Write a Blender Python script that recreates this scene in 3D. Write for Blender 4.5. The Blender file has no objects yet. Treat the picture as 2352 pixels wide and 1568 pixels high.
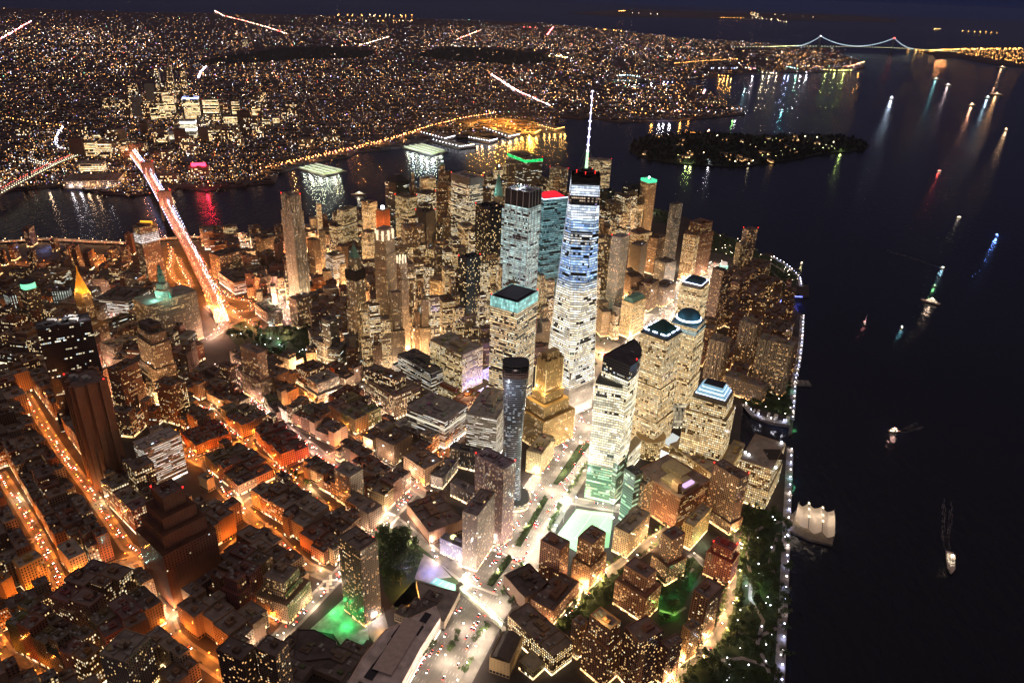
import bpy, bmesh, math, random
import numpy as np
from mathutils import Vector, Matrix

# ------------------------------------------------------------------ camera
SC = bpy.context.scene
COL = SC.collection
CAM = Vector((-119.99, 1163.07, 670.60))
YAW, PIT, ROL, FPX = 2.935558, -0.4504048, 0.0416199, 1669.153
_F = Vector((math.sin(YAW)*math.cos(PIT), math.cos(YAW)*math.cos(PIT), math.sin(PIT)))
_R = Vector((math.cos(YAW), -math.sin(YAW), 0)); _U = _R.cross(_F)
_c, _s = math.cos(ROL), math.sin(ROL)
CR = _c*_R + _s*_U; CU = -_s*_R + _c*_U
cd = bpy.data.cameras.new('camera'); cam = bpy.data.objects.new('camera', cd); COL.objects.link(cam)
cam.matrix_world = Matrix.Translation(CAM) @ Matrix((CR, CU, -_F)).transposed().to_4x4()
cd.sensor_width = 36; cd.lens = FPX/2352*36; cd.clip_start = 5; cd.clip_end = 90000
SC.camera = cam

# ------------------------------------------------------------------ world: the last blue of dusk plus the city's own sky glow
W = bpy.data.worlds.new('World'); SC.world = W; W.use_nodes = True
wn = W.node_tree; wn.nodes.clear()
sky = wn.nodes.new('ShaderNodeTexSky'); sky.sky_type = 'NISHITA'; sky.sun_disc = False
sky.sun_elevation = math.radians(-4.0); sky.sun_rotation = math.radians(255); sky.air_density = 1.3
b1 = wn.nodes.new('ShaderNodeBackground'); wn.links.new(sky.outputs[0], b1.inputs[0]); b1.inputs[1].default_value = 0.05
b2 = wn.nodes.new('ShaderNodeBackground'); b2.inputs[1].default_value = 1.0
_tc = wn.nodes.new('ShaderNodeTexCoord'); _sx = wn.nodes.new('ShaderNodeSeparateXYZ'); _cr = wn.nodes.new('ShaderNodeValToRGB')
wn.links.new(_tc.outputs['Generated'], _sx.inputs[0]); wn.links.new(_sx.outputs[2], _cr.inputs[0]); wn.links.new(_cr.outputs[0], b2.inputs[0])
_cr.color_ramp.elements[0].position = .0; _cr.color_ramp.elements[0].color = (.006, .009, .030, 1)
_cr.color_ramp.elements[1].position = .9; _cr.color_ramp.elements[1].color = (.21, .145, .120, 1)
_e = _cr.color_ramp.elements.new(.35); _e.color = (.022, .020, .040, 1)
ad = wn.nodes.new('ShaderNodeAddShader'); wo = wn.nodes.new('ShaderNodeOutputWorld')
wn.links.new(b1.outputs[0], ad.inputs[0]); wn.links.new(b2.outputs[0], ad.inputs[1]); wn.links.new(ad.outputs[0], wo.inputs[0])
sl = bpy.data.lights.new('moon_fill', 'SUN'); sl.energy = 0.02; sl.angle = math.radians(0.5); sl.color = (0.75, 0.82, 1.0)  # faint sun lamp added as moonlight, no moon in view
so = bpy.data.objects.new('moon_fill', sl); so.rotation_euler = (math.radians(40), 0, math.radians(150)); COL.objects.link(so)
SC.view_settings.view_transform = 'Standard'; SC.view_settings.look = 'None'
SC.view_settings.exposure = 0.42; SC.view_settings.gamma = 1.0
cy = SC.cycles
cy.use_light_tree = True; cy.max_bounces = 3; cy.diffuse_bounces = 2; cy.glossy_bounces = 2
cy.transmission_bounces = 2; cy.sample_clamp_indirect = 1.5; cy.sample_clamp_direct = 0.0; cy.use_denoising = True
cy.caustics_reflective = False; cy.caustics_refractive = False; cy.blur_glossy = 0.5
try:
    cy.denoising_prefilter = 'ACCURATE'
except Exception: pass

# ------------------------------------------------------------------ from the survey picture to the ground
# points were surveyed on eight enlargements of the photograph; each is a pixel frame
FR = dict(d=(0, 0, 1), z1=(0, 0, .3421), z2=(775.2, 0, .3421), z3=(1548, 0, .3421), z4=(0, 516.8, .3421),
          z5=(775.2, 344.5, .3421), z6=(1205.9, 344.5, .3421), z7=(1548, 516.8, .3421), b1=(0, 1031.9, .3421),
          b2=(746.5, 746.5, .2563), b3=(746.5, 1031.9, .3421), b4=(1205.9, 1031.9, .3421),
          b5=(1292, 746.5, .2563), b6=(402, 689, .2563))
def ray(fr, p):
    ox, oy, k = FR[fr]
    return _F + CR*((ox+p[0]*k-1176)/FPX) - CU*((oy+p[1]*k-784)/FPX)
def at(fr, p, z=0.0):
    d = ray(fr, p); t = (z-CAM.z)/d.z
    return CAM + d*t
def pix(X):
    d = Vector(X)-CAM; z = d.dot(_F)
    return 1176+FPX*d.dot(CR)/z, 784-FPX*d.dot(CU)/z
def at2(fr, p, z=0.0):
    v = at(fr, p, z); return (v.x, v.y)
def geo(lat, lon):
    return ((lon+74.0134)*84379, (lat-40.7127)*111050)
def height_from_base(fr, top, yb):
    oy, k = FR[fr][1], FR[fr][2]; y = oy+yb*k
    lo, hi = 3, 560
    for _ in range(40):
        m = (lo+hi)/2; v = at(fr, top, m)
        if pix((v.x, v.y, 0))[1] < y: lo = m
        else: hi = m
    return lo

# ------------------------------------------------------------------ names
def tag(o, label=None, cat=None, group=None, kind=None):
    if label:
        if len(label.split()) > 16: print('LONG', label)
        o['label'] = label
    if cat: o['category'] = cat
    if group: o['group'] = group
    if kind: o['kind'] = kind
    return o
def empty(name, loc, rz=0.0):
    o = bpy.data.objects.new(name, None); o.location = loc; o.rotation_euler = (0, 0, rz)
    o.empty_display_size = 1; COL.objects.link(o); return o
def obj(name, me, mat=None, parent=None, color=None, loc=None):
    o = bpy.data.objects.new(name, me); COL.objects.link(o)
    if mat and len(me.materials) == 0: me.materials.append(mat)
    if parent: o.parent = parent
    if loc is not None: o.location = loc
    if color: o.color = (*color[:3], 1)
    return o

# ------------------------------------------------------------------ mesh collector
class MB:
    def __init__(s): s.v = []; s.f = []; s.uv = []; s.col = None
    def face(s, pts, uvs=None):
        i = len(s.v); s.v += [tuple(p) for p in pts]; s.f.append(tuple(range(i, i+len(pts))))
        s.uv += uvs if uvs else [(0.5, -50.0)]*len(pts)
        if s.col is not None: s.col.append((s.cc, len(pts)))
    def prism(s, poly, z0, z1, bay=3.0, top=False, u0=0, bottom=False):
        u = u0; n = len(poly)
        for i in range(n):
            a, b = poly[i], poly[(i+1) % n]
            L = math.hypot(b[0]-a[0], b[1]-a[1])
            nb = max(1, round(L/bay)) if L > bay*0.8 else L/bay
            s.face([(*a, z0), (*b, z0), (*b, z1), (*a, z1)], [(u, z0), (u+nb, z0), (u+nb, z1), (u, z1)])
            u += math.ceil(nb)+3
        if top: s.face([(*p, z1) for p in poly])
        if bottom: s.face([(*p, z0) for p in reversed(poly)])
    def box(s, cx, cy_, z0, lx, ly, h, rz=0.0):
        c, q = math.cos(rz), math.sin(rz)
        P = [(cx+x*c-y*q, cy_+x*q+y*c) for x, y in ((-lx/2, -ly/2), (lx/2, -ly/2), (lx/2, ly/2), (-lx/2, ly/2))]
        s.prism(P, z0, z0+h, 3, top=True)
    def loft(s, p0, z0, p1, z1, cap=True, bay=3.0):
        n = len(p0); u = 0
        for i in range(n):
            a, b, c, d = p0[i], p0[(i+1) % n], p1[(i+1) % n], p1[i]
            L = max(math.hypot(b[0]-a[0], b[1]-a[1]), .01); nb = max(1, round(L/bay))
            s.face([(*a, z0), (*b, z0), (*c, z1), (*d, z1)], [(u, z0), (u+nb, z0), (u+nb, z1), (u, z1)]); u += nb+3
        if cap: s.face([(*p, z1) for p in p1])
    def tube(s, a, b, r, r2=None, n=5):
        a, b = Vector(a), Vector(b); d = (b-a)
        if d.length < 1e-6: return
        d.normalize(); x = d.orthogonal().normalized(); y = d.cross(x); r2 = r if r2 is None else r2
        A = [a+x*math.cos(t)*r+y*math.sin(t)*r for t in [2*math.pi*i/n for i in range(n)]]
        B = [b+x*math.cos(t)*r2+y*math.sin(t)*r2 for t in [2*math.pi*i/n for i in range(n)]]
        for i in range(n): s.face([A[i], A[(i+1) % n], B[(i+1) % n], B[i]])
        s.face(B); s.face(A[::-1])
    def mesh(s, name, mat=None):
        me = bpy.data.meshes.new(name); me.from_pydata(s.v, [], s.f)
        uvl = me.uv_layers.new(name='UVMap'); uvl.data.foreach_set('uv', [c for t in s.uv for c in t])
        if s.col is not None:
            ca = me.color_attributes.new('glow', 'FLOAT_COLOR', 'CORNER'); arr = []
            for c, k in s.col: arr += list(c)*k
            ca.data.foreach_set('color', arr)
        if mat: me.materials.append(mat)
        me.update(); return me
    def build(s, name, mat=None, parent=None, color=None, loc=None):
        return obj(name, s.mesh(name, mat), None, parent, color, loc)
def ccw(poly):
    a = sum(poly[i][0]*poly[(i+1) % len(poly)][1]-poly[(i+1) % len(poly)][0]*poly[i][1] for i in range(len(poly)))
    return list(poly) if a > 0 else list(reversed(poly))
def offset(poly, d):
    """outset (d>0) or inset a convex ccw polygon"""
    n = len(poly); out = []
    for i in range(n):
        p, a, b = Vector(poly[i]), Vector(poly[i-1]), Vector(poly[(i+1) % n])
        e1 = (p-a).normalized(); e2 = (b-p).normalized()
        n1 = Vector((e1.y, -e1.x)); n2 = Vector((e2.y, -e2.x)); m = n1+n2
        k = d*2/max(m.length_squared, .35)
        out.append((p.x+m.x*k, p.y+m.y*k))
    return out
def centroid(poly):
    return (sum(p[0] for p in poly)/len(poly), sum(p[1] for p in poly)/len(poly))
def local(poly, c): return [(p[0]-c[0], p[1]-c[1]) for p in poly]
def circle(cx, cy_, r, n=24, a0=0.0, a1=2*math.pi):
    full = abs(a1-a0) > 6.28
    m = n if full else n+1
    return [(cx+r*math.cos(a0+(a1-a0)*i/n), cy_+r*math.sin(a0+(a1-a0)*i/n)) for i in range(m)]

# ------------------------------------------------------------------ materials
def nmat(name):
    m = bpy.data.materials.new(name); m.use_nodes = True; nt = m.node_tree; nt.nodes.clear()
    return m, nt
def simple(name, col, rough=0.8, var=0.25, scale=0.15, metal=0.0, emit=None, es=0.0, spec=0.3, objcol=False):
    m, nt = nmat(name); N, L = nt.nodes, nt.links
    b = N.new('ShaderNodeBsdfPrincipled'); o = N.new('ShaderNodeOutputMaterial'); L.new(b.outputs[0], o.inputs[0])
    b.inputs['Roughness'].default_value = rough; b.inputs['Metallic'].default_value = metal
    b.inputs['Specular IOR Level'].default_value = spec
    tc = N.new('ShaderNodeTexCoord'); no = N.new('ShaderNodeTexNoise'); no.inputs['Scale'].default_value = scale
    no.inputs['Detail'].default_value = 5; L.new(tc.outputs['Object'], no.inputs[0])
    mr = N.new('ShaderNodeMapRange'); mr.inputs[1].default_value = 0.3; mr.inputs[2].default_value = 0.7
    mr.inputs[3].default_value = 1-var; mr.inputs[4].default_value = 1+var; L.new(no.outputs[0], mr.inputs[0])
    mx = N.new('ShaderNodeVectorMath'); mx.operation = 'SCALE'; L.new(mr.outputs[0], mx.inputs['Scale'])
    if objcol:
        oi = N.new('ShaderNodeObjectInfo'); L.new(oi.outputs['Color'], mx.inputs[0])
    else: mx.inputs[0].default_value = col[:3]
    L.new(mx.outputs[0], b.inputs['Base Color'])
    if emit:
        b.inputs['Emission Color'].default_value = (*emit, 1); b.inputs['Emission Strength'].default_value = es
    m.cycles.emission_sampling = 'NONE'
    return m
_glow = {}
def glow(col, s):
    k = (tuple(col), s)
    if k not in _glow:
        m, nt = nmat('lamp_glow'); e = nt.nodes.new('ShaderNodeEmission'); o = nt.nodes.new('ShaderNodeOutputMaterial')
        e.inputs[0].default_value = (*col, 1); e.inputs[1].default_value = s; nt.links.new(e.outputs[0], o.inputs[0])
        m.cycles.emission_sampling = 'NONE'; _glow[k] = m
    return _glow[k]
def glow_attr(name='city_light_glow', k=1.0):
    m, nt = nmat(name); e = nt.nodes.new('ShaderNodeEmission'); o = nt.nodes.new('ShaderNodeOutputMaterial')
    a = nt.nodes.new('ShaderNodeAttribute'); a.attribute_name = 'glow'; nt.links.new(a.outputs['Color'], e.inputs[0])
    e.inputs[1].default_value = k; nt.links.new(e.outputs[0], o.inputs[0]); m.cycles.emission_sampling = 'NONE'; return m

def facade_group():
    g = bpy.data.node_groups.new('facade', 'ShaderNodeTree')
    I = g.interface
    def inp(n, t, d):
        s = I.new_socket(name=n, in_out='INPUT', socket_type=t); s.default_value = d
    inp('FloorH', 'NodeSocketFloat', 3.6); inp('WinW', 'NodeSocketFloat', .5); inp('WinH', 'NodeSocketFloat', .5)
    inp('Lit', 'NodeSocketFloat', .4); inp('Row', 'NodeSocketFloat', .3); inp('Run', 'NodeSocketFloat', .4)
    inp('Warm', 'NodeSocketColor', (1, .72, .38, 1)); inp('Cool', 'NodeSocketColor', (.8, .95, 1, 1))
    inp('CoolFrac', 'NodeSocketFloat', .1); inp('Strength', 'NodeSocketFloat', 1.0)
    inp('Glass', 'NodeSocketColor', (.02, .022, .03, 1)); inp('Shop', 'NodeSocketFloat', .5); inp('Rib', 'NodeSocketFloat', 0.)
    inp('WallRough', 'NodeSocketFloat', .8)
    I.new_socket(name='Shader', in_out='OUTPUT', socket_type='NodeSocketShader')
    N, L = g.nodes, g.links
    gi = N.new('NodeGroupInput'); go = N.new('NodeGroupOutput')
    def M(op, a, b=None, c=None, clamp=False):
        n = N.new('ShaderNodeMath'); n.operation = op; n.use_clamp = clamp
        for k, v in enumerate((a, b, c)):
            if v is None: continue
            if isinstance(v, (int, float)): n.inputs[k].default_value = v
            else: L.new(v, n.inputs[k])
        return n.outputs[0]
    uv = N.new('ShaderNodeUVMap'); uv.uv_map = 'UVMap'; sp = N.new('ShaderNodeSeparateXYZ'); L.new(uv.outputs[0], sp.inputs[0])
    u, v = sp.outputs[0], sp.outputs[1]
    oi = N.new('ShaderNodeObjectInfo'); seed = M('MULTIPLY', oi.outputs['Random'], 171.3)
    shopz = M('LESS_THAN', v, 5.0)
    vv = M('DIVIDE', M('SUBTRACT', v, 5.0), gi.outputs['FloorH'])
    cu, fu = M('FLOOR', u), M('FRACT', u); cv, fv = M('FLOOR', vv), M('FRACT', vv)
    def wn_(x, y, z):
        cb = N.new('ShaderNodeCombineXYZ')
        for k, q in enumerate((x, y, z)):
            if isinstance(q, (int, float)): cb.inputs[k].default_value = q
            else: L.new(q, cb.inputs[k])
        w = N.new('ShaderNodeTexWhiteNoise'); w.noise_dimensions = '3D'; L.new(cb.outputs[0], w.inputs['Vector'])
        s2 = N.new('ShaderNodeSeparateColor'); L.new(w.outputs['Color'], s2.inputs[0])
        return s2.outputs
    r1 = wn_(cu, cv, seed)
    rf = wn_(M('FLOOR', M('DIVIDE', u, 60.0)), cv, M('ADD', seed, 7.7))
    rr = wn_(M('FLOOR', M('DIVIDE', M('ADD', u, M('MULTIPLY', rf[1], 5.0)), 5.0)), cv, M('ADD', seed, 3.1))
    mu = M('LESS_THAN', M('ABSOLUTE', M('SUBTRACT', fu, .5)), M('MULTIPLY', gi.outputs['WinW'], .5))
    mv = M('LESS_THAN', M('ABSOLUTE', M('SUBTRACT', fv, .52)), M('MULTIPLY', gi.outputs['WinH'], .5))
    shm = M('MULTIPLY', M('LESS_THAN', M('ABSOLUTE', M('SUBTRACT', fu, .5)), .42), M('MULTIPLY', M('GREATER_THAN', v, .6), M('LESS_THAN', v, 4.2)))
    wallok = M('GREATER_THAN', v, -10.0)
    mask = M('ADD', M('MULTIPLY', M('MULTIPLY', mu, mv), M('SUBTRACT', 1.0, shopz)), M('MULTIPLY', shm, shopz), None, True)
    mask = M('MULTIPLY', mask, wallok)
    n = M('ADD', M('MULTIPLY', r1[0], M('SUBTRACT', 1.0, gi.outputs['Run'])), M('MULTIPLY', rr[0], gi.outputs['Run']))
    lit = gi.outputs['Lit']
    # threshold mixes an even probability with a per-storey one
    rowp = M('MULTIPLY', lit, M('MULTIPLY', M('POWER', rf[0], 1.5), 2.5))
    p = M('ADD', M('MULTIPLY', lit, M('SUBTRACT', 1.0, gi.outputs['Row'])), M('MULTIPLY', rowp, gi.outputs['Row']))
    p = M('ADD', M('MULTIPLY', p, M('SUBTRACT', 1.0, shopz)), M('MULTIPLY', gi.outputs['Shop'], shopz))
    on = M('LESS_THAN', n, p)
    rnm = M('ADD', M('MULTIPLY', r1[2], M('SUBTRACT', 1.0, M('MULTIPLY', gi.outputs['Run'], .85))), M('MULTIPLY', rr[2], M('MULTIPLY', gi.outputs['Run'], .85)))
    inten = M('ADD', .3, M('MULTIPLY', M('POWER', rnm, 1.3), 1.25))
    inten = M('MULTIPLY', inten, M('ADD', .75, M('MULTIPLY', rf[2], .5)))
    e = M('MULTIPLY', M('MULTIPLY', mask, on), M('MULTIPLY', inten, M('MULTIPLY', gi.outputs['Strength'], M('ADD', 1.0, M('MULTIPLY', shopz, 1.3)))))
    mc = N.new('ShaderNodeMix'); mc.data_type = 'RGBA'
    L.new(M('LESS_THAN', M('ADD', M('MULTIPLY', r1[1], .6), M('MULTIPLY', rf[1], .4)), gi.outputs['CoolFrac']), mc.inputs[0])
    L.new(gi.outputs['Warm'], mc.inputs[6]); L.new(gi.outputs['Cool'], mc.inputs[7])
    # wall: tint from the object, streaked and with floor lines
    tc = N.new('ShaderNodeTexCoord'); no = N.new('ShaderNodeTexNoise'); no.inputs['Scale'].default_value = .12; no.inputs['Detail'].default_value = 4
    L.new(tc.outputs['Object'], no.inputs[0])
    wv = M('ADD', .72, M('MULTIPLY', no.outputs[0], .56))
    wv = M('MULTIPLY', wv, M('SUBTRACT', 1.0, M('MULTIPLY', M('LESS_THAN', fv, .1), .22)))
    wv = M('MULTIPLY', wv, M('SUBTRACT', 1.0, M('MULTIPLY', M('GREATER_THAN', M('ABSOLUTE', M('SUBTRACT', fu, .5)), .42), M('MULTIPLY', gi.outputs['Rib'], 1.0))))
    sc = N.new('ShaderNodeVectorMath'); sc.operation = 'SCALE'; L.new(oi.outputs['Color'], sc.inputs[0]); L.new(wv, sc.inputs['Scale'])
    mb = N.new('ShaderNodeMix'); mb.data_type = 'RGBA'; L.new(mask, mb.inputs[0]); L.new(sc.outputs[0], mb.inputs[6]); L.new(gi.outputs['Glass'], mb.inputs[7])
    bs = N.new('ShaderNodeBsdfPrincipled'); L.new(mb.outputs[2], bs.inputs['Base Color'])
    L.new(M('SUBTRACT', gi.outputs['WallRough'], M('MULTIPLY', mask, M('SUBTRACT', gi.outputs['WallRough'], .16))), bs.inputs['Roughness'])
    L.new(mc.outputs[2], bs.inputs['Emission Color']); L.new(e, bs.inputs['Emission Strength'])
    bs.inputs['Specular IOR Level'].default_value = .4
    L.new(bs.outputs[0], go.inputs[0])
    return g
FG = facade_group()
WARM = (1, .66, .30, 1); CREAM = (1, .80, .50, 1); COOL = (.72, .90, 1, 1); MINT = (.70, 1, .92, 1)
def fmat(name, **k):
    m, nt = nmat(name); g = nt.nodes.new('ShaderNodeGroup'); g.node_tree = FG
    o = nt.nodes.new('ShaderNodeOutputMaterial'); nt.links.new(g.outputs[0], o.inputs[0])
    for a, b in k.items(): g.inputs[a].default_value = b
    m.cycles.emission_sampling = 'NONE'; return m
# style -> (material, bay)
ST = {
 'loft':     (fmat('loft_facade', FloorH=4.0, WinW=.52, WinH=.56, Lit=.12, Row=.3, Run=.5, Warm=WARM, Cool=CREAM, CoolFrac=.35, Strength=.9, Shop=.42), 3.2),
 'loftlit':  (fmat('bright_loft_facade', FloorH=4.0, WinW=.56, WinH=.6, Lit=.42, Row=.4, Run=.5, Warm=WARM, Cool=CREAM, CoolFrac=.5, Strength=1.0, Shop=.7), 3.2),
 'blank':    (fmat('blank_facade', FloorH=4.0, WinW=.2, WinH=.2, Lit=.03, Row=.0, Warm=WARM, Strength=.7, Shop=.05), 4.0),
 'resid':    (fmat('apartment_facade', FloorH=3.0, WinW=.55, WinH=.5, Lit=.30, Row=.1, Run=.35, Warm=(1, .52, .19, 1), Cool=(1, .78, .46, 1), CoolFrac=.25, Strength=1.05, Shop=.6), 2.9),
 'residlit': (fmat('bright_apartment_facade', FloorH=3.1, WinW=.52, WinH=.52, Lit=.30, Row=.1, Run=.3, Warm=(1, .58, .22, 1), Cool=(1, .82, .5, 1), CoolFrac=.3, Strength=1.2, Shop=.85), 3.0),
 'masonry':  (fmat('old_office_facade', FloorH=3.7, WinW=.42, WinH=.52, Lit=.32, Row=.35, Run=.5, Warm=(1, .60, .23, 1), Cool=(1, .82, .52, 1), CoolFrac=.3, Strength=.95, Shop=.7), 2.7),
 'masonlit': (fmat('lit_old_office_facade', FloorH=3.7, WinW=.48, WinH=.54, Lit=.6, Row=.3, Run=.5, Warm=(1, .66, .28, 1), Cool=(1, .84, .52, 1), CoolFrac=.35, Strength=1.3, Shop=.9), 2.8),
 'pier':     (fmat('vertical_pier_facade', FloorH=3.8, WinW=.46, WinH=.72, Lit=.36, Row=.35, Run=.4, Warm=(1, .62, .26, 1), Cool=(1, .86, .58, 1), CoolFrac=.3, Strength=.95, Shop=.6, Rib=.0), 2.6),
 'office':   (fmat('office_facade', FloorH=3.9, WinW=.84, WinH=.52, Lit=.62, Row=.4, Run=.55, Warm=(1, .74, .40, 1), Cool=(1, .93, .72, 1), CoolFrac=.35, Strength=1.0, Shop=.9), 3.0),
 'officedim':(fmat('dim_office_facade', FloorH=3.9, WinW=.84, WinH=.5, Lit=.26, Row=.7, Run=.65, Warm=(1, .82, .5, 1), Cool=(.85, .97, .9, 1), CoolFrac=.45, Strength=.9, Shop=.6), 3.0),
 'dark':     (fmat('dark_glass_facade', FloorH=3.9, WinW=.8, WinH=.55, Lit=.16, Row=.8, Run=.75, Warm=(1, .84, .55, 1), Cool=(.8, .95, 1, 1), CoolFrac=.4, Strength=.95, Glass=(.012, .014, .022, 1), Shop=.3, WallRough=.4), 3.0),
 'darkspot': (fmat('dark_hotel_facade', FloorH=3.2, WinW=.7, WinH=.6, Lit=.22, Row=.05, Run=.2, Warm=(1, .68, .3, 1), Cool=(1, .85, .6, 1), CoolFrac=.25, Strength=1.1, Glass=(.012, .014, .022, 1), WallRough=.4), 3.4),
 'mint':     (fmat('pale_green_curtain_wall', FloorH=4.1, WinW=.92, WinH=.66, Lit=.86, Row=.3, Run=.7, Warm=(.78, .95, .86, 1), Cool=(.66, .93, .90, 1), CoolFrac=.5, Strength=.62, Shop=.9, Rib=.5, WallRough=.35), 3.1),
 'teal':     (fmat('blue_green_curtain_wall', FloorH=4.1, WinW=.95, WinH=.55, Lit=.75, Row=.35, Run=.8, Warm=(.24, .55, .62, 1), Cool=(.5, .85, .88, 1), CoolFrac=.4, Strength=.42, Shop=.9, WallRough=.3), 3.1),
 'silver':   (fmat('pale_mirror_curtain_wall', FloorH=4.1, WinW=.93, WinH=.5, Lit=.62, Row=.4, Run=.7, Warm=(.92, .9, .74, 1), Cool=(.7, .92, .9, 1), CoolFrac=.45, Strength=.62, Shop=.9, WallRough=.3), 3.1),
 'wtcwhite': (fmat('white_top_curtain_wall', FloorH=4.2, WinW=.94, WinH=.76, Lit=1.2, Row=.05, Run=.8, Warm=(.80, .88, 1, 1), Cool=(.7, .82, 1, 1), CoolFrac=.5, Strength=1.4, WallRough=.3), 3.1),
 'wtcdeck':  (fmat('observation_curtain_wall', FloorH=4.2, WinW=.8, WinH=.4, Lit=.45, Row=.3, Run=.4, Warm=(1, .72, .5, 1), Cool=(.55, .45, 1, 1), CoolFrac=.35, Strength=.6, WallRough=.3), 3.1),
 'wtcblue':  (fmat('blue_curtain_wall', FloorH=4.2, WinW=.95, WinH=.7, Lit=.95, Row=.4, Run=.8, Warm=(.28, .46, .88, 1), Cool=(.60, .78, 1, 1), CoolFrac=.5, Strength=.95, WallRough=.3), 3.1),
 'wtcwarm':  (fmat('warm_curtain_wall', FloorH=4.2, WinW=.93, WinH=.64, Lit=.88, Row=.25, Run=.75, Warm=(1, .82, .56, 1), Cool=(1, .94, .82, 1), CoolFrac=.5, Strength=1.25, WallRough=.3), 3.1),
 'wtcgrey':  (fmat('silver_curtain_wall', FloorH=4.2, WinW=.93, WinH=.55, Lit=.8, Row=.4, Run=.75, Warm=(.9, .86, .78, 1), Cool=(.66, .80, 1, 1), CoolFrac=.5, Strength=.95, WallRough=.3), 3.1),
 'sevenw':   (fmat('amber_band_curtain_wall', FloorH=4.0, WinW=.93, WinH=.55, Lit=.74, Row=.3, Run=.6, Warm=(1, .72, .38, 1), Cool=(1, .9, .66, 1), CoolFrac=.4, Strength=.9, WallRough=.35), 3.0),
 'golden':   (fmat('golden_curtain_wall', FloorH=4.1, WinW=.88, WinH=.72, Lit=.95, Row=.15, Run=.8, Warm=(1, .84, .52, 1), Cool=(1, .92, .68, 1), CoolFrac=.5, Strength=1.25, Shop=1, WallRough=.35), 3.4),
 'green':    (fmat('green_lit_curtain_wall', FloorH=4.1, WinW=.94, WinH=.6, Lit=.42, Row=.3, Run=.85, Warm=(1, .88, .55, 1), Cool=(.55, .85, .55, 1), CoolFrac=.75, Strength=.85, Glass=(.05, .11, .07, 1), Shop=1, WallRough=.35), 3.4),
 'grid':     (fmat('granite_grid_facade', FloorH=3.9, WinW=.56, WinH=.56, Lit=.72, Row=.35, Run=.5, Warm=(1, .72, .33, 1), Cool=(1, .88, .58, 1), CoolFrac=.4, Strength=1.15, Glass=(.03, .025, .02, 1)), 3.0),
 'gridglass':(fmat('granite_glass_facade', FloorH=3.9, WinW=.78, WinH=.64, Lit=.86, Row=.3, Run=.5, Warm=(1, .70, .34, 1), Cool=(1, .86, .56, 1), CoolFrac=.4, Strength=1.0, Glass=(.03, .025, .02, 1)), 3.0),
 'stripe':   (fmat('striped_slab_facade', FloorH=3.0, WinW=.3, WinH=.9, Lit=.9, Row=.0, Run=.9, Warm=(.85, .95, .8, 1), Cool=(.8, .95, .85, 1), CoolFrac=.5, Strength=.6), 4.5),
 'ribbon':   (fmat('ribbon_window_facade', FloorH=3.9, WinW=.97, WinH=.3, Lit=.62, Row=.5, Run=.85, Warm=(1, .84, .58, 1), Cool=(.95, .97, .9, 1), CoolFrac=.5, Strength=1.0, Shop=.9), 3.0),
 'ribwhite': (fmat('dash_window_facade', FloorH=3.5, WinW=.9, WinH=.28, Lit=.62, Row=.2, Run=.8, Warm=(1, .92, .74, 1), Cool=(1, .97, .9, 1), CoolFrac=.5, Strength=1.1, Shop=.7), 2.4),
 'slit':     (fmat('narrow_slit_facade', FloorH=3.1, WinW=.34, WinH=.8, Lit=.30, Row=.1, Run=.3, Warm=(1, .64, .32, 1), Cool=(1, .88, .7, 1), CoolFrac=.35, Strength=1.0, Shop=.8), 1.7),
 'farspeck': (fmat('far_tower_facade', FloorH=6.5, WinW=.6, WinH=.6, Lit=.34, Row=.1, Run=.3, Warm=(1, .60, .26, 1), Cool=(1, .86, .62, 1), CoolFrac=.4, Strength=2.3, Shop=0), 5.5),
 'farlit': (fmat('far_lit_tower_facade', FloorH=6.5, WinW=.85, WinH=.55, Lit=.7, Row=.5, Run=.6, Warm=(1, .66, .30, 1), Cool=(1, .84, .52, 1), CoolFrac=.4, Strength=1.9, Shop=0), 5.5),
 'balcony':  (fmat('balcony_glass_facade', FloorH=3.3, WinW=.95, WinH=.45, Lit=.28, Row=.5, Run=.8, Warm=(.55, .68, .8, 1), Cool=(.75, .85, .95, 1), CoolFrac=.5, Strength=.5, Glass=(.02, .03, .045, 1), WallRough=.3), 2.6),
}
M_ROOF = simple('roof_gravel', None, .9, .35, .08, objcol=True)
M_TRIM = simple('roof_trim', None, .7, .15, .2, objcol=True)
M_WOOD = simple('cedar_tank', (.10, .06, .04), .9, .3, 1.0)
M_STEEL = simple('dark_steel', (.05, .05, .055), .5, .2, .5, metal=.5)
M_GALV = simple('galvanised_metal', (.32, .32, .31), .5, .25, .4, metal=.3)
M_COPPER = simple('green_copper', (.16, .34, .28), .6, .25, .3)
M_RED = glow((1, .02, .015), 5)
def point(name, loc, col, power, r=1.0, parent=None, spot=None, aim=None):
    l = bpy.data.lights.new(name, 'SPOT' if spot else 'POINT'); l.energy = power; l.color = col; l.shadow_soft_size = r
    o = bpy.data.objects.new(name, l); COL.objects.link(o); o.location = loc
    if spot:
        l.spot_size = math.radians(spot); l.spot_blend = .6
        o.rotation_euler = (Vector(aim)-Vector(loc)).to_track_quat('-Z', 'Y').to_euler()
    if parent:
        o.parent = parent; o.location = Vector(loc)-parent.location
    return o
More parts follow.
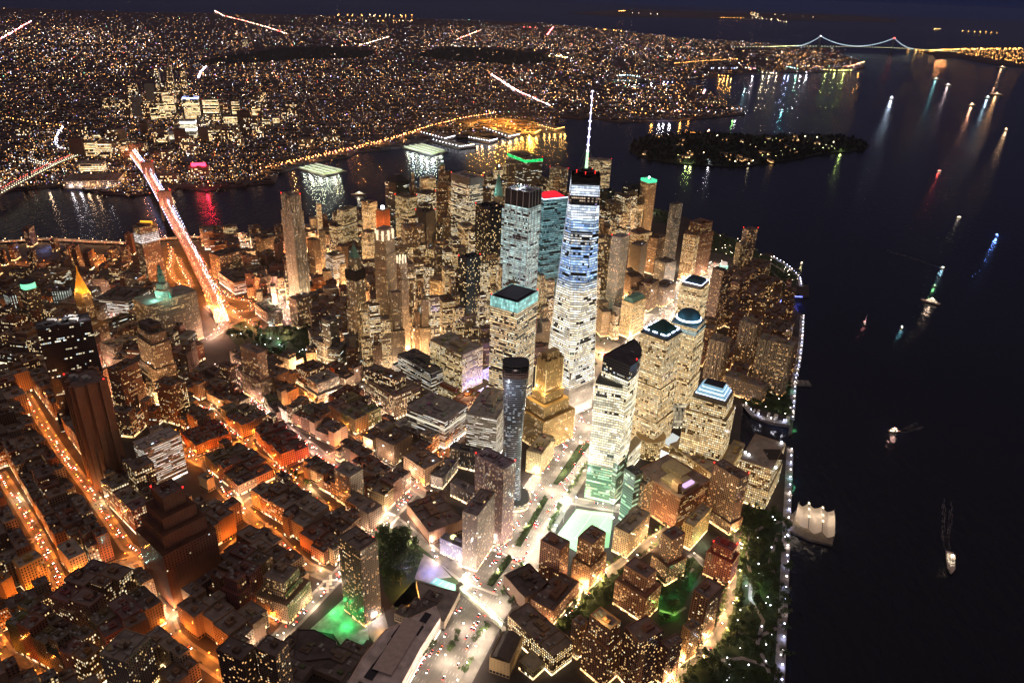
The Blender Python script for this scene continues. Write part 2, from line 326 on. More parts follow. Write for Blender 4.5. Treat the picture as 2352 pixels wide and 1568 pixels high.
# ------------------------------------------------------------------ occupancy of the ground (2.5 m cells), so that nothing is built on streets
OX, OY, OC = -700.0, -2100.0, 2.5
OW, OH_ = 1300, 1320
OCC = np.zeros((OW, OH_), np.uint8)
def poly_mask(poly, grow=0.0):
    xs = [p[0] for p in poly]; ys = [p[1] for p in poly]
    i0 = max(0, int((min(xs)-grow-OX)/OC)); i1 = min(OW, int((max(xs)+grow-OX)/OC)+2)
    j0 = max(0, int((min(ys)-grow-OY)/OC)); j1 = min(OH_, int((max(ys)+grow-OY)/OC)+2)
    if i1 <= i0 or j1 <= j0: return None
    X = (OX+(np.arange(i0, i1)+.5)*OC)[:, None]; Y = (OY+(np.arange(j0, j1)+.5)*OC)[None, :]
    ins = np.zeros((i1-i0, j1-j0), bool); n = len(poly)
    for k in range(n):
        x1, y1 = poly[k]; x2, y2 = poly[(k+1) % n]
        if y1 == y2: continue
        c = ((y1 > Y) != (y2 > Y)) & (X < (x2-x1)*(Y-y1)/(y2-y1)+x1); ins ^= c
    return i0, i1, j0, j1, ins
def occ_poly(poly, val=1):
    r = poly_mask(poly)
    if r: i0, i1, j0, j1, m = r; OCC[i0:i1, j0:j1][m] = val
def occ_line(pts, w, val=1):
    for a, b in zip(pts, pts[1:]):
        d = Vector((b[0]-a[0], b[1]-a[1]))
        if d.length < .1: continue
        d.normalize(); n = Vector((-d.y, d.x))*w/2; e = d*w*.3
        occ_poly([(a[0]-e.x+n.x, a[1]-e.y+n.y), (a[0]-e.x-n.x, a[1]-e.y-n.y), (b[0]+e.x-n.x, b[1]+e.y-n.y), (b[0]+e.x+n.x, b[1]+e.y+n.y)], val)
def occ_frac(poly):
    r = poly_mask(poly)
    if not r: return 1.0
    i0, i1, j0, j1, m = r
    return 1.0 if m.sum() == 0 else float((OCC[i0:i1, j0:j1][m] > 0).mean())

# ------------------------------------------------------------------ water and land
def water_mat():
    m, nt = nmat('harbour_water'); N, L = nt.nodes, nt.links
    b = N.new('ShaderNodeBsdfPrincipled'); o = N.new('ShaderNodeOutputMaterial'); L.new(b.outputs[0], o.inputs[0])
    b.inputs['Base Color'].default_value = (.004, .007, .018, 1); b.inputs['Roughness'].default_value = .16; b.inputs['IOR'].default_value = 1.33; b.inputs['Specular IOR Level'].default_value = .3
    tc = N.new('ShaderNodeTexCoord'); mp = N.new('ShaderNodeMapping'); mp.inputs['Scale'].default_value = (.05, .022, 1); L.new(tc.outputs['Object'], mp.inputs[0])
    n1 = N.new('ShaderNodeTexNoise'); n1.inputs['Scale'].default_value = 1.6; n1.inputs['Detail'].default_value = 6; L.new(mp.outputs[0], n1.inputs[0])
    bp = N.new('ShaderNodeBump'); bp.inputs['Strength'].default_value = .7; bp.inputs['Distance'].default_value = 4.0
    L.new(n1.outputs[0], bp.inputs['Height']); L.new(bp.outputs[0], b.inputs['Normal'])
    return m
mb = MB(); mb.face([(-60000, 6000, -3), (-60000, -62000, -3), (60000, -62000, -3), (60000, 6000, -3)])
tag(mb.build('water', water_mat()), kind='structure')
M_LAND = simple('city_ground', (.045, .036, .034), .9, .35, .02)
M_PAVE = simple('pavement', (.20, .185, .17), .85, .2, .12)
M_ASPH = simple('asphalt', (.10, .095, .09), .8, .2, .15)
M_GRASS = simple('lawn', (.018, .034, .010), .95, .4, .15)
M_FARLAND = simple('far_ground', (.060, .045, .060), .95, .5, .003)
M_PARK = simple('far_park_ground', (.008, .012, .010), .95, .4, .01)
M_QUAY = simple('quay_stone', (.16, .14, .13), .85, .25, .2)
def tessel(p):
    from mathutils.geometry import tessellate_polygon
    out = []
    for a, b, c in tessellate_polygon([[Vector((x, y, 0)) for x, y in p]]):
        cr = (p[b][0]-p[a][0])*(p[c][1]-p[a][1])-(p[b][1]-p[a][1])*(p[c][0]-p[a][0])
        out.append((a, b, c) if cr > 0 else (a, c, b))
    return out
def slab(name, poly, z0, z1, mat, kind='structure', edge=None, **k):
    mb = MB(); p = ccw(poly)
    for t in tessel(p): mb.face([(*p[i], z1) for i in t])
    mb.prism(p, z0, z1)
    return tag(mb.build(name, mat), kind=kind, **k)
SHORE_W = [('z6', (870, 395)), ('z6', (1060, 440)), ('z6', (1280, 555)), ('z6', (1400, 590)), ('z6', (1470, 640)), ('z6', (1560, 700)), ('z6', (1650, 690)),
           ('z6', (1720, 735)), ('z6', (1800, 790)), ('z6', (1855, 850)), ('z6', (1870, 905)), ('z6', (1905, 905)), ('z6', (1908, 985)), ('z6', (1865, 990)),
           ('z6', (1840, 960)), ('z6', (1800, 990)), ('z6', (1835, 1085)), ('z6', (1868, 1105)), ('z6', (1862, 1250)), ('z6', (1845, 1400)), ('z6', (1822, 1500)), ('b5', (2090, 480)),
           ('b5', (2080, 700)), ('b5', (2068, 860)), ('b5', (2056, 985)), ('b5', (2030, 985)), ('b5', (2032, 905)), ('b5', (1850, 880)), ('b5', (1700, 820)), ('b5', (1625, 715)), ('b5', (1600, 800)),
           ('b5', (1590, 1040)), ('b5', (1640, 1130)), ('b5', (1800, 1080)), ('b5', (1960, 1040)), ('b5', (1985, 1080)), ('b5', (2052, 1090)), ('b5', (2045, 1300)),
           ('b4', (1775, 300)), ('b4', (1765, 600)), ('b4', (1752, 900)), ('b4', (1742, 1150)), ('b4', (1728, 1400)), ('b4', (1718, 1600)), ('b4', (1700, 1900)), ('b4', (1690, 2400))]
sw = [at2(f, p) for f, p in SHORE_W]
se = [geo(40.7008, -74.0128), geo(40.7020, -74.0090), geo(40.7038, -74.0055), geo(40.7058, -74.0020), geo(40.7078, -73.9995)] + \
     [at2('z4', p) for p in ((1640, 55), (1400, 78), (1100, 92), (860, 120), (600, 112), (300, 98), (0, 120))]
MANH = sw[::-1] + se + [(1900, -60), (2400, 100), (3200, 2400), (-420, 2400)]
slab('manhattan_ground', MANH, -3.5, 0, M_LAND)
NOTMAN = MANH
# everything outside Manhattan is occupied (water)
OCC[:] = 1; occ_poly(ccw(MANH), 0)
BK = [('z1', p) for p in ((-400, 1330), (240, 1261), (530, 1245), (640, 1295), (870, 1312), (1000, 1300), (1130, 1300), (1200, 1260), (1380, 1282), (1560, 1255), (1850, 1222), (1870, 1160), (1985, 1130), (2100, 1095), (2350, 1050))] + \
     [('z2', p) for p in ((120, 1025), (430, 990), (640, 945), (780, 925), (1080, 925), (1240, 905), (1370, 885), (1450, 850), (1480, 780), (1650, 800), (1700, 788), (1900, 825), (2040, 812), (2300, 812))] + \
     [('z3', p) for p in ((150, 800), (470, 770), (460, 735), (330, 700), (230, 600), (60, 560), (-300, 600), (-320, 560), (0, 545), (200, 530), (290, 508), (400, 500), (600, 492), (700, 508), (720, 482), (900, 490), (1000, 485), (1190, 480), (1280, 458), (1270, 420), (1100, 358), (1160, 340), (1060, 325), (950, 318), (700, 312))] + \
     [('d', p) for p in ((1800, 104), (1700, 96), (1560, 88), (1400, 68), (1230, 52), (1000, 44), (700, 34), (300, 28), (0, 18), (-500, 0))]
BKP = [at2(f, p) for f, p in BK] + [(26000, -20000), (26000, -500), (6000, 1500), (3600, -350)]
slab('brooklyn_ground', BKP, -3.5, 1, M_FARLAND)
SI = [at2('z3', p) for p in ((1590, 333), (1650, 345), (1740, 372), (1760, 395), (1900, 385), (2050, 418), (2200, 440), (2350, 452), (2800, 480))]
slab('staten_island_ground', SI + [(-14000, -9000), (-18000, -16000), (-6500, -16500)], -3.5, 1, M_FARLAND)
GI = [at2('d', p) for p in ((1448, 346), (1450, 332), (1475, 316), (1550, 309), (1640, 307), (1750, 311), (1900, 310), (1962, 317), (1997, 333), (1985, 345), (1905, 352), (1800, 370), (1700, 384), (1640, 381), (1550, 376), (1490, 366))]
slab('governors_island_ground', GI, -3.5, 1.5, M_PARK)
for nm, pts in (('greenwood_cemetery_ground', ((440, 148), (520, 128), (640, 112), (760, 108), (860, 118), (840, 134), (700, 138), (560, 146))), ('prospect_park_ground', ((950, 128), (1010, 110), (1120, 112), (1240, 124), (1270, 142), (1180, 150), (1050, 142)))):
    slab(nm, [at2('d', p) for p in pts], 1.0, 3.0, M_PARK)
FARSHORE = slab('far_shore_ground', [at2('d', p) for p in ((1300, 31), (1450, 21), (1700, 29), (1950, 36), (2060, 45), (2060, 52), (1850, 48), (1600, 42), (1400, 38))], -3.5, 2, M_FARLAND)
# piers of the far shore
def pier(pts, fr, label, lit=None, z=1.5):
    p = [at2(fr, q) for q in pts]; c = centroid(p)
    root = empty('pier', (*c, 0)); tag(root, label, 'pier', 'piers on the far shore')
    mb = MB(); mb.prism(ccw(local(p, c)), -3.2, z, top=True); mb.build('deck', M_QUAY, root)
    return root, p, c
PIERS = []
# ------------------------------------------------------------------ streets: (name, frame, points, width, lamp colour, lamp power, cars per 100 m, spacing)
ORG = (1.0, .25, .03); WHT = (1.0, .74, .52); PNK = (1.0, .56, .42); CRM = (1.0, .58, .26); BLU = (.45, .55, 1.0); MNT = (.62, 1.0, .80)
def G(*p): return [geo(*q) for q in p]
def D(fr, *p): return [at2(fr, q) for q in p]
STREETS = [
 ('avenue', D('d', (0, 1085), (48, 1162), (85, 1224), (144, 1350), (192, 1419), (239, 1473), (285, 1560)), 12, ORG, .8, 6, 26),
 ('avenue', D('d', (60, 905), (100, 975), (137, 1032), (168, 1076), (205, 1124), (239, 1176), (291, 1254), (328, 1278)), 12, ORG, .8, 5, 26),
 ('street', D('d', (328, 1278), (359, 1333), (387, 1374), (393, 1408)), 13, ORG, .9, 2, 26),
 ('avenue', D('d', (458, 925), (496, 955), (534, 989), (564, 1009), (581, 1043), (625, 1068), (681, 1104), (735, 1158), (773, 1196)), 17, ORG, 1.0, 5, 26),
 ('avenue', D('d', (500, 840), (541, 889), (594, 932), (633, 966), (674, 997), (722, 1032), (768, 1074), (820, 1120)), 17, PNK, 1.1, 6, 26),
 ('street', D('d', (679, 891), (717, 925), (748, 950), (802, 989), (838, 1012)), 12, ORG, .8, 3, 28),
 ('street', D('d', (825, 907), (863, 935), (904, 963), (960, 1010)), 15, WHT, 1.5, 6, 26),
 ('avenue', D('d', (1120, 905), (1062, 992), (1031, 1033), (992, 1077), (957, 1116), (931, 1148), (893, 1189), (787, 1310), (650, 1453), (560, 1560)), 18, None, 1.0, 6, 26),
 ('street', D('d', (455, 1179), (510, 1171), (561, 1162), (650, 1094), (718, 1066), (800, 1030), (876, 994)), 15, ORG, 1.0, 4, 26),
 ('street', D('d', (430, 1050), (463, 1055), (530, 1030), (576, 1004), (617, 973), (680, 935), (760, 880)), 14, ORG, 1.0, 3, 27),
 ('street', D('d', (412, 990), (421, 1015), (440, 1050), (479, 1070), (503, 1107), (540, 1152), (588, 1200), (633, 1234), (667, 1271), (705, 1302), (753, 1323)), 16, ORG, 1.0, 4, 25),
 ('street', D('d', (893, 1189), (938, 1223), (986, 1264), (1037, 1299), (1075, 1328), (1110, 1355)), 20, WHT, 1.3, 5, 26),
 ('street', D('d', (0, 1415), (60, 1385), (144, 1350), (240, 1306), (328, 1278)), 17, ORG, 1.0, 3, 26),
 ('street', D('d', (380, 1420), (430, 1378), (479, 1336), (503, 1290), (560, 1232), (588, 1203)), 16, ORG, 1.1, 4, 25),
 ('street', D('d', (479, 1336), (547, 1360), (598, 1398), (645, 1425)), 14, ORG, 1.0, 3, 26),
 ('street', D('d', (386, 1425), (400, 1462), (427, 1487), (492, 1531), (540, 1565)), 14, ORG, 1.0, 3, 26),
 ('street', D('d', (-30, 1440), (8, 1500), (70, 1530), (150, 1568)), 16, ORG, .9, 2, 26),
 ('street', D('b4', (250, 330), (440, 365), (620, 395), (760, 420)), 16, WHT, 1.2, 6, 26),
 ('avenue', D('b4', (1180, 350), (1040, 500), (880, 600), (760, 690), (640, 780), (500, 870), (410, 970), (320, 1060), (200, 1160), (100, 1260)), 16, CRM, .9, 5, 26),
 ('street', D('b4', (1440, 560), (1420, 700), (1400, 900), (1372, 1100), (1295, 1260), (1190, 1380), (1060, 1470), (940, 1570)), 15, CRM, 1.0, 3, 26),
 ('street', D('b4', (395, 1000), (250, 860), (60, 780)), 13, CRM, .9, 2, 28),
 ('street', D('b4', (1110, 700), (1190, 760), (1240, 790)), 10, WHT, .8, 3, 28),
 # downtown canyons, from the street map
 ('avenue', G((40.7135, -74.0071), (40.7118, -74.0087), (40.7095, -74.0107), (40.7072, -74.0129), (40.7046, -74.0140)), 18, CRM, 1.4, 4, 30),
 ('avenue', G((40.7140, -74.0084), (40.7117, -74.0103), (40.7096, -74.0123), (40.7075, -74.0136)), 18, WHT, 1.3, 4, 30),
 ('street', G((40.7113, -74.0078), (40.7100, -74.0079), (40.7075, -74.0101), (40.7059, -74.0113)), 11, CRM, 1.0, 1, 34),
 ('street', G((40.7103, -74.0045), (40.7089, -74.0061), (40.7066, -74.0093), (40.7045, -74.0112)), 11, CRM, 1.0, 1, 34),
 ('street', G((40.7100, -74.0020), (40.7072, -74.0047), (40.7048, -74.0080), (40.7027, -74.0118)), 16, CRM, 1.2, 3, 30),
 ('street', G((40.7130, -74.0105), (40.7111, -74.0080), (40.7096, -74.0060), (40.7068, -74.0033)), 13, CRM, 1.1, 2, 32),
 ('street', G((40.7113, -74.0145), (40.7100, -74.0110), (40.7082, -74.0080), (40.7065, -74.0055)), 12, CRM, 1.1, 2, 32),
 ('street', G((40.7079, -74.0122), (40.7065, -74.0088), (40.7052, -74.0066)), 12, CRM, 1.1, 1, 32),
 ('street', G((40.7092, -74.0140), (40.7075, -74.0136), (40.7050, -74.0143)), 14, CRM, 1.1, 2, 30),
 ('street', G((40.7126, -74.0098), (40.7140, -74.0119)), 14, WHT, 1.5, 3, 26),
 ('street', G((40.7150, -74.0095), (40.7160, -74.0118)), 14, WHT, 1.2, 3, 26),
 ('street', G((40.7122, -74.0042), (40.7097, -74.0062), (40.7080, -74.0025)), 12, ORG, 1.0, 3, 30),
 ('street', D('z4', (1840, 440), (1880, 520), (1925, 610), (1975, 690)), 18, PNK, 1.6, 10, 24),
 ('street', D('z4', (1640, 120), (1660, 200), (1700, 240)), 20, WHT, 1.5, 2, 26),
 ('street', D('z4', (1390, 770), (1470, 720), (1500, 660), (1460, 600), (1390, 540)), 16, PNK, 1.6, 12, 24),
 ('street', D('z4', (0, 640), (120, 655), (240, 640), (420, 560), (640, 500)), 16, ORG, .9, 2, 32),
 ('street', D('z4', (0, 250), (220, 270), (420, 260), (640, 270), (860, 280)), 16, ORG, .9, 2, 36),
 ('street', D('z4', (600, 270), (690, 250), (660, 200)), 20, ORG, 1.6, 3, 26),
 ('street', D('z4', (640, 480), (720, 560), (780, 700), (730, 1000), (800, 1150)), 16, PNK, 1.0, 3, 28),
 ('street', D('z4', (780, 1180), (1060, 1250), (1150, 1330)), 12, CRM, 1.0, 2, 28),
]
# the plaza of ramps at the foot of the bridge
RAMPS = [D('z4', (1150, 150), (1160, 230), (1140, 290), (1170, 360), (1250, 420)), D('z4', (1200, 220), (1220, 280), (1260, 350), (1290, 420)),
         D('z4', (1310, 170), (1370, 260), (1420, 350), (1470, 430), (1560, 490), (1690, 515)), D('z4', (1480, 440), (1520, 540), (1600, 590), (1690, 575), (1700, 520)),
         D('z4', (1480, 560), (1560, 600), (1640, 640), (1760, 700)), D('z4', (1380, 400), (1390, 480), (1430, 560), (1500, 620), (1520, 690))]
WEST = D('d', (940, 1650), (993, 1568), (1092, 1395), (1157, 1299), (1218, 1196), (1280, 1100), (1340, 1000), (1364, 955)) + [(-72, -60), (-105, -240), at2('d', (1520, 720)), (-190, -600), at2('d', (1623, 628)), (-262, -860)]
FDR = D('z4', (-60, 128), (0, 126), (300, 106), (600, 122), (860, 134), (1100, 103), (1400, 90), (1640, 66)) + [geo(40.7074, -74.0010), geo(40.7050, -74.0040), geo(40.7025, -74.0090), geo(40.7010, -74.0125)]

for nm, pts, w, lc, pw, cars, sp in STREETS: occ_line(pts, w+5, 2)
occ_line(WEST, 76, 2)
for r in RAMPS: occ_line(r, 22, 2)
occ_line(FDR, 34, 2)
# open places: parks, squares, the memorial, the ball field
OPEN = {
 'city_hall_park': D('b6', (480, 330), (600, 200), (780, 260), (1200, 250), (1230, 330), (1170, 560), (840, 520), (560, 420)),
 'memorial_plaza': [(-40, -30), (60, -60), (90, -200), (20, -290), (-60, -250), (-70, -120)],
 'ball_field': D('b3', (1500, 610), (1690, 400), (1940, 430), (1905, 640), (1690, 700), (1560, 640)),
 'market_park': D('b3', (340, 600), (420, 520), (520, 560), (700, 700), (905, 900), (640, 1010), (480, 1080), (400, 960)),
 'green_court': D('b1', (2080, 1210), (2300, 1010), (2450, 1020), (2480, 1300), (2300, 1330), (2240, 1240)),
 'river_park': D('b4', (1470, 400), (1640, 410), (1770, 430), (1760, 1000), (1720, 1568), (1690, 2100), (1000, 1800), (1080, 1500), (1200, 1400), (1310, 1280), (1390, 1100), (1430, 800)),
 'inner_park': D('b4', (480, 900), (700, 800), (900, 800), (1130, 720), (1200, 800), (1130, 900), (1030, 1150), (900, 1180), (880, 950), (600, 1000), (500, 1100), (220, 1250), (180, 1200)),
 'transit_plaza': D('z5', (860, 1180), (1050, 1150), (1050, 1340), (900, 1290)),
 'esplanade_park': D('b5', (1600, 640), (1850, 560), (2050, 540), (2060, 700), (2040, 830), (1620, 700)),
 'south_park': D('z6', (1250, 560), (1420, 600), (1560, 690), (1700, 740), (1840, 860), (1780, 960), (1620, 900), (1500, 760), (1330, 700), (1240, 680)),
 'battery_green': D('z6', (860, 395), (960, 430), (960, 500), (870, 480)),
 'car_park': D('b1', (950, 1180), (1100, 1080), (1140, 1110), (1060, 1250), (980, 1240)),
 'bridge_plaza': D('z4', (1340, 560), (1420, 780), (1800, 720), (1790, 640), (1500, 430), (1300, 180), (1140, 120), (1110, 300), (1290, 440)),
 'warm_court': D('b3', (440, 1060), (600, 880), (660, 1040), (560, 1060)),
 'tank_court': D('b3', (240, 1180), (390, 1060), (430, 1220), (330, 1300)),
 'lit_lot': D('b1', (760, 810), (880, 770), (960, 840), (820, 900)),
}
for k, p in OPEN.items(): occ_poly(ccw(p), 3)
# ------------------------------------------------------------------ buildings
NB = [0]
def footprint(fr, L, Np, Rp, H):
    n = Vector(at2(fr, Np, H)); a = Vector(at2(fr, L, H))-n; b = Vector(at2(fr, Rp, H))-n
    ta, tb = math.atan2(a.y, a.x), math.atan2(b.y, b.x)
    d = (tb-ta+math.pi) % (2*math.pi)-math.pi       # signed angle a -> b
    s = 1 if d > 0 else -1
    err = abs(d)-math.pi/2
    la, lb = max(a.length, 9), max(b.length, 9)
    wa, wb = lb**2/(la**2+lb**2), la**2/(la**2+lb**2)
    ta += s*err*wa; tb -= s*err*wb
    a = Vector((math.cos(ta), math.sin(ta)))*la; b = Vector((math.cos(tb), math.sin(tb)))*lb
    return ccw([tuple(n), tuple(n+a), tuple(n+a+b), tuple(n+b)])
rnd = random.Random(7)
def roof_stuff(root, poly, z, col, rn, tank=False, n_ac=3, beacon=False, pent=True, par=1.2):
    """parapet, penthouse, cooling units and perhaps a water tank; poly is local"""
    g_ = sum(col)/3; roofc = tuple(min(1, c*.32+g_*.34+k_) for c, k_ in zip(col, (.04, .036, .042)))
    mb = MB(); mb.face([(*p, z+.02) for p in poly]); r = mb.build('roof', M_ROOF, root, roofc)
    inn = offset(poly, -.7)
    pb = MB()
    for i in range(len(poly)):
        j = (i+1) % len(poly)
        pb.face([(*poly[i], z-.4), (*poly[j], z-.4), (*poly[j], z+par), (*poly[i], z+par)])
        pb.face([(*inn[j], z), (*inn[i], z), (*inn[i], z+par), (*inn[j], z+par)])
        pb.face([(*poly[i], z+par), (*poly[j], z+par), (*inn[j], z+par), (*inn[i], z+par)])
    pb.v = [(x*1.002, y*1.002, q) for x, y, q in pb.v]
    pb.build('parapet', M_TRIM, root, tuple(c*.9 for c in col))
    c = centroid(poly); xs = Vector(poly[1])-Vector(poly[0]); ys = Vector(poly[-1])-Vector(poly[0])
    lx, ly = xs.length, ys.length; ang = math.atan2(xs.y, xs.x)
    def loc(u, v): return (poly[0][0]+xs.x*u+ys.x*v, poly[0][1]+xs.y*u+ys.y*v)
    if len(poly) != 4: 
        def loc(u, v): return (c[0]+(u-.5)*8, c[1]+(v-.5)*8)
        lx = ly = 14
    if pent and lx*ly > 900 and len(poly) == 4:           # party walls, stair bulkheads and patched tar on the large roofs
        mb = MB(); u = rn.uniform(.12, .2)
        while u < .9:
            a, b_ = loc(u, .03), loc(u, .97)
            if rn.random() < .7: mb.box((a[0]+b_[0])/2, (a[1]+b_[1])/2, z+.05, .5, ly*.93, rn.uniform(.8, 1.6), ang)
            u += rn.uniform(11, 20)/lx
        if mb.v: mb.build('party_wall', M_TRIM, root, tuple(c_*.7 for c_ in col))
        for _ in range(min(12, int(lx*ly/330))):
            p = loc(rn.uniform(.1, .9), rn.uniform(.1, .9)); mb = MB(); w = rn.uniform(2.5, 6); mb.box(0, 0, 0, w, rn.uniform(2.5, 7), rn.uniform(2.2, 4.2), ang); mb.box(w*.2, 0, 4.25, .8, .8, .6, ang)
            mb.build('bulkhead', M_TRIM, root, tuple(c_*rn.uniform(.5, 1.1) for c_ in col), (p[0], p[1], z+.06))
        for _ in range(min(7, int(lx*ly/600))):
            p = loc(rn.uniform(.1, .9), rn.uniform(.1, .9)); mb = MB(); mb.box(0, 0, 0, rn.uniform(8, 18), rn.uniform(6, 14), .12, ang); t_ = rn.uniform(.5, 1.7)
            mb.build('roof_patch', M_ROOF, root, tuple(min(1, c_*t_) for c_ in roofc), (p[0], p[1], z+.04+.02*_))
        if rn.random() < .6:
            p = loc(rn.uniform(.15, .85), rn.uniform(.15, .85)); mb = MB(); mb.box(0, 0, 0, 2.2, 3.4, .8, ang); mb.build('skylight', glow(rn.choice(((1, .75, .4), (1, .6, .25), (.8, .9, 1))), 1.3), root, None, (p[0], p[1], z+.3))
    if pent and min(lx, ly) > 11:
        u, v = rn.uniform(.35, .65), rn.uniform(.35, .65); w, d_, h = lx*rn.uniform(.2, .38), ly*rn.uniform(.25, .4), rn.uniform(3, 5.5)
        p = loc(u, v); mb = MB(); mb.box(p[0], p[1], z+.05, w, d_, h, ang)
        mb.box(p[0]+w*.1, p[1], z+h+.07, w*.4, d_*.5, 1.4, ang)
        mb.build('penthouse', M_TRIM, root, tuple(c_*.75 for c_ in col))
    for _ in range(n_ac):
        u, v = rn.uniform(.12, .88), rn.uniform(.12, .88); p = loc(u, v); s = rn.uniform(1.6, 3.6)
        mb = MB(); mb.box(0, 0, 0, s*1.5, s, rn.uniform(1.2, 2.4), ang); mb.box(0, 0, 2.42, s*.5, s*.5, .5, ang)
        mb.build('cooling_unit', M_GALV, root, None, (p[0], p[1], z+.05))
    if tank:
        p = loc(rn.uniform(.2, .8), rn.uniform(.2, .8)); t = MB(); t.prism(circle(0, 0, 2.1, 10), 3.4, 7.4, 1, top=True); t.loft(circle(0, 0, 2.3, 10), 7.42, circle(0, 0, .15, 10), 8.9)
        to = t.build('water_tank', M_WOOD, root, None, (p[0], p[1], z))
        for sx, sy in ((-1, -1), (1, -1), (1, 1), (-1, 1)):
            g = MB(); g.tube((sx*1.3, sy*1.3, 0), (sx*1.3, sy*1.3, 3.4), .16, n=4); g.build('leg', M_STEEL, to)
    if beacon:
        for k in (0, 2) if len(poly) >= 4 else (0,):
            g = MB(); g.tube((0, 0, 0), (0, 0, 1.6), .12, n=4); g.prism(circle(0, 0, .75, 6), 1.6, 2.8, 1, top=True)
            g.build('beacon', M_RED, root, None, (*inn[k], z+par))
    return r
def building(name, poly, H, style, col, label, cat, tiers=None, group=None, tank=False, n_ac=3, beacon=False, pent=True, top_style=None, seed=None, roofs=True, occ=True):
    """poly: world footprint of the top tier (ccw). tiers: [(height of the ledge, outset), ...] going down"""
    rn = random.Random(NB[0]*31+5); NB[0] += 1
    c = centroid(poly); root = empty(name, (*c, 0)); tag(root, label, cat, group)
    P = local(poly, c); mat, bay = ST[style]
    lv = [(H, 0.0)]+(tiers or []); z = H
    base = offset(P, lv[-1][1]) if lv[-1][1] else P
    if occ: occ_poly([(x+c[0], y+c[1]) for x, y in offset(base, 2.0)], 4)
    for k, (zt, o) in enumerate(lv):
        zb = lv[k+1][0] if k+1 < len(lv) else 0.0
        Q = offset(P, o) if o else P
        mb = MB(); mb.prism(Q, zb, zt, bay)
        mb.build('wall' if len(lv) == 1 else ('shaft' if k == 0 else ('podium' if k == len(lv)-1 else 'setback')), ST[top_style][0] if (k == 0 and top_style) else mat, root, col)
        if k > 0:
            mb = MB(); mb.face([(*p, zt) for p in Q]); mb.build('terrace', M_ROOF, root, tuple(q*.6 for q in col))
    if roofs: roof_stuff(root, P, H, col, rn, tank, n_ac, beacon, pent)
    return root, c, P
def B(fr, L, N_, R_, H, style, col, label, cat='office tower', name=None, base=None, tiers=None, **k):
    if H is None: H = height_from_base(fr, N_, base)
    P = footprint(fr, L, N_, R_, H)
    LOG.append((label[:30], round(H), [round(math.dist(P[0], P[1])), round(math.dist(P[1], P[2]))], [round(v) for v in centroid(P)]))
    return building(name or {'office tower': 'office_tower', 'apartment tower': 'apartment_tower'}.get(cat, cat.replace(' ', '_')), P, H, style, col, label, cat, tiers, **k)
LOG = []
STONE = (.36, .27, .18); GOLDST = (.46, .33, .17); BRICK = (.24, .10, .055); BROWN = (.20, .12, .07); TAN = (.33, .24, .15); GREY = (.25, .23, .21)
DARKM = (.03, .028, .032); PALE = (.50, .44, .36); DKBRN = (.11, .065, .045); PINKST = (.38, .27, .23); BLKGL = (.02, .022, .03); SILV = (.30, .32, .33); WHITE = (.62, .58, .52)
NEAR = [('the stepped telephone building', at2('b1', (1100, 700))), ('the billboards', at2('b6', (1000, 1000))), ('the white crossing', at2('b3', (430, 460))), ('the banded office block', at2('b2', (980, 900))), ('the windowless exchange', at2('b1', (620, 150))),
        ('the park fountain', at2('z4', (1850, 760))), ('the city park', at2('b6', (1000, 330))), ('the dark stone warehouse', at2('b1', (350, 1250))), ('the white lit lot', at2('b1', (1050, 1180))), ('the ball field', at2('b3', (1750, 550))), ('the gothic tower', at2('z5', (110, 1000))),
        ('the rippling tower', geo(40.7108, -74.0056)), ('the needle tower', geo(40.7064, -74.0077)), ('the broad pale slab', geo(40.7078, -74.0089)), ('the green rimmed slab', geo(40.7034, -74.0090)), ('the gold pyramid', geo(40.7136, -74.0030)), ('the federal slab', geo(40.7154, -74.0042)),
        ('the civic skyscraper', geo(40.7129, -74.0038)), ('the round dome tower', geo(40.7125, -74.0155)), ('the striped slabs', at2('z6', (1560, 1400))), ('the blue inlet', at2('z6', (1800, 1000))), ('the bridge ramps', at2('z4', (1250, 300))), ('the hospital block', at2('z4', (1600, 450))),
        ('the orange crossing', at2('b1', (1620, 390))), ('the lower orange crossing', at2('b1', (1400, 890))), ('the left avenue', at2('b1', (100, 350))), ('the yellow lit court', at2('b1', (200, 900))), ('the jail block', at2('z4', (350, 600))), ('the river drive', at2('z4', (400, 160))),
        ('the rust brick block', at2('b2', (1200, 650))), ('the white dashed block', at2('z4', (1050, 1600))), ('the pinkish court house', at2('z4', (760, 900))), ('the pink lit avenue', at2('b6', (700, 900))), ('the stepped stone tower', at2('b1', (1900, 1120)))]
DIRS = ['east', 'northeast', 'north', 'northwest', 'west', 'southwest', 'south', 'southeast']
NEAR += [('the footbridge', at2('b3', (1060, 1060))), ('the pergola tower', at2('b4', (780, 1100))), ('the red lit tower', at2('b4', (1340, 800))), ('the tent pier', at2('b4', (1750, 520))), ('the rounded brick tower', at2('b4', (520, 1500))), ('the cove', at2('b5', (1640, 900))), ('the curved glass tower', (47, 331)), ('the golden bank tower', (-99, 254)), ('the spire tower', (-2, 20)), ('the plum slab', (54, 403)), ('the city hall lawn', at2('b6', (900, 450))), ('the bridge towers', at2('z4', (1200, 40)))]
def where(c):
    best = min(NEAR, key=lambda n: math.dist(n[1], c)); d = math.dist(best[1], c)
    a = math.atan2(c[1]-best[1][1], c[0]-best[1][0])
    return ('beside ' if d < 30 else ('%s%s of ' % ('just ' if d < 80 else 'farther ', DIRS[round(a/(math.pi/4)) % 8])))+best[0]
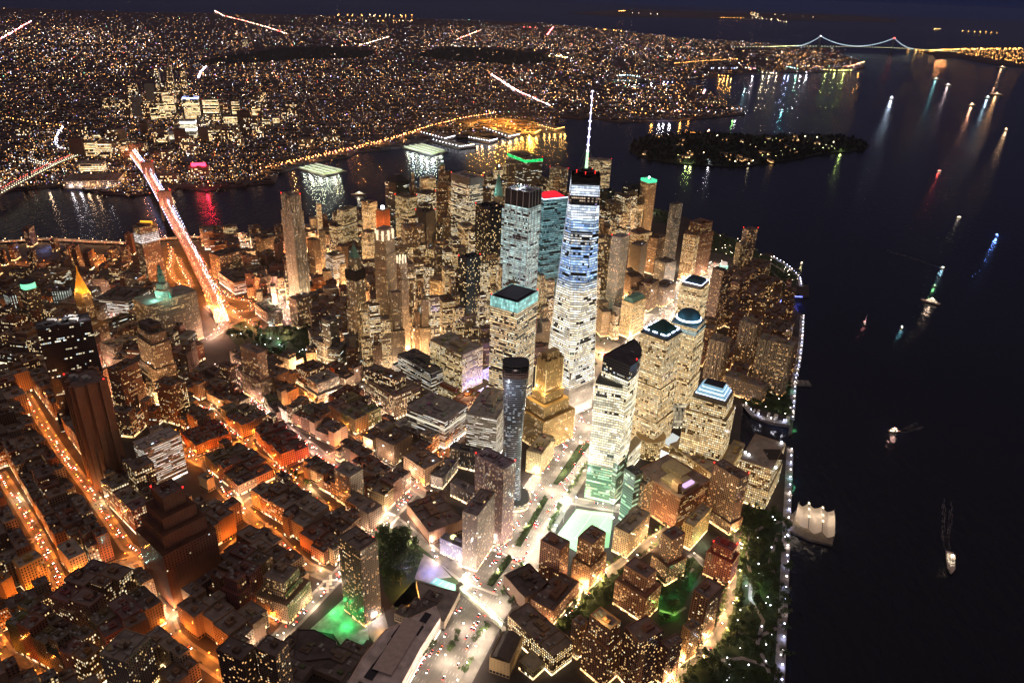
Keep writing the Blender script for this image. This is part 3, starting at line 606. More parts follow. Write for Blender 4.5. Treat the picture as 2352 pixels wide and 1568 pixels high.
# ------------------------------------------------------------------ the tall tapering tower with the lit spire
def wtc():
    c = (-2.0, 20.0); root = empty('skyscraper', (*c, 0)); tag(root, 'tallest tapering glass tower with chamfered corners, blue white upper floors and a lit spire', 'skyscraper')
    e = Vector(at2('d', (1378.7, 409.5), 417))-Vector(at2('d', (1313.7, 406), 417)); ang = math.atan2(e.y, e.x)+math.pi
    N_, R_ = at2('d', (1313.7, 406), 417), at2('d', (1378.7, 409.5), 417)
    mid = ((N_[0]+R_[0])/2, (N_[1]+R_[1])/2)
    ex = Vector((math.cos(ang), math.sin(ang))); ny = Vector((-ex.y, ex.x))
    if ny.y > 0: ny = -ny                     # away from the camera
    c = (mid[0]+ny.x*22, mid[1]+ny.y*22); root.location = (*c, 0)
    b = 31.0; B0 = []; T0 = []
    for k in range(4):
        a = ang+math.pi/4+k*math.pi/2+math.pi/4; B0.append((b*math.sqrt(2)*math.cos(a), b*math.sqrt(2)*math.sin(a)))
    for k in range(4):
        p, q = B0[k], B0[(k+1) % 4]; T0.append(((p[0]+q[0])/2, (p[1]+q[1])/2))
    def ring(t):                               # 8 points: on corner lines and edge lines
        out = []
        for k in range(4):
            p = Vector(B0[k]); tl = Vector(T0[k-1]); tr = Vector(T0[k])
            out.append(tuple(p.lerp(tl, t))); out.append(tuple(p.lerp(tr, t)))
        return out
    z0, z1 = 57.0, 408.0
    mb = MB(); mb.prism(ccw(B0), 0, 18, 3.1); mb.build('entrance_podium', M_TRIM, root, (.5, .5, .5))
    mb = MB(); mb.prism(ccw(offset(ccw(B0), .1)), 18.01, 57, 3.1, top=True); mb.build('podium', fmat('podium_fins', FloorH=2.2, WinW=.9, WinH=.35, Lit=.5, Row=.1, Run=.3, Warm=(1, .85, .68, 1), Strength=.22, WallRough=.4), root, (.42, .38, .34))
    segs = [(57, 140, 'wtcwarm'), (140, 205, 'wtcwarm'), (205, 262, 'wtcgrey'), (262, 345, 'wtcblue'), (345, 376, 'wtcwhite'), (376, 389, 'wtcdeck'), (389, 408, 'wtcwhite')]
    segs = [(57, 150, 'wtcwarm'), (150, 236, 'wtcwarm'), (236, 250, 'wtcgrey'), (250, 312, 'wtcblue'), (312, 330, 'wtcgrey'), (330, 352, 'wtcblue'), (352, 374, 'wtcwhite'), (374, 389, 'wtcdeck'), (389, 405, 'wtcwhite'), (405, 408, 'dark')]
    for za, zb, st in segs:
        mb = MB(); A, Bq = ring((za-z0)/(z1-z0)), ring((zb-z0)/(z1-z0))
        mb.loft(ccw(A), za, ccw(Bq), zb, cap=False, bay=3.1)
        # v follows height
        uv = []; i = 0
        for f in mb.f: uv += mb.uv[i:i+len(f)]; i += len(f)
        mb.build('shaft', ST[st][0], root, (.10, .11, .13))
    top = T0; ob = MB(); ob.prism(ccw(offset(ccw(top), .2)), 408, 417, 3, top=False); ob.build('crown_band', simple('black_crown', (.012, .012, .016), .4), root)
    mb = MB(); mb.face([(*p, 409) for p in ccw(top)]); mb.build('roof', M_ROOF, root, (.03, .03, .035))
    # lit metal edges of the chamfers
    for k in range(4):
        for tq in (T0[k-1], T0[k]):
            mb = MB(); mb.tube((*B0[k], 57), (*tq, 408), .45, n=4); mb.build('steel_edge', simple('bright_steel', (.7, .7, .7), .35, metal=.6), root)
    # round platform and beacons
    mb = MB(); mb.prism(circle(0, 0, 17, 24), 417.2, 420, 3, top=True, bottom=True); mb.prism(circle(0, 0, 15, 24), 422, 423.4, 3, top=True, bottom=True); mb.prism(circle(0, 0, 9, 16), 409.2, 427, 3, top=True)
    mb.build('antenna_platform', M_STEEL, root)
    for k in range(5):
        a = k*1.25+.4; mb = MB(); mb.tube((0, 0, 0), (0, 0, 3), .3, n=4); mb.prism(circle(0, 0, .55, 6), 3, 4, 1, top=True); mb.build('beacon', M_RED, root, None, (15*math.cos(a), 15*math.sin(a), 420))
    sp = MB(); sp.tube((0, 0, 427), (0, 0, 452), 2.4, 1.8, 8); so_ = sp.build('spire', glow((.55, .9, .55), 1.2), root)
    s2 = MB(); s2.tube((0, 0, 452), (0, 0, 538), 1.25, .5, 8); s2.build('mast', glow((.66, .62, 1.0), 1.9), so_)
    for z in (452, 461, 473, 485, 496, 508, 519, 529, 539):
        g = MB(); g.prism(circle(0, 0, 1.9 if z < 500 else 1.4, 10), z, z+1.6, 1, top=True, bottom=True); g.build('light_ring', glow((.72, .74, 1.0), 6), so_)
    for k in range(6):
        a = k*math.pi/3; g = MB(); g.tube((14*math.cos(a), 14*math.sin(a), 423), (1.5*math.cos(a), 1.5*math.sin(a), 462), .16, n=3); g.build('guy_cable', M_GALV, so_)
    occ_poly([(x+c[0], y+c[1]) for x, y in offset(ccw(B0), 4)], 4)
    return root, c
WTC, WC = wtc()

# ------------------------------------------------------------------ towers round the memorial
r, c, P = B('z5', (1132, 258), (1290, 292), (1363, 262), 329, 'mint', SILV, 'tall pale mint office tower with a black open crown, left of the spire tower', tiers=[(8, 3)], n_ac=6)
mb = MB(); Q = offset(P, .3); mb.prism(Q, 300, 330.5, 3); mb.build('crown', simple('black_louvres', (.015, .016, .02), .5), r)
for i in range(4):
    for t in (.0, .25, .5, .75):
        a, b_ = Vector(Q[i]), Vector(Q[(i+1) % 4]); p = a.lerp(b_, t); g = MB(); g.tube((p.x, p.y, 8), (p.x, p.y, 331), .7, n=4); g.build('steel_column', M_TRIM, r, (.5, .5, .48))
for k in range(5):
    g = MB(); x = (k-2)*7; g.tube((x, -4, 329), (x+5, 4, 340), .4, n=4); g.tube((x+5, 4, 340), (x+5, 4, 329), .3, n=4); g.build('roof_crane_frame', M_GALV, r)
point('floodlight', (c[0]+4, c[1]+10, 338), (.9, .95, 1), 26000, .6, r)
B('z5', (1106, 388), (1272, 424), (1300, 408), 268, 'mint', SILV, 'lower shoulder block of pale mint offices on the east side of the black crowned tower', n_ac=4)
r, c, P = B('z5', (1366, 298), (1388, 330), (1528, 308), 298, 'teal', (.05, .12, .15), 'blue glass tower with a red lit roof and a glowing white rim', tiers=[(182, 1.5)], pent=False, n_ac=0)
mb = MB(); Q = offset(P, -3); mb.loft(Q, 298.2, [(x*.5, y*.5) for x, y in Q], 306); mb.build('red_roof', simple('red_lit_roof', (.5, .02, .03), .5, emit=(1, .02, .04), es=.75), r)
mb = MB(); mb.prism(offset(P, .8), 296.6, 298.4, 3); mb.build('rim_light', glow((.6, .75, 1), 2.4), r)
B('z5', (1352, 580), (1372, 610), (1486, 605), 176, 'silver', (.22, .25, .26), 'pale mirror glass block glowing under the red topped tower', n_ac=2, occ=False)
r, c, P = B('z5', (1057, 968), (1210, 1030), (1316, 942), 226, 'sevenw', (.12, .11, .10), 'square amber lit glass tower with a turquoise glowing rim around its dark roof', pent=False, n_ac=0, beacon=True)
mb = MB(); mb.prism(offset(P, .5), 209, 227.5, 1.6); cr = mb.build('glowing_crown', fmat('turquoise_screen', FloorH=6.2, WinW=.86, WinH=.9, Lit=1.2, Row=0, Run=.6, Warm=(.34, .86, .80, 1), Cool=(.5, 1, .95, 1), CoolFrac=.5, Strength=.8), r, (.4, .5, .5))
mb = MB(); mb.prism(offset(P, -5)[::-1], 226.2, 228, 3); mb.prism(offset(P, -5), 226.3, 229, 3, top=True); mb.build('roof_well', simple('dark_roof_well', (.02, .02, .04), .5), r)
B('z5', (943, 362), (1022, 408), (1130, 384), 226, 'darkspot', BLKGL, 'black steel slab tower with scattered amber windows, left of the pale mint tower', beacon=True)
B('z5', (822, 715), (868, 738), (955, 706), 179, 'darkspot', BLKGL, 'dark narrow hotel slab with small amber windows and red roof lights', 'hotel tower', 'hotel_tower', beacon=True)
B('z5', (950, 765), (985, 790), (1082, 762), None, 'office', (.34, .31, .26), 'pale framed office block with wide lit bays beside the dark hotel slab', base=1125, n_ac=4)
r, c, P = B('z5', (632, 858), (757, 905), (824, 860), None, 'masonlit', GOLDST, 'square stone office block with tall lit windows and a heavy cornice by the glass oculus', base=1200, tiers=[(30, 1)], n_ac=5)
for zz in (P,):
    mb = MB(); mb.prism(offset(P, 1.6), LOG[-1][1]-5, LOG[-1][1]-3.4, 3, top=True, bottom=True); mb.build('cornice', M_TRIM, r, GOLDST)
r, c, P = B('z5', (762, 158), (886, 196), (978, 180), 248, 'office', (.42, .40, .36), 'broad pale slab skyscraper with ribbed sides and a dark mechanical top', beacon=True)
mb = MB(); mb.prism(offset(P, .3), 232, 249.5, 3); mb.build('mechanical_band', M_TRIM, r, (.24, .22, .20))
def slender(fr, ptip, Htip, Hs, ws, styles, col, label, rot=.2, tipcol=None, name='art_deco_tower', cat='art deco tower', glowtop=None):
    t = at(fr, ptip, Htip); c = (t.x, t.y); root = empty(name, (*c, 0)); tag(root, label, cat)
    R = Matrix.Rotation(rot, 2); mat, bay = ST[styles]
    prev = 0
    def sq(w): return [tuple(R @ Vector(p)) for p in ((-w, -w), (w, -w), (w, w), (-w, w))]
    for k, (z, w) in enumerate(zip(Hs, ws)):
        mb = MB(); mb.prism(sq(w), prev, z, bay, top=True); mb.build('shaft' if k == len(Hs)-1 else 'setback', mat, root, col); prev = z
        if k: occ_poly([(x+c[0], y+c[1]) for x, y in sq(w)], 4)
    occ_poly([(x+c[0], y+c[1]) for x, y in offset(sq(ws[0]), 2)], 4)
    return root, c, sq
r, c, sq = slender('z5', (703, 35), 290, (60, 110, 190, 225, 250, 266), (27, 20, 14.5, 12, 9, 6.5), 'masonry', BROWN, 'slender stepped brown tower tapering to a needle with a white lantern', .35)
mb = MB(); mb.loft(sq(5), 266, sq(2.2), 278, cap=True); mb.tube((0, 0, 278), (0, 0, 291), .8, .2); mb.build('spire', M_COPPER, r)
g = MB(); g.prism(circle(0, 0, 3.4, 8), 270, 276, 1, top=True); g.build('lantern', glow((.95, .9, 1), 5), r)
r, c, sq = slender('z5', (1086, 100), 283, (70, 130, 185, 208), (24, 18, 14, 11.5), 'masonry', TAN, 'stone tower with a steep green copper pyramid and a needle tip', .35)
mb = MB(); mb.loft(sq(11.5), 208.1, sq(1.2), 262, cap=True); mb.tube((0, 0, 262), (0, 0, 282), .9, .25); mb.build('pyramid_roof', M_COPPER, r)
g = MB(); g.prism(circle(0, 0, 1.3, 8), 279, 282, 1, top=True); g.build('tip_light', glow((.8, .95, 1), 8), r)
point('floodlight', (c[0]+14, c[1]+22, 222), (.85, 1, .95), 16000, .8, r)
slender('z5', (1172, 90), 226, (60, 130, 180, 226), (22, 15, 12, 9), 'masonry', TAN, 'plain stepped stone tower just left of the green rimmed slab', .3)
slender('z5', (505, 155), 228, (50, 100, 150, 190, 228), (22, 14, 11, 8, 3.5), 'masonry', BROWN, 'thin brown stepped tower near the east shore, right of the dark rounded tower', .4)
r, c, P = B('z5', (1158, 14), (1262, 62), (1358, 46), 209, 'officedim', (.34, .27, .17), 'wide waterfront slab with a green glowing band under its roof', beacon=True)
ST['dim2'] = ST['office']
mb = MB(); mb.prism(offset(P, .4), 198, 206, 5); mb.build('green_band', fmat('green_band_glow', FloorH=3.2, WinW=.8, WinH=.7, Lit=1.2, Row=0, Run=.2, Warm=(.02, 1, .22, 1), Cool=(.02, .9, .2, 1), Strength=1.3), r, (.03, .1, .04))
B('z5', (1407, 118), (1425, 124), (1550, 131), 160, 'pier', PALE, 'pale ribbed office slab behind the spire tower on its left', beacon=True)
B('z5', (1684, 66), (1838, 76), (1858, 66), 185, 'masonlit', PALE, 'gridded office slab behind the spire tower on its right with red lights along its top', beacon=True)
# right of the spire tower
r, c, P = B('z6', (665, 242), (742, 268), (866, 238), 165, 'dark', BLKGL, 'black glass tower by the harbour with one yellow lit side', beacon=False)
r, c, P = B('z6', (793, 192), (830, 212), (870, 202), 195, 'masonry', TAN, 'narrow harbour tower with a green glowing crown and a bright white lamp')
g = MB(); g.prism(offset(P, .3), 190, 198, 2, top=True); g.build('crown', glow((.1, .9, .45), .9), r)
g = MB(); g.prism(circle(0, 0, 2.6, 8), 199, 204, 1, top=True); g.build('lamp', glow((.6, 1, .95), 8), r)
B('z6', (512, 262), (560, 278), (602, 270), 150, 'dark', (.02, .035, .035), 'dark green glass block just right of the spire tower by the harbour')
B('z6', (498, 500), (560, 532), (590, 505), 100, 'masonry', TAN, 'brown stone office block at the right flank of the spire tower')
B('z6', (592, 575), (648, 596), (690, 570), None, 'pier', WHITE, 'tall white gridded tower with a red roof light, right of the spire tower', 'apartment tower', base=1190, beacon=True)
B('z6', (724, 628), (782, 650), (806, 618), 120, 'blank', TAN, 'plain windowless brown slab tower behind the twin stone blocks')
r, c, P = B('z6', (650, 1010), (722, 1034), (816, 992), None, 'masonlit', GOLDST, 'ornate stone block with a green mansard roof facing the memorial plaza', base=1268)
mb = MB(); z = LOG[-1][1]; mb.loft(offset(P, -1), z+.1, offset(P, -6), z+9, cap=True); mb.build('mansard_roof', M_COPPER, r)
B('z6', (597, 1045), (640, 1062), (662, 1040), None, 'masonry', PALE, 'narrow pale stone block attached to the mansard roofed block', base=1235)
B('z6', (480, 960), (520, 985), (556, 960), None, 'masonry', PINKST, 'brick office block with blue sign lights behind the spire tower', base=1120)
B('z6', (975, 360), (1002, 370), (1058, 360), 200, 'slit', (.20, .18, .15), 'tall slim tower with a bright vertical line of windows near the south shore', 'apartment tower', beacon=False)
B('z6', (1110, 478), (1186, 502), (1256, 478), 145, 'masonry', (.28, .13, .07), 'reddish brown stepped tower with a lit finial at the foot of the wide avenue', tiers=[(120, 5)])
B('z6', (1068, 562), (1150, 580), (1172, 562), 125, 'masonlit', (.36, .19, .08), 'orange lit brick slab in front of the reddish stepped tower')
B('z6', (884, 735), (944, 764), (1010, 742), None, 'masonry', GREY, 'grey mid rise block beside the low glowing hall near the wide avenue', base=905)
B('z6', (600, 655), (640, 675), (690, 650), 95, 'masonry', BROWN, 'low brown block behind the plain windowless slab')
B('z6', (790, 880), (850, 905), (885, 870), None, 'masonry', BROWN, 'dark brown block with small roof turret, right of the ornate mansard block', base=1090)
B('z6', (880, 900), (935, 930), (1000, 885), None, 'masonry', (.24, .17, .13), 'broad brown block along the wide avenue behind the glass dome tower', base=1060)
B('z6', (690, 540), (760, 570), (850, 550), 105, 'masonlit', (.34, .2, .1), 'wide warm stone block with a red roof light in the middle of the downtown cluster')
B('z6', (850, 580), (890, 600), (940, 570), 100, 'masonry', BROWN, 'narrow brown stone tower left of the tall slim tower')
# four towers with the lit roof shapes
r, c, P = B('z6', (1040, 908), (1188, 945), (1236, 898), 160, 'gridglass', GOLDST, 'stone and glass tower under a stepped pyramid roof outlined in white light', roofs=False)
mb = MB(); mb.prism(offset(P, -3), 160, 168, 3, top=True); mb.build('crown', M_TRIM, r, (.16, .15, .14))
mb = MB(); mb.loft(offset(P, -4), 168.1, offset(P, -12), 176, cap=True); mb.build('pyramid_roof', simple('dark_copper', (.03, .07, .09), .5), r)
for o, z in ((-3.2, 168.0),):
    mb = MB(); q = offset(P, o); mb.prism(q, z, z+1.6, 3); mb.build('rim_light', glow((.62, .72, 1), 5), r)
r, c, P = B('z6', (978, 1152), (1148, 1203), (1206, 1135), 171, 'gridglass', GOLDST, 'stone and glass tower under a round blue green dome ringed with white light', roofs=False, tiers=[(128, 2), (70, 4)])
mb = MB(); mb.face([(*p, 171) for p in P]); mb.build('roof', M_ROOF, r, (.10, .12, .13))
mb = MB(); R_ = 21; mb.prism(circle(0, 0, R_, 32), 171.1, 177, 3, top=True); mb.build('drum', simple('teal_drum', (.08, .16, .18), .5), r)
mb = MB()
for k in range(6):
    a0, a1 = k*math.pi/12, (k+1)*math.pi/12; mb.loft(circle(0, 0, 20*math.cos(a0), 32), 178.8+15*math.sin(a0), circle(0, 0, max(.1, 20*math.cos(a1)), 32), 178.8+15*math.sin(a1), cap=False)
mb.build('dome', simple('dome_copper', (.03, .09, .12), .45), r)
mb = MB(); mb.prism(circle(0, 0, 21.6, 40), 176.6, 178.4, 3, top=True); mb.build('ring_light', glow((.66, .78, 1), 5), r)
mb = MB(); mb.prism(offset(P, .4), 158, 166, 3); mb.build('glass_band', ST['mint'][0], r, SILV)
point('crown_lamp', (c[0]+26, c[1]+26, 186), (.4, .75, 1), 9000, 1, r); point('crown_lamp', (c[0]-20, c[1]+28, 186), (.4, .75, 1), 9000, 1, r)
H3 = 205
r, c, P = B('b5', (690, 62), (936, 142), (1086, 62), H3, 'gridglass', GOLDST, 'stone and glass tower under a dark green pyramid roof with dashes of white light', roofs=False, tiers=[(122, 2.2), (62, 5)])
mb = MB(); mb.loft(offset(P, .8), H3+.1, offset(P, -4), H3+5, cap=True); mb.build('crown', M_TRIM, r, (.05, .07, .08))
tip = Vector(at('z6', (935, 1105), 226)); q = offset(P, -4)
mb = MB(); mb.loft(q, H3+5.1, [(x*.06, y*.06) for x, y in q], 226, cap=True); mb.build('pyramid_roof', simple('green_pyramid', (.02, .09, .08), .5), r)
for i in range(4):
    a, b_ = Vector(q[i]), Vector(q[(i+1) % 4])
    for t0 in (.05, .4, .75):
        p0, p1 = a.lerp(b_, t0), a.lerp(b_, t0+.2); g = MB(); g.tube((p0.x*1.04, p0.y*1.04, H3+6), (p1.x*1.04, p1.y*1.04, H3+6), 1.0, n=4); g.build('dash_light', glow((.62, .72, 1), 6), r)
mb = MB(); mb.prism(circle(-6, 26, 24, 24), 0, 34, 3, top=True); mb.build('round_podium', ST['grid'][0], r, GOLDST)
r, c, P = B('b5', (1140, 668), (1468, 735), (1600, 640), 128, 'gridglass', GOLDST, 'broad stone tower with glowing blue stepped terraces under a flat black roof', roofs=False, tiers=[(108, 5), (30, 16)])
r.location.z = 0
for k, (o, z, h) in enumerate(((-2, 128, 7), (-5.5, 136, 4.2), (-9, 141, 4.2), (-12, 145.5, 4.5))):
    mb = MB(); mb.prism(offset(P, o), z+.05, z+h, 3, top=True)
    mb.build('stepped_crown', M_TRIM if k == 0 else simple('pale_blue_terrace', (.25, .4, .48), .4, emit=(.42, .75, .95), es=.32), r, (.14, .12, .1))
    if k:
        mb = MB(); mb.prism(offset(P, o+1.0), z-.7, z+.04, 3); mb.build('terrace_light', glow((.55, .68, 1), 5.5), r)
mb = MB(); mb.face([(*p, 150.1) for p in offset(P, -12.2)]); mb.build('flat_roof', simple('black_roof', (.03, .03, .035), .7), r)
# the curved bank headquarters
Hg = 228
g0 = [Vector(at2('b5', p, Hg)) for p in ((365, 275), (605, 372), (640, 128))]
poly = [at2('b5', p, Hg) for p in ((365, 275), (605, 372), (668, 325), (705, 272), (712, 225), (690, 170), (640, 128))]
poly = ccw(poly)
r, c, P = building('office_tower', poly, Hg, 'dark', (.03, .035, .05), 'golden lit glass tower with one curved side and a black tilted crown', 'office tower', pent=False, n_ac=2, beacon=True)
LOG.append(('goldman', Hg, [round((g0[1]-g0[0]).length), round((g0[2]-g0[0]).length)], [round(v) for v in c]))
for q in [o for o in r.children if o.name.startswith('wall')]: bpy.data.objects.remove(q)
for z0, z1, st, nm in ((0, 72, 'green', 'podium'), (72, 205, 'golden', 'shaft'), (205, 229, 'dark', 'crown')):
    mb = MB(); mb.prism(P, z0, z1, ST[st][1]); mb.build(nm, ST[st][0], r, (.16, .14, .11) if st != 'dark' else (.03, .035, .05))
gw = [at2('b5', p, 196) for p in ((300, 500), (536, 545), (560, 500), (340, 430))]; gw = ccw(gw); gl = local(gw, c)
mb = MB(); mb.prism(gl, 60, 196, 3.4); mb.face([(*p, 196) for p in gl]); mb.build('lower_slab', ST['golden'][0], r, (.16, .14, .11))
mb = MB(); mb.prism(offset(gl, .2), 0, 60, 3.4); mb.build('green_slab', ST['green'][0], r, (.1, .16, .1))
mb = MB(); mb.prism(offset(gl, .3), 192, 197, 3, top=True); mb.build('slab_roof', M_TRIM, r, (.05, .05, .05))
occ_poly(offset(gw, 3), 4); GOLD_C = c
# brick telephone building
r, c, P = B('b2', (1895, 300), (1990, 345), (2142, 290), 150, 'pier', (.55, .36, .14), 'golden floodlit art deco tower with a ragged stepped crown and lit vertical edges', 'art deco tower', tiers=[(96, 3), (78, 10), (58, 18)], n_ac=2)
for i in range(4):
    for t in (.1, .3, .5, .7, .9):
        a, b_ = Vector(P[i]), Vector(P[(i+1) % 4]); p = a.lerp(b_, t); g = MB(); g.box(p.x, p.y, 140, 3.4, 3.4, 15.5 if t in (.3, .7) else 12.5, .3); g.build('pinnacle', M_TRIM, r, (.42, .28, .12))
mb = MB(); mb.prism(offset(P, -5), 150, 163, 3, top=True); mb.build('crown_block', ST['masonry'][0], r, (.4, .27, .12))
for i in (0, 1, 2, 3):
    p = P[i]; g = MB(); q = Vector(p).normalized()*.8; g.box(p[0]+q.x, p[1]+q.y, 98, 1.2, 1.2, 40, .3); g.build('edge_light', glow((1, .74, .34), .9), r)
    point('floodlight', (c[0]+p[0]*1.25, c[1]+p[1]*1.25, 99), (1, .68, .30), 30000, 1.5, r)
TEL = c
SPLIT = []
def SP(fr, L, N_, R_, H, col, nm, base=None, st='loft'):
    if H is None: H = height_from_base(fr, N_, base)
    P = footprint(fr, L, N_, R_, H); SPLIT.append((P, H, st, col, nm)); occ_poly(offset(P, 1), 4)
# ------------------------------------------------------------------ round the park and the bridge approach
AP, OT = 'apartment tower', 'office tower'
# the rippling steel apartment tower
t = footprint('z1', (1880, 1305), (1950, 1325), (2022, 1312), 262)
r, c, P = building('apartment_tower', t, 262, 'slit', (.42, .36, .28), 'tall rippling steel apartment tower with red lights, alone by the east river', AP, tiers=[(228, 2), (20, 9)], beacon=True)
LOG.append(('8spruce', 262, [], [round(v) for v in c]))
for i in range(4):
    for t_ in (.2, .5, .8):
        a, b_ = Vector(P[i]), Vector(P[(i+1) % 4]); p = a.lerp(b_, t_); g = MB()
        g.prism(circle(p.x*1.02, p.y*1.02, 2.6, 8), 24, 264+2*math.sin(i*2+t_*9), 1.5); g.build('ripple_bay', ST['slit'][0], r, (.42, .36, .28))
point('floodlight', (c[0]-30, c[1]+45, 32), (1, .76, .46), 160000, 2, r); point('floodlight', (c[0]+40, c[1]+35, 32), (1, .76, .46), 160000, 2, r)
# two tall neighbours with lit crowns
def crownlit(r, P, z0, h, col, s, o=-1.5):
    mb = MB(); mb.prism(offset(P, o), z0, z0+h, 3, top=True); mb.build('lit_crown', ST['masonlit'][0], r, (.5, .4, .28))
    for k, p in enumerate(offset(P, 1.2)):
        g = MB(); g.box(p[0], p[1], z0-1, 1.5, 1.5, h*.8); g.build('crown_light', glow(col, s), r)
r, c, P = B('z5', (255, 560), (322, 578), (372, 548), 262, 'masonry', (.55, .42, .27), 'very tall slender stone apartment tower with a bright white lit crown', AP, tiers=[(225, 1.2), (60, 3)], n_ac=0, roofs=False)
for k in range(8):
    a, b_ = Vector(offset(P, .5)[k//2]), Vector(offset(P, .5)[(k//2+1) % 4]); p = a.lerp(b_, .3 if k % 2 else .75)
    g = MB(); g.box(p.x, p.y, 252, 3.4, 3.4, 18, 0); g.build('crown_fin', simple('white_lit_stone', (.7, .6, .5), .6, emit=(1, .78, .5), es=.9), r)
mb = MB(); mb.prism(offset(P, -2.5), 262, 272, 3, top=True); mb.build('crown_block', M_TRIM, r, (.35, .25, .2))
r2 = r
for dx, dy in ((-30, 20), (5, 38), (36, 15)): point('facade_fill', (c[0]+dx, c[1]+dy, 12), (1, .68, .34), 220000, 3, r)  # unseen fill lights added at the foot to brighten the shaft
r, c, P = B('z5', (262, 400), (305, 412), (345, 398), 232, 'slit', (.32, .17, .1), 'unfinished tower wrapped in orange lit scaffolding with a dazzling white lamp on top', AP, roofs=False)
mb = MB(); mb.prism(offset(P, .6), 186, 232, 1.5); mb.build('scaffold_net', simple('orange_net', (.45, .16, .07), .9, .5, .4), r)
for k in range(4):
    a = k*1.57+.4; point('work_lamp', (c[0]+26*math.cos(a), c[1]+26*math.sin(a), 205), (1, .38, .12), 12000, 1, r)
g = MB(); g.prism(circle(0, 0, 4, 8), 234, 240, 1, top=True); g.build('site_lamp', glow((1, .95, .9), 6), r)
g = MB(); g.prism(circle(0, 0, 6, 8), 232, 234, 1, top=True); g.build('roof_deck', M_GALV, r)
r, c, P = B('z5', (395, 730), (425, 742), (462, 728), 205, 'slit', (.42, .32, .22), 'slim apartment tower with a glowing cream crown of fins, right of the tallest stone tower', AP, tiers=[(165, 1.5)], roofs=False)
for k in range(8):
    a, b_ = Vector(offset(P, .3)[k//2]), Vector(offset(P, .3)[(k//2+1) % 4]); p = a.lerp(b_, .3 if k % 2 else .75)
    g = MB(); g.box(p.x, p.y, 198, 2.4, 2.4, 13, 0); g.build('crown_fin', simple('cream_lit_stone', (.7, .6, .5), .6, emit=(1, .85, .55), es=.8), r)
# the gothic tower with the netted middle
r, c, P = B('z5', (52, 800), (115, 822), (182, 800), 190, 'pier', (.40, .31, .2), 'gothic stone tower with a black netted collar and a pyramid top', 'gothic tower', name='gothic_tower', roofs=False, tiers=[(110, 2)])
mb = MB(); mb.prism(offset(P, .9), 172, 190.5, 2, top=True); mb.build('netting', simple('black_netting', (.02, .018, .017), .9), r)
mb = MB(); mb.prism(offset(P, -4), 190.6, 214, 2.6, top=True); mb.build('upper_stage', ST['pier'][0], r, (.36, .32, .22))
mb = MB(); q = offset(P, -5); mb.loft(q, 214, [(x*.12, y*.12) for x, y in q], 238, cap=True); mb.tube((0, 0, 238), (0, 0, 244), .5, .2); mb.build('pyramid_roof', M_COPPER, r)
B('b6', (1520, 40), (1684, 75), (1812, 45), None, 'pier', (.46, .36, .22), 'broad lit stone block with close vertical piers below the gothic tower', base=560, n_ac=5)
r, c, P = B('b6', (1512, 318), (1560, 345), (1640, 318), None, 'blank', GREY, 'windowless dark slab with a flat blank wall beside the lit stone block', base=590)
B('b6', (1290, 175), (1385, 200), (1480, 180), 95, 'officedim', (.18, .17, .16), 'modern dark tower with lit corner floors above the park', n_ac=2)
B('b6', (1230, 345), (1340, 400), (1400, 370), 42, 'loftlit', GREY, 'low grey office block with bright strip windows beside the park trees')
B('b6', (1375, 432), (1470, 455), (1512, 385), None, 'officedim', (.2, .19, .17), 'narrow modern block with brilliantly lit corner windows', base=640)
B('b6', (1165, 705), (1275, 760), (1478, 690), None, 'loftlit', (.46, .40, .34), 'pale long loft block with stepped penthouses, several roof cabins', base=930, cat='loft building', name='loft_building', tiers=[(20, 5)], n_ac=7, tank=True)
B('b6', (1060, 600), (1180, 650), (1350, 600), 38, 'loftlit', BROWN, 'dark loft block with a grid of glowing windows just west of the park', cat='loft building', name='loft_building', tank=True)
B('b6', (565, 415), (735, 490), (832, 478), None, 'masonry', (.40, .27, .19), 'tall setback stone tower with a lit roof garden above the pink lit street', base=925, cat='office tower', tiers=[(45, 3)], n_ac=7)
B('z4', (910, 690), (1010, 745), (1120, 720), 122, 'masonry', (.30, .21, .14), 'old brown office tower with a dark hipped crown near the square', tiers=[(105, 3), (60, 5)], n_ac=2)
r, c, P = B('z4', (925, 650), (1005, 690), (1085, 665), 132, 'blank', (.12, .08, .06), 'dark mansard crown block rising over the old brown office tower', occ=False, n_ac=1)
B('z4', (1150, 830), (1195, 870), (1352, 795), None, 'masonry', (.36, .12, .06), 'low red brick block with two rows of lit windows', base=975, n_ac=2)
B('z4', (1020, 1068), (1150, 1085), (1240, 1062), 75, 'masonry', BROWN, 'brown block with brightly lit square windows on its narrow side', n_ac=4, tank=True)
B('z4', (1170, 1060), (1180, 1078), (1245, 1050), 70, 'masonlit', BROWN, 'narrow annex full of lit square windows', occ=False)
B('z4', (745, 950), (800, 985), (918, 915), 105, 'masonry', (.24, .13, .08), 'tall dark brick tower with many small lit windows, behind the pale ribbon window block', tank=True, n_ac=5)
B('z4', (1480, 930), (1530, 965), (1560, 940), 50, 'masonry', (.2, .12, .09), 'small dark mid rise between the lofts and the park')
B('z4', (700, 780), (760, 830), (800, 790), 48, 'pier', (.5, .36, .26), 'pinkish stone court house lit from its plaza side', 'court house', 'court_house')
B('z4', (700, 640), (735, 665), (890, 610), 55, 'officedim', (.1, .09, .07), 'dark glass office with two green lit roof openings', n_ac=2)
B('z4', (780, 760), (830, 790), (900, 750), 50, 'masonlit', (.36, .27, .18), 'beige office block between the green lit roof and the old brown tower')
B('z4', (690, 470), (860, 520), (930, 430), 50, 'ribbon', (.12, .10, .09), 'long dark institutional block with lit ribbon windows beside the domed tower', n_ac=5)
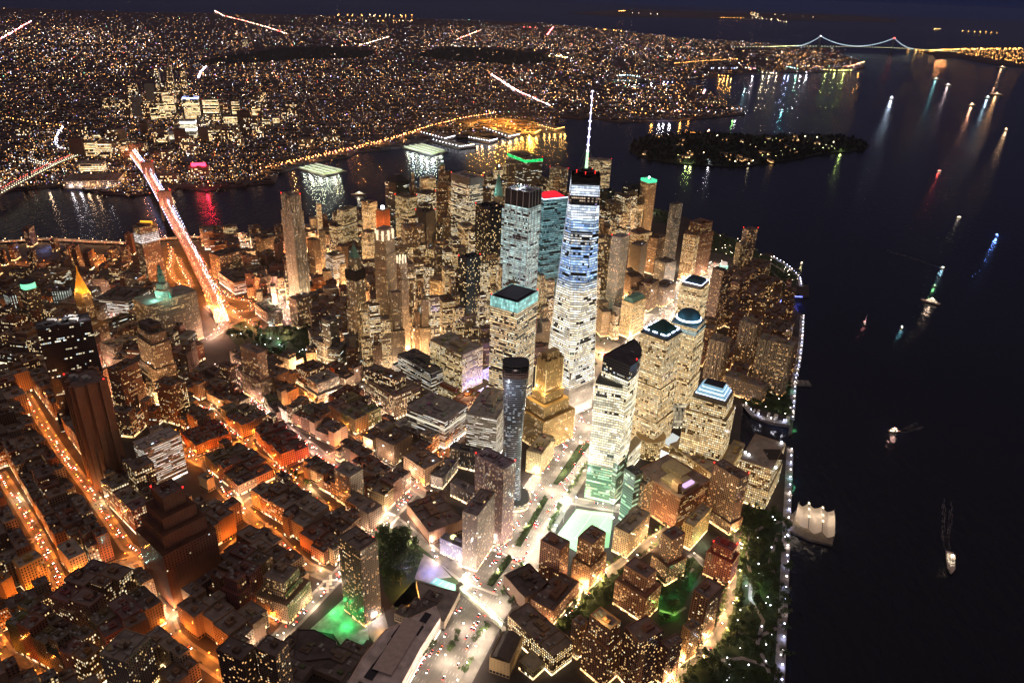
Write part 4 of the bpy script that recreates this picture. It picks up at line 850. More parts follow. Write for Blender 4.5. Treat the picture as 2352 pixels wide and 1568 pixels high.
# the civic tower with the colonnade and the wedding cake top
r, c, P = B('z4', (868, 505), (985, 545), (1325, 445), 105, 'masonry', (.40, .30, .22), 'wide civic skyscraper with curved wings and a tiered tower lit green at its foot', 'civic tower', name='civic_tower', n_ac=2, pent=False)
tt = at('z4', (1062, 250), 177); tx, ty = tt.x-c[0], tt.y-c[1]
for z0, z1, w in ((105, 122, 11), (122, 135, 8)):
    mb = MB(); mb.prism([(tx+a*w, ty+b_*w) for a, b_ in ((-1, -1), (1, -1), (1, 1), (-1, 1))], z0, z1, 2.6, top=True); mb.build('tower_stage', ST['masonry'][0], r, (.38, .36, .3))
mb = MB()
for z0, z1, w in ((135, 152, 6.5), (152, 162, 4.8), (162, 170, 3)): mb.prism(circle(tx, ty, w, 12), z0, z1, 2, top=True)
mb.tube((tx, ty, 170), (tx, ty, 177), .8, .3); mb.build('cupola', M_COPPER, r)
for sx, sy in ((-14, 2), (14, -2)):
    mb = MB()
    for z0, z1, w in ((105, 112, 3.4), (112, 118, 2.2)): mb.prism(circle(tx+sx, ty+sy, w, 8), z0, z1, 2, top=True)
    mb.build('turret', M_COPPER, r)
point('crown_lamp', (c[0]+tx+6, c[1]+ty+22, 112), (.35, 1, .78), 14000, 1, r); point('crown_lamp', (c[0]+tx-22, c[1]+ty+14, 112), (.35, 1, .78), 9000, 1, r)
# gold pyramid court tower
r, c, P = B('z4', (492, 455), (555, 470), (612, 450), 125, 'masonry', (.30, .18, .10), 'stone court tower with a glowing orange pyramid roof', 'court tower', name='court_tower', tiers=[(60, 12)], pent=False, n_ac=0)
tp = at('z4', (527, 338), 180)
mb = MB(); q = offset(P, -1.5); mb.loft(q, 126, [(x*.1, y*.1) for x, y in q], 168, cap=True, bay=2); mb.tube((0, 0, 168), (0, 0, 178), 1.2, .6)
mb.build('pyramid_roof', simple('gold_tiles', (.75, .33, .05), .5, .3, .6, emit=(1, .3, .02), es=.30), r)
for k in range(4):
    p = offset(P, 5)[k]; point('floodlight', (c[0]+p[0], c[1]+p[1], 128), (1, .55, .12), 26000, 1, r)
r, c, P = B('z4', (108, 425), (168, 445), (268, 425), 100, 'masonry', (.22, .15, .11), 'court house tower with a round green glowing drum on top', 'court tower', name='court_tower', pent=False, n_ac=0)
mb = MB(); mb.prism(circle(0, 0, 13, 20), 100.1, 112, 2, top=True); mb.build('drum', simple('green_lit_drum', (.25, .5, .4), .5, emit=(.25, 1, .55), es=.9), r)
mb = MB(); mb.prism(circle(0, 0, 14, 20), 112.1, 114, 2, top=True); mb.build('drum_roof', M_STEEL, r)
B('z4', (280, 440), (342, 448), (436, 458), 70, 'stripe', (.10, .07, .07), 'dark jail block with four pale glowing vertical stripes', 'jail block', 'jail_block', n_ac=2)
B('z4', (0, 470), (60, 482), (115, 478), 62, 'stripe', (.12, .05, .05), 'low jail block at the left edge with one pale striped face', 'jail block', 'jail_block', n_ac=2)
# the federal slab, the windowless exchange, the pale monolith
r, c, P = B('z4', (188, 665), (245, 708), (612, 650), 179, 'dark', (.022, .02, .03), 'huge dark federal slab with short rows of lit windows and a floodlit roof', beacon=False, n_ac=9, tiers=[(14, 4)])
for k in range(3):
    q = Vector(P[k]).lerp(Vector(P[(k+2) % 4]), .3); g = MB(); g.box(q.x, q.y, 180, 12, 8, 4, .4); g.build('roof_plant', M_TRIM, r, (.6, .58, .55))
for dx in (-25, 0, 25): point('roof_floodlight', (c[0]+dx, c[1]-8, 190), (1, .92, .85), 9000, .6, r)
r, c, P = B('z4', (408, 1020), (490, 1105), (708, 1055), 168, 'blank', (.22, .115, .07), 'windowless brown telephone exchange tower with vertical ribs and roof dishes', 'telephone exchange', 'telephone_exchange', n_ac=0, pent=False, beacon=True)
for i in range(4):
    for t_ in (.12, .5, .88):
        a, b_ = Vector(P[i]), Vector(P[(i+1) % 4]); p = a.lerp(b_, t_)*1.04; g = MB(); g.box(p.x, p.y, 0, 6.5, 6.5, 171, math.atan2((b_-a).y, (b_-a).x)); g.build('vent_shaft', M_TRIM, r, (.20, .105, .065))
mb = MB()
for sx, sy in ((-9, 4), (9, 6)): mb.prism(circle(sx, sy, 5, 12), 168.1, 173, 2, top=True); mb.loft(circle(sx, sy, 1, 12), 173, circle(sx+1, sy+2, 4.6, 12), 176, cap=True)
mb.build('roof_dish', M_GALV, r)
r, c, P = B('z4', (850, 22), (935, 22), (1070, 0), 165, 'pier', (.34, .23, .16), 'ribbed brown monolith beside the bridge with an orange sign box and white window band', n_ac=2, tiers=[(12, 3)])
mb = MB(); mb.prism(offset(P, .3), 128, 150, 3.4); mb.build('bright_band', fmat('white_grid_window', FloorH=4, WinW=.72, WinH=.6, Lit=.95, Row=0, Run=.3, Warm=(1, .86, .8, 1), Cool=(1, .92, .86, 1), Strength=1.2), r, (.16, .11, .08))
g = MB(); q = Vector(P[0]).lerp(Vector(P[2]), .42); g.box(q.x, q.y, 166, 26, 3, 8, .2); g.build('sign_box', glow((1, .42, .03), 1.3), r)
g = MB(); g.box(q.x, q.y+8, 166, 30, 8, 5, .2); g.build('roof_plant', M_TRIM, r, (.2, .12, .08))
# hospital, university and old printing blocks
B('z4', (1400, 190), (1470, 215), (1640, 170), 62, 'resid', (.13, .09, .07), 'dark housing slab with a checker of small lights beside the bridge ramps', AP)
B('z4', (1490, 310), (1568, 392), (1712, 345), None, 'ribbon', (.16, .12, .09), 'long hospital block with bright ribbon windows and a dark roof', base=470, n_ac=7)
B('z4', (1712, 345), (1745, 362), (1812, 340), 62, 'pier', (.3, .2, .14), 'small ribbed tower at the end of the hospital block', 'office tower')
B('z4', (1718, 525), (1790, 592), (1885, 560), None, 'officedim', (.13, .12, .11), 'low square university block with a dark recessed front', base=660, n_ac=6)
B('z4', (1950, 482), (1988, 508), (2088, 470), None, 'pier', (.40, .29, .21), 'round shouldered old stone block facing the park corner', base=700)
B('z4', (1720, 80), (1770, 100), (1835, 80), 75, 'resid', BROWN, 'tall dark housing tower close to the river road', AP)
B('z4', (1735, 200), (1790, 215), (1850, 205), 60, 'loft', BROWN, 'brown brick mid rise left of the rippling tower')
B('z4', (1838, 120), (1860, 130), (1898, 120), 95, 'blank', DKBRN, 'thin dark slab directly left of the rippling tower')
B('z4', (2065, 95), (2105, 110), (2140, 95), 110, 'masonry', BROWN, 'dark stone tower right of the rippling tower')
B('z4', (2215, 0), (2260, 14), (2290, 0), 128, 'masonlit', DKBRN, 'black topped tower with a block of yellow windows near the river')
B('z4', (2185, 190), (2230, 215), (2310, 195), 92, 'ribbon', (.25, .21, .17), 'mid rise with long white ribbon windows below the river towers')
# financial cluster behind the gothic tower
for a in [
 ((0, 400), (40, 410), (125, 380), 140, 'masonlit', (.3, .27, .2), 'office slab with fine lit rows at the left of the financial cluster'),
 ((165, 345), (215, 360), (262, 345), 128, 'masonlit', TAN, 'stone tower with a bright roof floor left of the scaffolded tower'),
 ((395, 302), (470, 325), (520, 305), 170, 'masonlit', (.32, .27, .16), 'olive brown slab with rows of lights right of the scaffolded tower'),
 ((515, 285), (600, 300), (662, 280), 158, 'office', (.2, .17, .12), 'dark flat topped office slab left of the white lantern needle tower'),
 ((520, 408), (592, 425), (660, 405), 168, 'blank', (.10, .085, .07), 'dark windowless slab in front of the white lantern needle tower'),
 ((555, 655), (640, 672), (712, 640), 105, 'masonlit', (.40, .33, .2), 'broad stone block with bright rows of windows in the middle of the cluster'),
 ((378, 600), (430, 620), (495, 595), 110, 'office', (.14, .13, .11), 'dark roofed block with lit ribbons right of the white lit crown'),
 ((165, 545), (215, 560), (252, 540), 120, 'masonlit', TAN, 'ornate grey block just left of the white lit crown'),
 ((700, 690), (770, 715), (822, 690), 72, 'masonlit', (.36, .22, .12), 'low orange roofed block below the broad pale slab'),
 ((825, 660), (862, 680), (915, 655), 92, 'masonry', TAN, 'gabled stone block with a green roof ridge behind the dark hotel slab'),
 ((660, 520), (690, 530), (712, 520), 110, 'masonry', BROWN, 'narrow brown filler tower at the foot of the needle tower'),
 ((1765, 350), (1800, 365), (1870, 355), 62, 'officedim', (.06, .08, .07), 'dark low harbour office beside the white screen'),
 ((0, 640), (30, 655), (60, 640), 90, 'masonry', BROWN, 'brown tower left of the gothic tower'),
 ((0, 760), (25, 772), (52, 760), 70, 'masonlit', TAN, 'lit stone block at the left foot of the gothic tower')]:
    B('z5', a[0], a[1], a[2], a[3], a[4], a[5], a[6], beacon=(a[3] > 150))
r, c, P = B('z5', (332, 205), (395, 225), (468, 200), 195, 'dark', (.02, .03, .035), 'dark blue glass tower with rounded shoulders and thin lit floor lines near the east shore')
mb = MB(); q = offset(P, -1); mb.loft(q, 195.3, [(x*.35, y*.35) for x, y in q], 212, cap=True); mb.build('rounded_top', M_STEEL, r)
# glass oculus hall, ribbed white hub
o = at('z5', (597, 1120), 8); root = empty('glass_hall', (o.x, o.y, 0)); tag(root, 'small transit hall with a glowing white glass dome drum', 'transit hall')
mb = MB(); mb.box(0, 0, 0, 44, 44, 22, .4); mb.build('hall', ST['office'][0], root, (.3, .32, .33))
mb = MB(); mb.loft(circle(0, 0, 15, 24), 22.1, circle(0, 0, 12, 24), 34, cap=True, bay=2); mb.build('dome', fmat('white_oculus_glass', FloorH=40, WinW=.86, WinH=2, Lit=1.3, Row=0, Warm=(.95, .95, .82, 1), Cool=(.95, .95, .82, 1), Strength=.85), root, (.3, .3, .28))
occ_poly([(o.x+x, o.y+y) for x, y in circle(0, 0, 32, 12)], 4); _a = at2('z5', (597, 1120)); _b = at2('z5', (600, 1330)); occ_line([_a, _b], 40, 4)
a0, a1 = Vector(at('z5', (900, 1195), 22)), Vector(at('z5', (1060, 1290), 14)); cc = (a0+a1)/2
root = empty('winged_station_hall', (cc.x, cc.y, 0)); tag(root, 'white winged station hall with glowing ribs behind the amber glass tower', 'station hall')
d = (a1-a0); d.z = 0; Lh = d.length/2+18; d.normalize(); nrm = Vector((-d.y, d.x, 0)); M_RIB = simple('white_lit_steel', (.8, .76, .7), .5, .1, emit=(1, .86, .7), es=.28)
mb = MB()
for i in range(20):
    t = -1+2*i/19; t2 = -1+2*(i+1)/19 if i < 19 else t; w, w2 = 20*math.sqrt(max(.02, 1-t*t)), 20*math.sqrt(max(.02, 1-t2*t2)); h, h2 = 4+24*math.sqrt(max(0, 1-t*t)), 4+24*math.sqrt(max(0, 1-t2*t2))
    for s in (-1, 1):
        A = d*t*Lh+nrm*s*w; Bq = d*t2*Lh+nrm*s*w2; C_ = d*t2*Lh+nrm*s*1.5; D_ = d*t*Lh+nrm*s*1.5
        mb.face([(A.x, A.y, 0), (Bq.x, Bq.y, 0), (C_.x, C_.y, h2), (D_.x, D_.y, h)])
mb.build('hall', M_RIB, root)
for i in range(24):
    t = -.95+1.9*i/23; w = 20*math.sqrt(1-t*t); h = 4+24*math.sqrt(1-t*t)
    for s in (-1, 1):
        g = MB(); p0 = d*t*Lh+nrm*s*1.6; p1 = d*(t*1.05)*Lh+nrm*s*(w+16); g.tube((p0.x, p0.y, h+.5), (p1.x, p1.y, h+11), .5, .25, 4); g.build('wing_rib', M_RIB, root)
occ_poly([(cc.x+(d*u*Lh+nrm*v*36).x, cc.y+(d*u*Lh+nrm*v*36).y) for u, v in ((-1, -1), (1, -1), (1, 1), (-1, 1))], 4)
point('plaza_lamp', (cc.x+20, cc.y+35, 25), (1, .8, .6), 60000, 3)
# ------------------------------------------------------------------ between the telephone tower and the lofts
r, c, P = B('b2', (925, 140), (1232, 272), (1440, 205), 96, 'grid', (.45, .36, .22), 'long stone federal office block, violet light on its west end', n_ac=8, tiers=[(22, 14)])
VIO = (.36, .30, 1.0)
for dx, dy, pw in ((-62, 16, 60000), (-66, -22, 60000), (-48, 50, 36000)): point('violet_flood', (c[0]+dx, c[1]+dy, 20), VIO, pw*2.2, 3)
r, c, P = B('b2', (1272, 446), (1300, 460), (1480, 378), None, 'grid', (.42, .38, .4), 'low violet lit stone wing in front of the long federal block', base=585, n_ac=2)
B('b2', (660, 262), (955, 435), (1092, 362), 50, 'ribbon', (.10, .10, .10), 'dark broad office block with white ribbon floors and blue lit screens at its corner', n_ac=6)
r, c, P = B('b2', (602, 345), (950, 535), (1110, 452), 30, 'ribbon', (.18, .16, .14), 'wide ribbon windowed base of the dark broad office block', roofs=False, n_ac=0)
B('b2', (332, 486), (620, 645), (880, 570), 46, 'loftlit', (.30, .19, .12), 'big brown stone office block with roof cabins, its street side brilliantly lit', n_ac=10, tank=True)
B('b2', (360, 395), (640, 500), (720, 450), 64, 'loftlit', (.28, .18, .12), 'stepped upper storeys of the big brown stone block', occ=False, n_ac=4)
B('b2', (1035, 518), (1172, 585), (1345, 482), None, 'blank', (.34, .12, .05), 'windowless rust brick block with a dark roof well', base=700, n_ac=3)
r, c, P = B('b2', (1175, 645), (1255, 700), (1385, 600), None, 'loftlit', (.34, .12, .05), 'rust brick block with a tall glowing glass corner and a bright roof deck', base=880, n_ac=3)
point('deck_lamp', (c[0], c[1]+4, LOG[-1][1]+9), (1, .66, .34), 9000, 1)
r, c, P = B('b2', (790, 706), (1075, 872), (1192, 700), None, 'ribbon', (.36, .33, .30), 'grey horizontally banded square office block with a dark stepped roof well', base=1115, n_ac=5)
mb = MB(); mb.prism(offset(P, .3), 36, 40, 3); mb.build('lit_band', glow((1, .9, .68), .7), r)
B('b2', (1258, 812), (1540, 850), (1700, 600), 82, 'ribwhite', (.38, .34, .29), 'wide grey office block with a sawtooth roof edge beside the unfinished glass tower', n_ac=5)
B('b2', (630, 870), (672, 915), (790, 860), None, 'loft', (.5, .45, .38), 'small white gridded loft next to the banded office block', base=1035, cat='loft building', name='loft_building')
r, c, P = B('b2', (1812, 1122), (1938, 1166), (2056, 1002), None, 'masonry', (.46, .38, .22), 'low square stone block with a broad bare roof by the wide road', base=1350, n_ac=2)
# unfinished round glass tower
Hm = 232; cc = Vector(at('b2', (1712, 320), Hm)); cm = (cc.x, cc.y); root = empty('curved_glass_tower', (*cm, 0)); tag(root, 'unfinished slender glass tower with rounded sides flaring at the top, bare floors above', 'apartment tower')
e = Vector(at2('b2', (1830, 330), Hm))-Vector(at2('b2', (1595, 330), Hm)); rad = e.length/2; an = math.atan2(e.y, e.x)
def sq_round(w, n=40):
    out = []
    for i in range(n):
        t = 2*math.pi*i/n; cx_, sy_ = math.cos(t), math.sin(t); k = (abs(cx_)**3.2+abs(sy_)**3.2)**(-1/3.2)
        x, y = w*k*cx_, w*.82*k*sy_; out.append((x*math.cos(an)-y*math.sin(an), x*math.sin(an)+y*math.cos(an)))
    return ccw(out)
prof = [(0, .98), (20, .86), (60, .76), (110, .76), (150, .82), (190, .93), (212, 1.0)]
for (za, wa), (zb, wb) in zip(prof, prof[1:]):
    mb = MB(); mb.loft(sq_round(rad*wa), za, sq_round(rad*wb), zb, cap=False, bay=2.6); mb.build('shaft', ST['balcony'][0], root, (.16, .17, .2))
for k in range(6):
    mb = MB(); mb.prism(sq_round(rad*(1+.004*k)), 212+k*3.6, 212.7+k*3.6, 3, top=True, bottom=True)
    for q in sq_round(rad*.96)[::4]: mb.tube((q[0], q[1], 212+k*3.6), (q[0], q[1], 215.6+k*3.6), .35, n=4)
    mb.build('bare_floor', simple('raw_concrete', (.30, .22, .19), .9) if k < 3 else M_STEEL, root)
for k in range(7):
    mb = MB(); q0, q1 = sq_round(rad*1.02)[2+k*3], sq_round(rad*1.02)[5+k*3]; mb.tube((*q0, 214), (*q0, 238), .25, n=4); mb.tube((*q0, 226+k % 3), (*q1, 226+k % 3), .3, n=4); mb.build('scaffold', M_STEEL, root)
mb = MB(); mb.prism(sq_round(rad*1.6), 0, 12, 3, top=True); mb.build('podium', ST['office'][0], root, (.2, .2, .2)); occ_poly([(x+cm[0], y+cm[1]) for x, y in sq_round(rad*1.6)], 4)
for z, pw in ((216, 5000), (224, 5000)): point('work_lamp', (cm[0], cm[1]+2, z), (1, .72, .66), pw, 1, root)
point('work_lamp', (cm[0]+8, cm[1]+rad+16, 196), (.8, .85, 1), 16000, 2, root)
LOG.append(('111', round(rad), [], [round(cm[0]), round(cm[1])]))
# crane on the site by the mast tower
cb = Vector(at('b2', (1858, 430), 0)); root = empty('tower_crane', (cb.x+8, cb.y-60, 0)); tag(root, 'red lattice tower crane on the building site behind the golden art deco tower', 'tower crane')
mb = MB(); mb.tube((0, 0, 0), (0, 0, 95), 1.1, n=4); mb.build('mast', simple('red_crane_paint', (.35, .08, .05), .6), root); mb = MB(); mb.tube((10, 0, 92), (-38, 12, 128), .8, .4, 4); mb.build('jib', simple('red_crane_paint2', (.35, .08, .05), .6), root)
# dark purple slabs on the wide road
def slits(*a, **k): return B(*a, **k)
r, c, P = B('b2', (1360, 1152), (1602, 1300), (1672, 1212), None, 'slit', (.30, .20, .21), 'tall plum coloured slab with closely spaced vertical slits and a dark louvred roof', AP, base=None or 1990, n_ac=6, beacon=True)
r, c, P = B('b3', (934, 408), (1025, 452), (1136, 290), None, 'slit', (.34, .27, .24), 'narrow dark glass and pale ribbed tower at the corner of the wide road', AP, base=826, n_ac=4)
B('b3', (775, 592), (930, 668), (950, 620), None, 'slit', (.30, .30, .42), 'low blue white lit shop block with a roof garden lamp', base=770, n_ac=2)
mb = MB(); q = at('b3', (862, 572), 30); root = empty('roof_lamp', (q.x, q.y, 26)); tag(root, 'round warm lamp glowing in a roof garden on the low shop block', 'lamp'); mb.prism(circle(0, 0, 4, 16), 0, 1.2, 1, top=True); mb.build('disc', glow((1, .8, .3), 2.2), root)
B('b3', (720, 165), (790, 198), (885, 72), None, 'slit', (.26, .23, .22), 'low pale ribbed block north of the plum slab', AP, base=270, n_ac=4)
B('b3', (848, 222), (990, 300), (1010, 260), None, 'slit', (.28, .24, .25), 'low ribbed courtyard wing under the plum slab', AP, base=390, n_ac=3)
B('b2', (1118, 1098), (1372, 1160), (1400, 1110), 34, 'slit', (.10, .09, .09), 'long dark ribbed wing with small amber windows behind the plum slab', AP, n_ac=3)
# school with the round forecourt
B('b3', (610, 350), (700, 560), (865, 430), None, 'blank', (.30, .17, .11), 'low brown school with a broad dark roof', 'school', 'school_building', base=640, n_ac=3)
r, c, P = B('b3', (605, 300), (668, 345), (790, 385), 16, 'loft', (.35, .19, .09), 'curved orange lit classroom wing of the low school', 'school', 'school_building', n_ac=1, occ=False)
cc_ = at('b3', (610, 470), 0); point('yard_lamp', (cc_.x, cc_.y, 12), (1, .45, .08), 22000, 1)
# the north: three brown towers of the estate
r, c, P = B('b3', (70, 600), (235, 690), (372, 628), None, 'resid', (.26, .19, .13), 'dark brown balconied apartment tower standing alone beside the black park', AP, base=1195, n_ac=3)
r, c, P = B('b1', (1445, 1352), (1620, 1420), (1725, 1330), 118, 'resid', (.17, .11, .08), 'leftmost of two dark apartment towers cut by the bottom edge', AP, n_ac=3)
r, c, P = B('b1', (1705, 1345), (1850, 1395), (1950, 1310), 118, 'resid', (.20, .14, .10), 'right hand one of two dark apartment towers cut by the bottom edge', AP, n_ac=3)
# the great dark stepped telephone building
r, c, P = B('b1', (968, 285), (1090, 335), (1252, 292), 142, 'blank', (.17, .075, .045), 'huge dark brick stepped telephone building glowing orange at its foot', 'telephone building', 'telephone_building', tiers=[(122, 7), (104, 13), (84, 19)], n_ac=5, beacon=True)
mb = MB(); mb.prism(offset(P, 19.4), 60, 84, 3.6); mb.build('window_band', fmat('few_window_facade', FloorH=3.9, WinW=.4, WinH=.4, Lit=.10, Row=.4, Run=.6, Warm=(1, .85, .5, 1), Strength=1.0), r, (.17, .075, .045))
SP('b1', (1440, 785), (1592, 930), (1772, 700), 52, (.20, .09, .06), '')
r, c, P = B('b1', (1785, 835), (1905, 905), (1980, 790), None, 'masonry', (.33, .24, .15), 'stepped stone tower with a colonnaded waist on the white lit street', base=1130, tiers=[(40, 2), (30, 8)], n_ac=5, tank=True)
B('b1', (905-10, 1440-2700//1*0), (960, 1500), (1210, 1400), None, 'ribwhite', (.42, .37, .32), 'pale office block with dashes of white window over a dark roof', base=1640) if False else None
r, c, P = B('z4', (905, 1452), (965, 1512), (1208, 1402), None, 'ribwhite', (.50, .44, .38), 'pale office block whose wide face is all white window dashes', base=1780, n_ac=6)
B('z4', (985, 1368), (1010, 1388), (1098, 1370), 62, 'blank', (.4, .32, .25), 'small blank penthouse tower on the pale office block', occ=False, n_ac=0)
B('b1', (822, 100), (900, 145), (1040, 100), 62, 'loftlit', (.22, .15, .10), 'dark topped block with a grid of white windows below the windowless exchange', 'loft building', 'loft_building', n_ac=3)
SP('b1', (680, 180), (880, 400), (960, 330), 45, (.26, .19, .12), '', st='loftlit')
B('b1', (365, 655), (462, 745), (582, 702), None, 'loft', (.46, .38, .28), 'cream terracotta block with a white lit corner on the left avenue', 'loft building', 'loft_building', base=855, n_ac=4, tank=True)
B('b1', (85, 745), (130, 800), (285, 720), 42, 'loft', (.55, .36, .13), 'yellow lit cream block near the left edge', 'loft building', 'loft_building', n_ac=2)
B('b1', (-60, 860), (10, 900), (75, 850), 30, 'blank', (.5, .3, .12), 'orange lit blank wall block at the left edge', 'loft building', 'loft_building', n_ac=1)
r, c, P = B('b1', (682, 1355), (842, 1432), (990, 1255), 62, 'masonry', (.30, .25, .19), 'flat roofed corner block with bright strip windows at the bottom edge', n_ac=8, tank=True)
SP('b1', (35, 1150), (570, 1425), (668, 1325), 46, (.26, .15, .08), ''); SP('b1', (120, 1060), (560, 1300), (640, 1230), 40, (.2, .13, .1), '')
SP('b1', (485, 860), (600, 1060), (745, 790), 42, (.22, .13, .09), '')
SP('b1', (600, 1100), (700, 1240), (1080, 1010), 36, (.20, .12, .09), '')
# lofts seen whole in the middle left
for a in [
 ((52, 1188), (185, 1308), (497, 1185), 1402, (.30, .09, .05), 'red brick warehouse row with a black tar roof on the orange avenue'),
 ((402, 985), (600, 1142), (832, 1055), 1250, (.32, .20, .12), 'brown loft block with evenly lit vertical windows on its avenue side'),
 ((690, 1182), (945, 1402), (1216, 1335), 1515, (.34, .13, .07), 'long dark roofed block with an orange brick end wall and blue roof lights'),
 ((278, 1392), (560, 1640), (870, 1480), 1760, (.26, .16, .10), 'sunken dark loft block with glowing skylights'),
 ((1362, 925), (1612, 1092), (1838, 985), 1212, (.36, .26, .20), 'loft block with a black roof and blank cream party walls'),
 ((1255, 1165), (1395, 1225), (1535, 1130), 1300, (.42, .34, .27), 'cream stone block with a stack of balconies amid the lofts'),
 ((1140, 960), (1240, 1010), (1335, 960), 1090, (.33, .26, .19), 'short loft with a tall bulkhead beside the billboards'),
 ((780, 860), (900, 990), (1010, 975), 1090, (.25, .18, .14), 'loft row ending in a white lit billboard wall')]:
    SP('b6', a[0], a[1], a[2], None, a[4], a[5], a[3])
r, c, P = B('b6', (1820, 1225), (1960, 1310), (2110, 1200), 36, 'loft', BROWN, 'narrow loft with a green lit roof terrace', 'loft building', 'loft_building', n_ac=4)
r, c, P = B('b2', (760, 1150), (890, 1300), (990, 1180), 30, 'loft', (.36, .22, .13), 'wedge shaped loft with rounded lit corner floors on the orange street', 'loft building', 'loft_building', n_ac=4)
SP('b2', (430, 1440), (530, 1500), (760, 1290), 36, (.34, .21, .13), '')
B('b2', (90, 1290), (220, 1370), (330, 1290), 55, 'residlit', (.40, .34, .27), 'pale balconied apartment block with warm corner windows', AP, n_ac=4)
B('b3', (230, 380), (290, 440), (370, 370), 32, 'loft', (.35, .24, .18), 'small roof terraced loft at the white crossing', 'loft building', 'loft_building')
# billboards
for q, w in (((970, 1025), 26), ((1085, 960), 26)):
    a = Vector(at('b6', q, 14)); root = empty('billboard', (a.x, a.y, 0)); tag(root, 'blank white billboard wall facing the pink lit street, %s of two' % ('nearer' if w == 26 and q[0] == 970 else 'farther'), 'billboard', 'blank billboards')
    g = MB(); g.box(0, 0, 4, w, .8, 20, 2.62); g.build('panel', simple('billboard_paper', (.75, .66, .62), .7), root)
    for s in (-1, 1): g = MB(); g.tube((s*8*math.cos(2.62), s*8*math.sin(2.62), 0), (s*8*math.cos(2.62), s*8*math.sin(2.62), 6), .4, n=4); g.build('post', M_STEEL, root)
    point('sign_lamp', (a.x+8, a.y+16, 14), (1, .85, .75), 9000, 1, root)
# ------------------------------------------------------------------ along the river park
for a in [
 ('b4', (88, 632), (240, 682), (336, 642), 64, 'residlit', (.26, .12, .07), 'brick tower on a wide dark podium beside the ball field, brightest windows low down', dict(n_ac=3)),
 ('b4', (352, 592), (452, 642), (548, 560), None, 'residlit', (.27, .15, .08), 'brick tower with a narrow crown directly south of the brightest pitch', dict(base=935, n_ac=4, tiers=[(38, 3)])),
 ('b4', (905, 562), (985, 612), (1085, 570), None, 'residlit', (.22, .14, .09), 'dark brick tower behind the green lit court trees', dict(base=895, n_ac=3, tiers=[(32, 5)])),
 ('b4', (660, 785), (820, 872), (902, 822), None, 'residlit', (.29, .16, .10), 'brick tower with a pergola crown and a broad lower body', dict(base=1135, n_ac=3, tiers=[(40, 6)])),
 ('b4', (1262, 100), (1442, 205), (1512, 172), None, 'residlit', (.26, .16, .10), 'tall brick tower with red roof lights beside the long stone exchange', dict(base=565, n_ac=5, beacon=True, tiers=[(20, 3)])),
 ('b4', (1262, 625), (1395, 690), (1420, 640), None, 'resid', (.24, .07, .05), 'brick tower whose roof glows red from its beacons', dict(base=905, n_ac=3, beacon=True, tiers=[(40, 4)])),
 ('b4', (1122, 955), (1232, 1010), (1336, 925), None, 'residlit', (.26, .15, .09), 'brick tower with a square roof well at the bend of the riverside street', dict(base=1330, n_ac=3)),
 ('b4', (1042, 1200), (1110, 1225), (1200, 1190), None, 'residlit', (.34, .22, .11), 'lower brick wing with glowing roof windows at the street bend', dict(base=1440, n_ac=4)),
 ('b4', (422, 1125), (572, 1215), (668, 1178), 82, 'residlit', (.30, .15, .08), 'rounded brick tower with a yellow lit penthouse terrace', dict(n_ac=3, tiers=[(58, 3)])),
 ('b4', (648, 1205), (772, 1300), (940, 1235), 76, 'residlit', (.24, .12, .08), 'many sided dark brick tower with a flat black drum roof', dict(n_ac=2)),
 ('b4', (930, 1290), (960, 1340), (1052, 1270), 56, 'residlit', (.24, .13, .09), 'brick wing stepping down from the many sided tower to the street', dict(n_ac=3)),
 ('b4', (310, 1150), (370, 1190), (430, 1160), 52, 'residlit', (.28, .17, .10), 'low square brick block left of the rounded tower', dict(n_ac=3)),
 ('b4', (1075, 480), (1135, 525), (1248, 392), 40, 'residlit', (.42, .33, .14), 'yellow lit brick row with a planted roof', dict(n_ac=5)),
 ('b4', (590, 532), (700, 572), (850, 432), None, 'residlit', (.30, .24, .16), 'lower brick block in front of the dark glass condo tower', dict(base=735, n_ac=5)),
 ('b4', (665, 130), (742, 178), (800, 160), None, 'green', (.10, .12, .11), 'dark glass condo tower with a green lit face above the pitch', dict(base=520, n_ac=3)),
 ('b4', (742, 205), (800, 245), (862, 215), 70, 'residlit', (.28, .19, .12), 'brick half of the dark glass condo tower', dict(n_ac=3)),
 ]:
    B(a[0], a[1], a[2], a[3], a[4], a[5], tuple(min(.6, k*1.35) for k in a[6]), a[7], AP, **a[8])
point('penthouse_lamp', at('b4', (520, 1130), 90), (1, .72, .25), 9000, 1); point('red_lamp', at('b4', (1345, 590), 92), (1, .02, .02), 12000, 1)
B('b4', (65, 985), (190, 1090), (345, 880), 24, 'residlit', (.22, .11, .07), 'wide dark podium with a brick street front below the first brick tower', AP, n_ac=5)
r, c, P = B('b4', (-60, 820), (0, 1000), (90, 860), 24, 'blank', (.12, .07, .05), 'dark flat roof of the podium next to the median trees', AP, n_ac=2)
# the wide hotel with the tilted roof court
r, c, P = B('b4', (782, 130), (1042, 332), (1202, 182), 58, 'masonry', (.36, .17, .09), 'broad brick hotel with a cream layered roof court and a violet lit bar', 'hotel', 'hotel_building', n_ac=6, pent=False)
for k, (u, v, w, d_, h, col) in enumerate(((.3, .6, .5, .5, 5, (.42, .34, .2)), (.55, .35, .45, .35, 8, (.38, .30, .18)), (.2, .85, .14, .14, 16, (.3, .2, .12)))):
    a, b_, e_ = Vector(P[0]), Vector(P[1]), Vector(P[3]); q = a+(b_-a)*u+(e_-a)*v; g = MB(); g.box(q.x, q.y, 58.1, (b_-a).length*w, (e_-a).length*d_, h, math.atan2((b_-a).y, (b_-a).x)); g.build('roof_pavilion', M_TRIM, r, col)
q = at('b4', (1095, 232), 64); g = MB(); g.box(q.x-c[0], q.y-c[1], 62, 20, 6, 4, .9); g.build('roof_bar', glow((.75, .5, 1), 1.0), r)
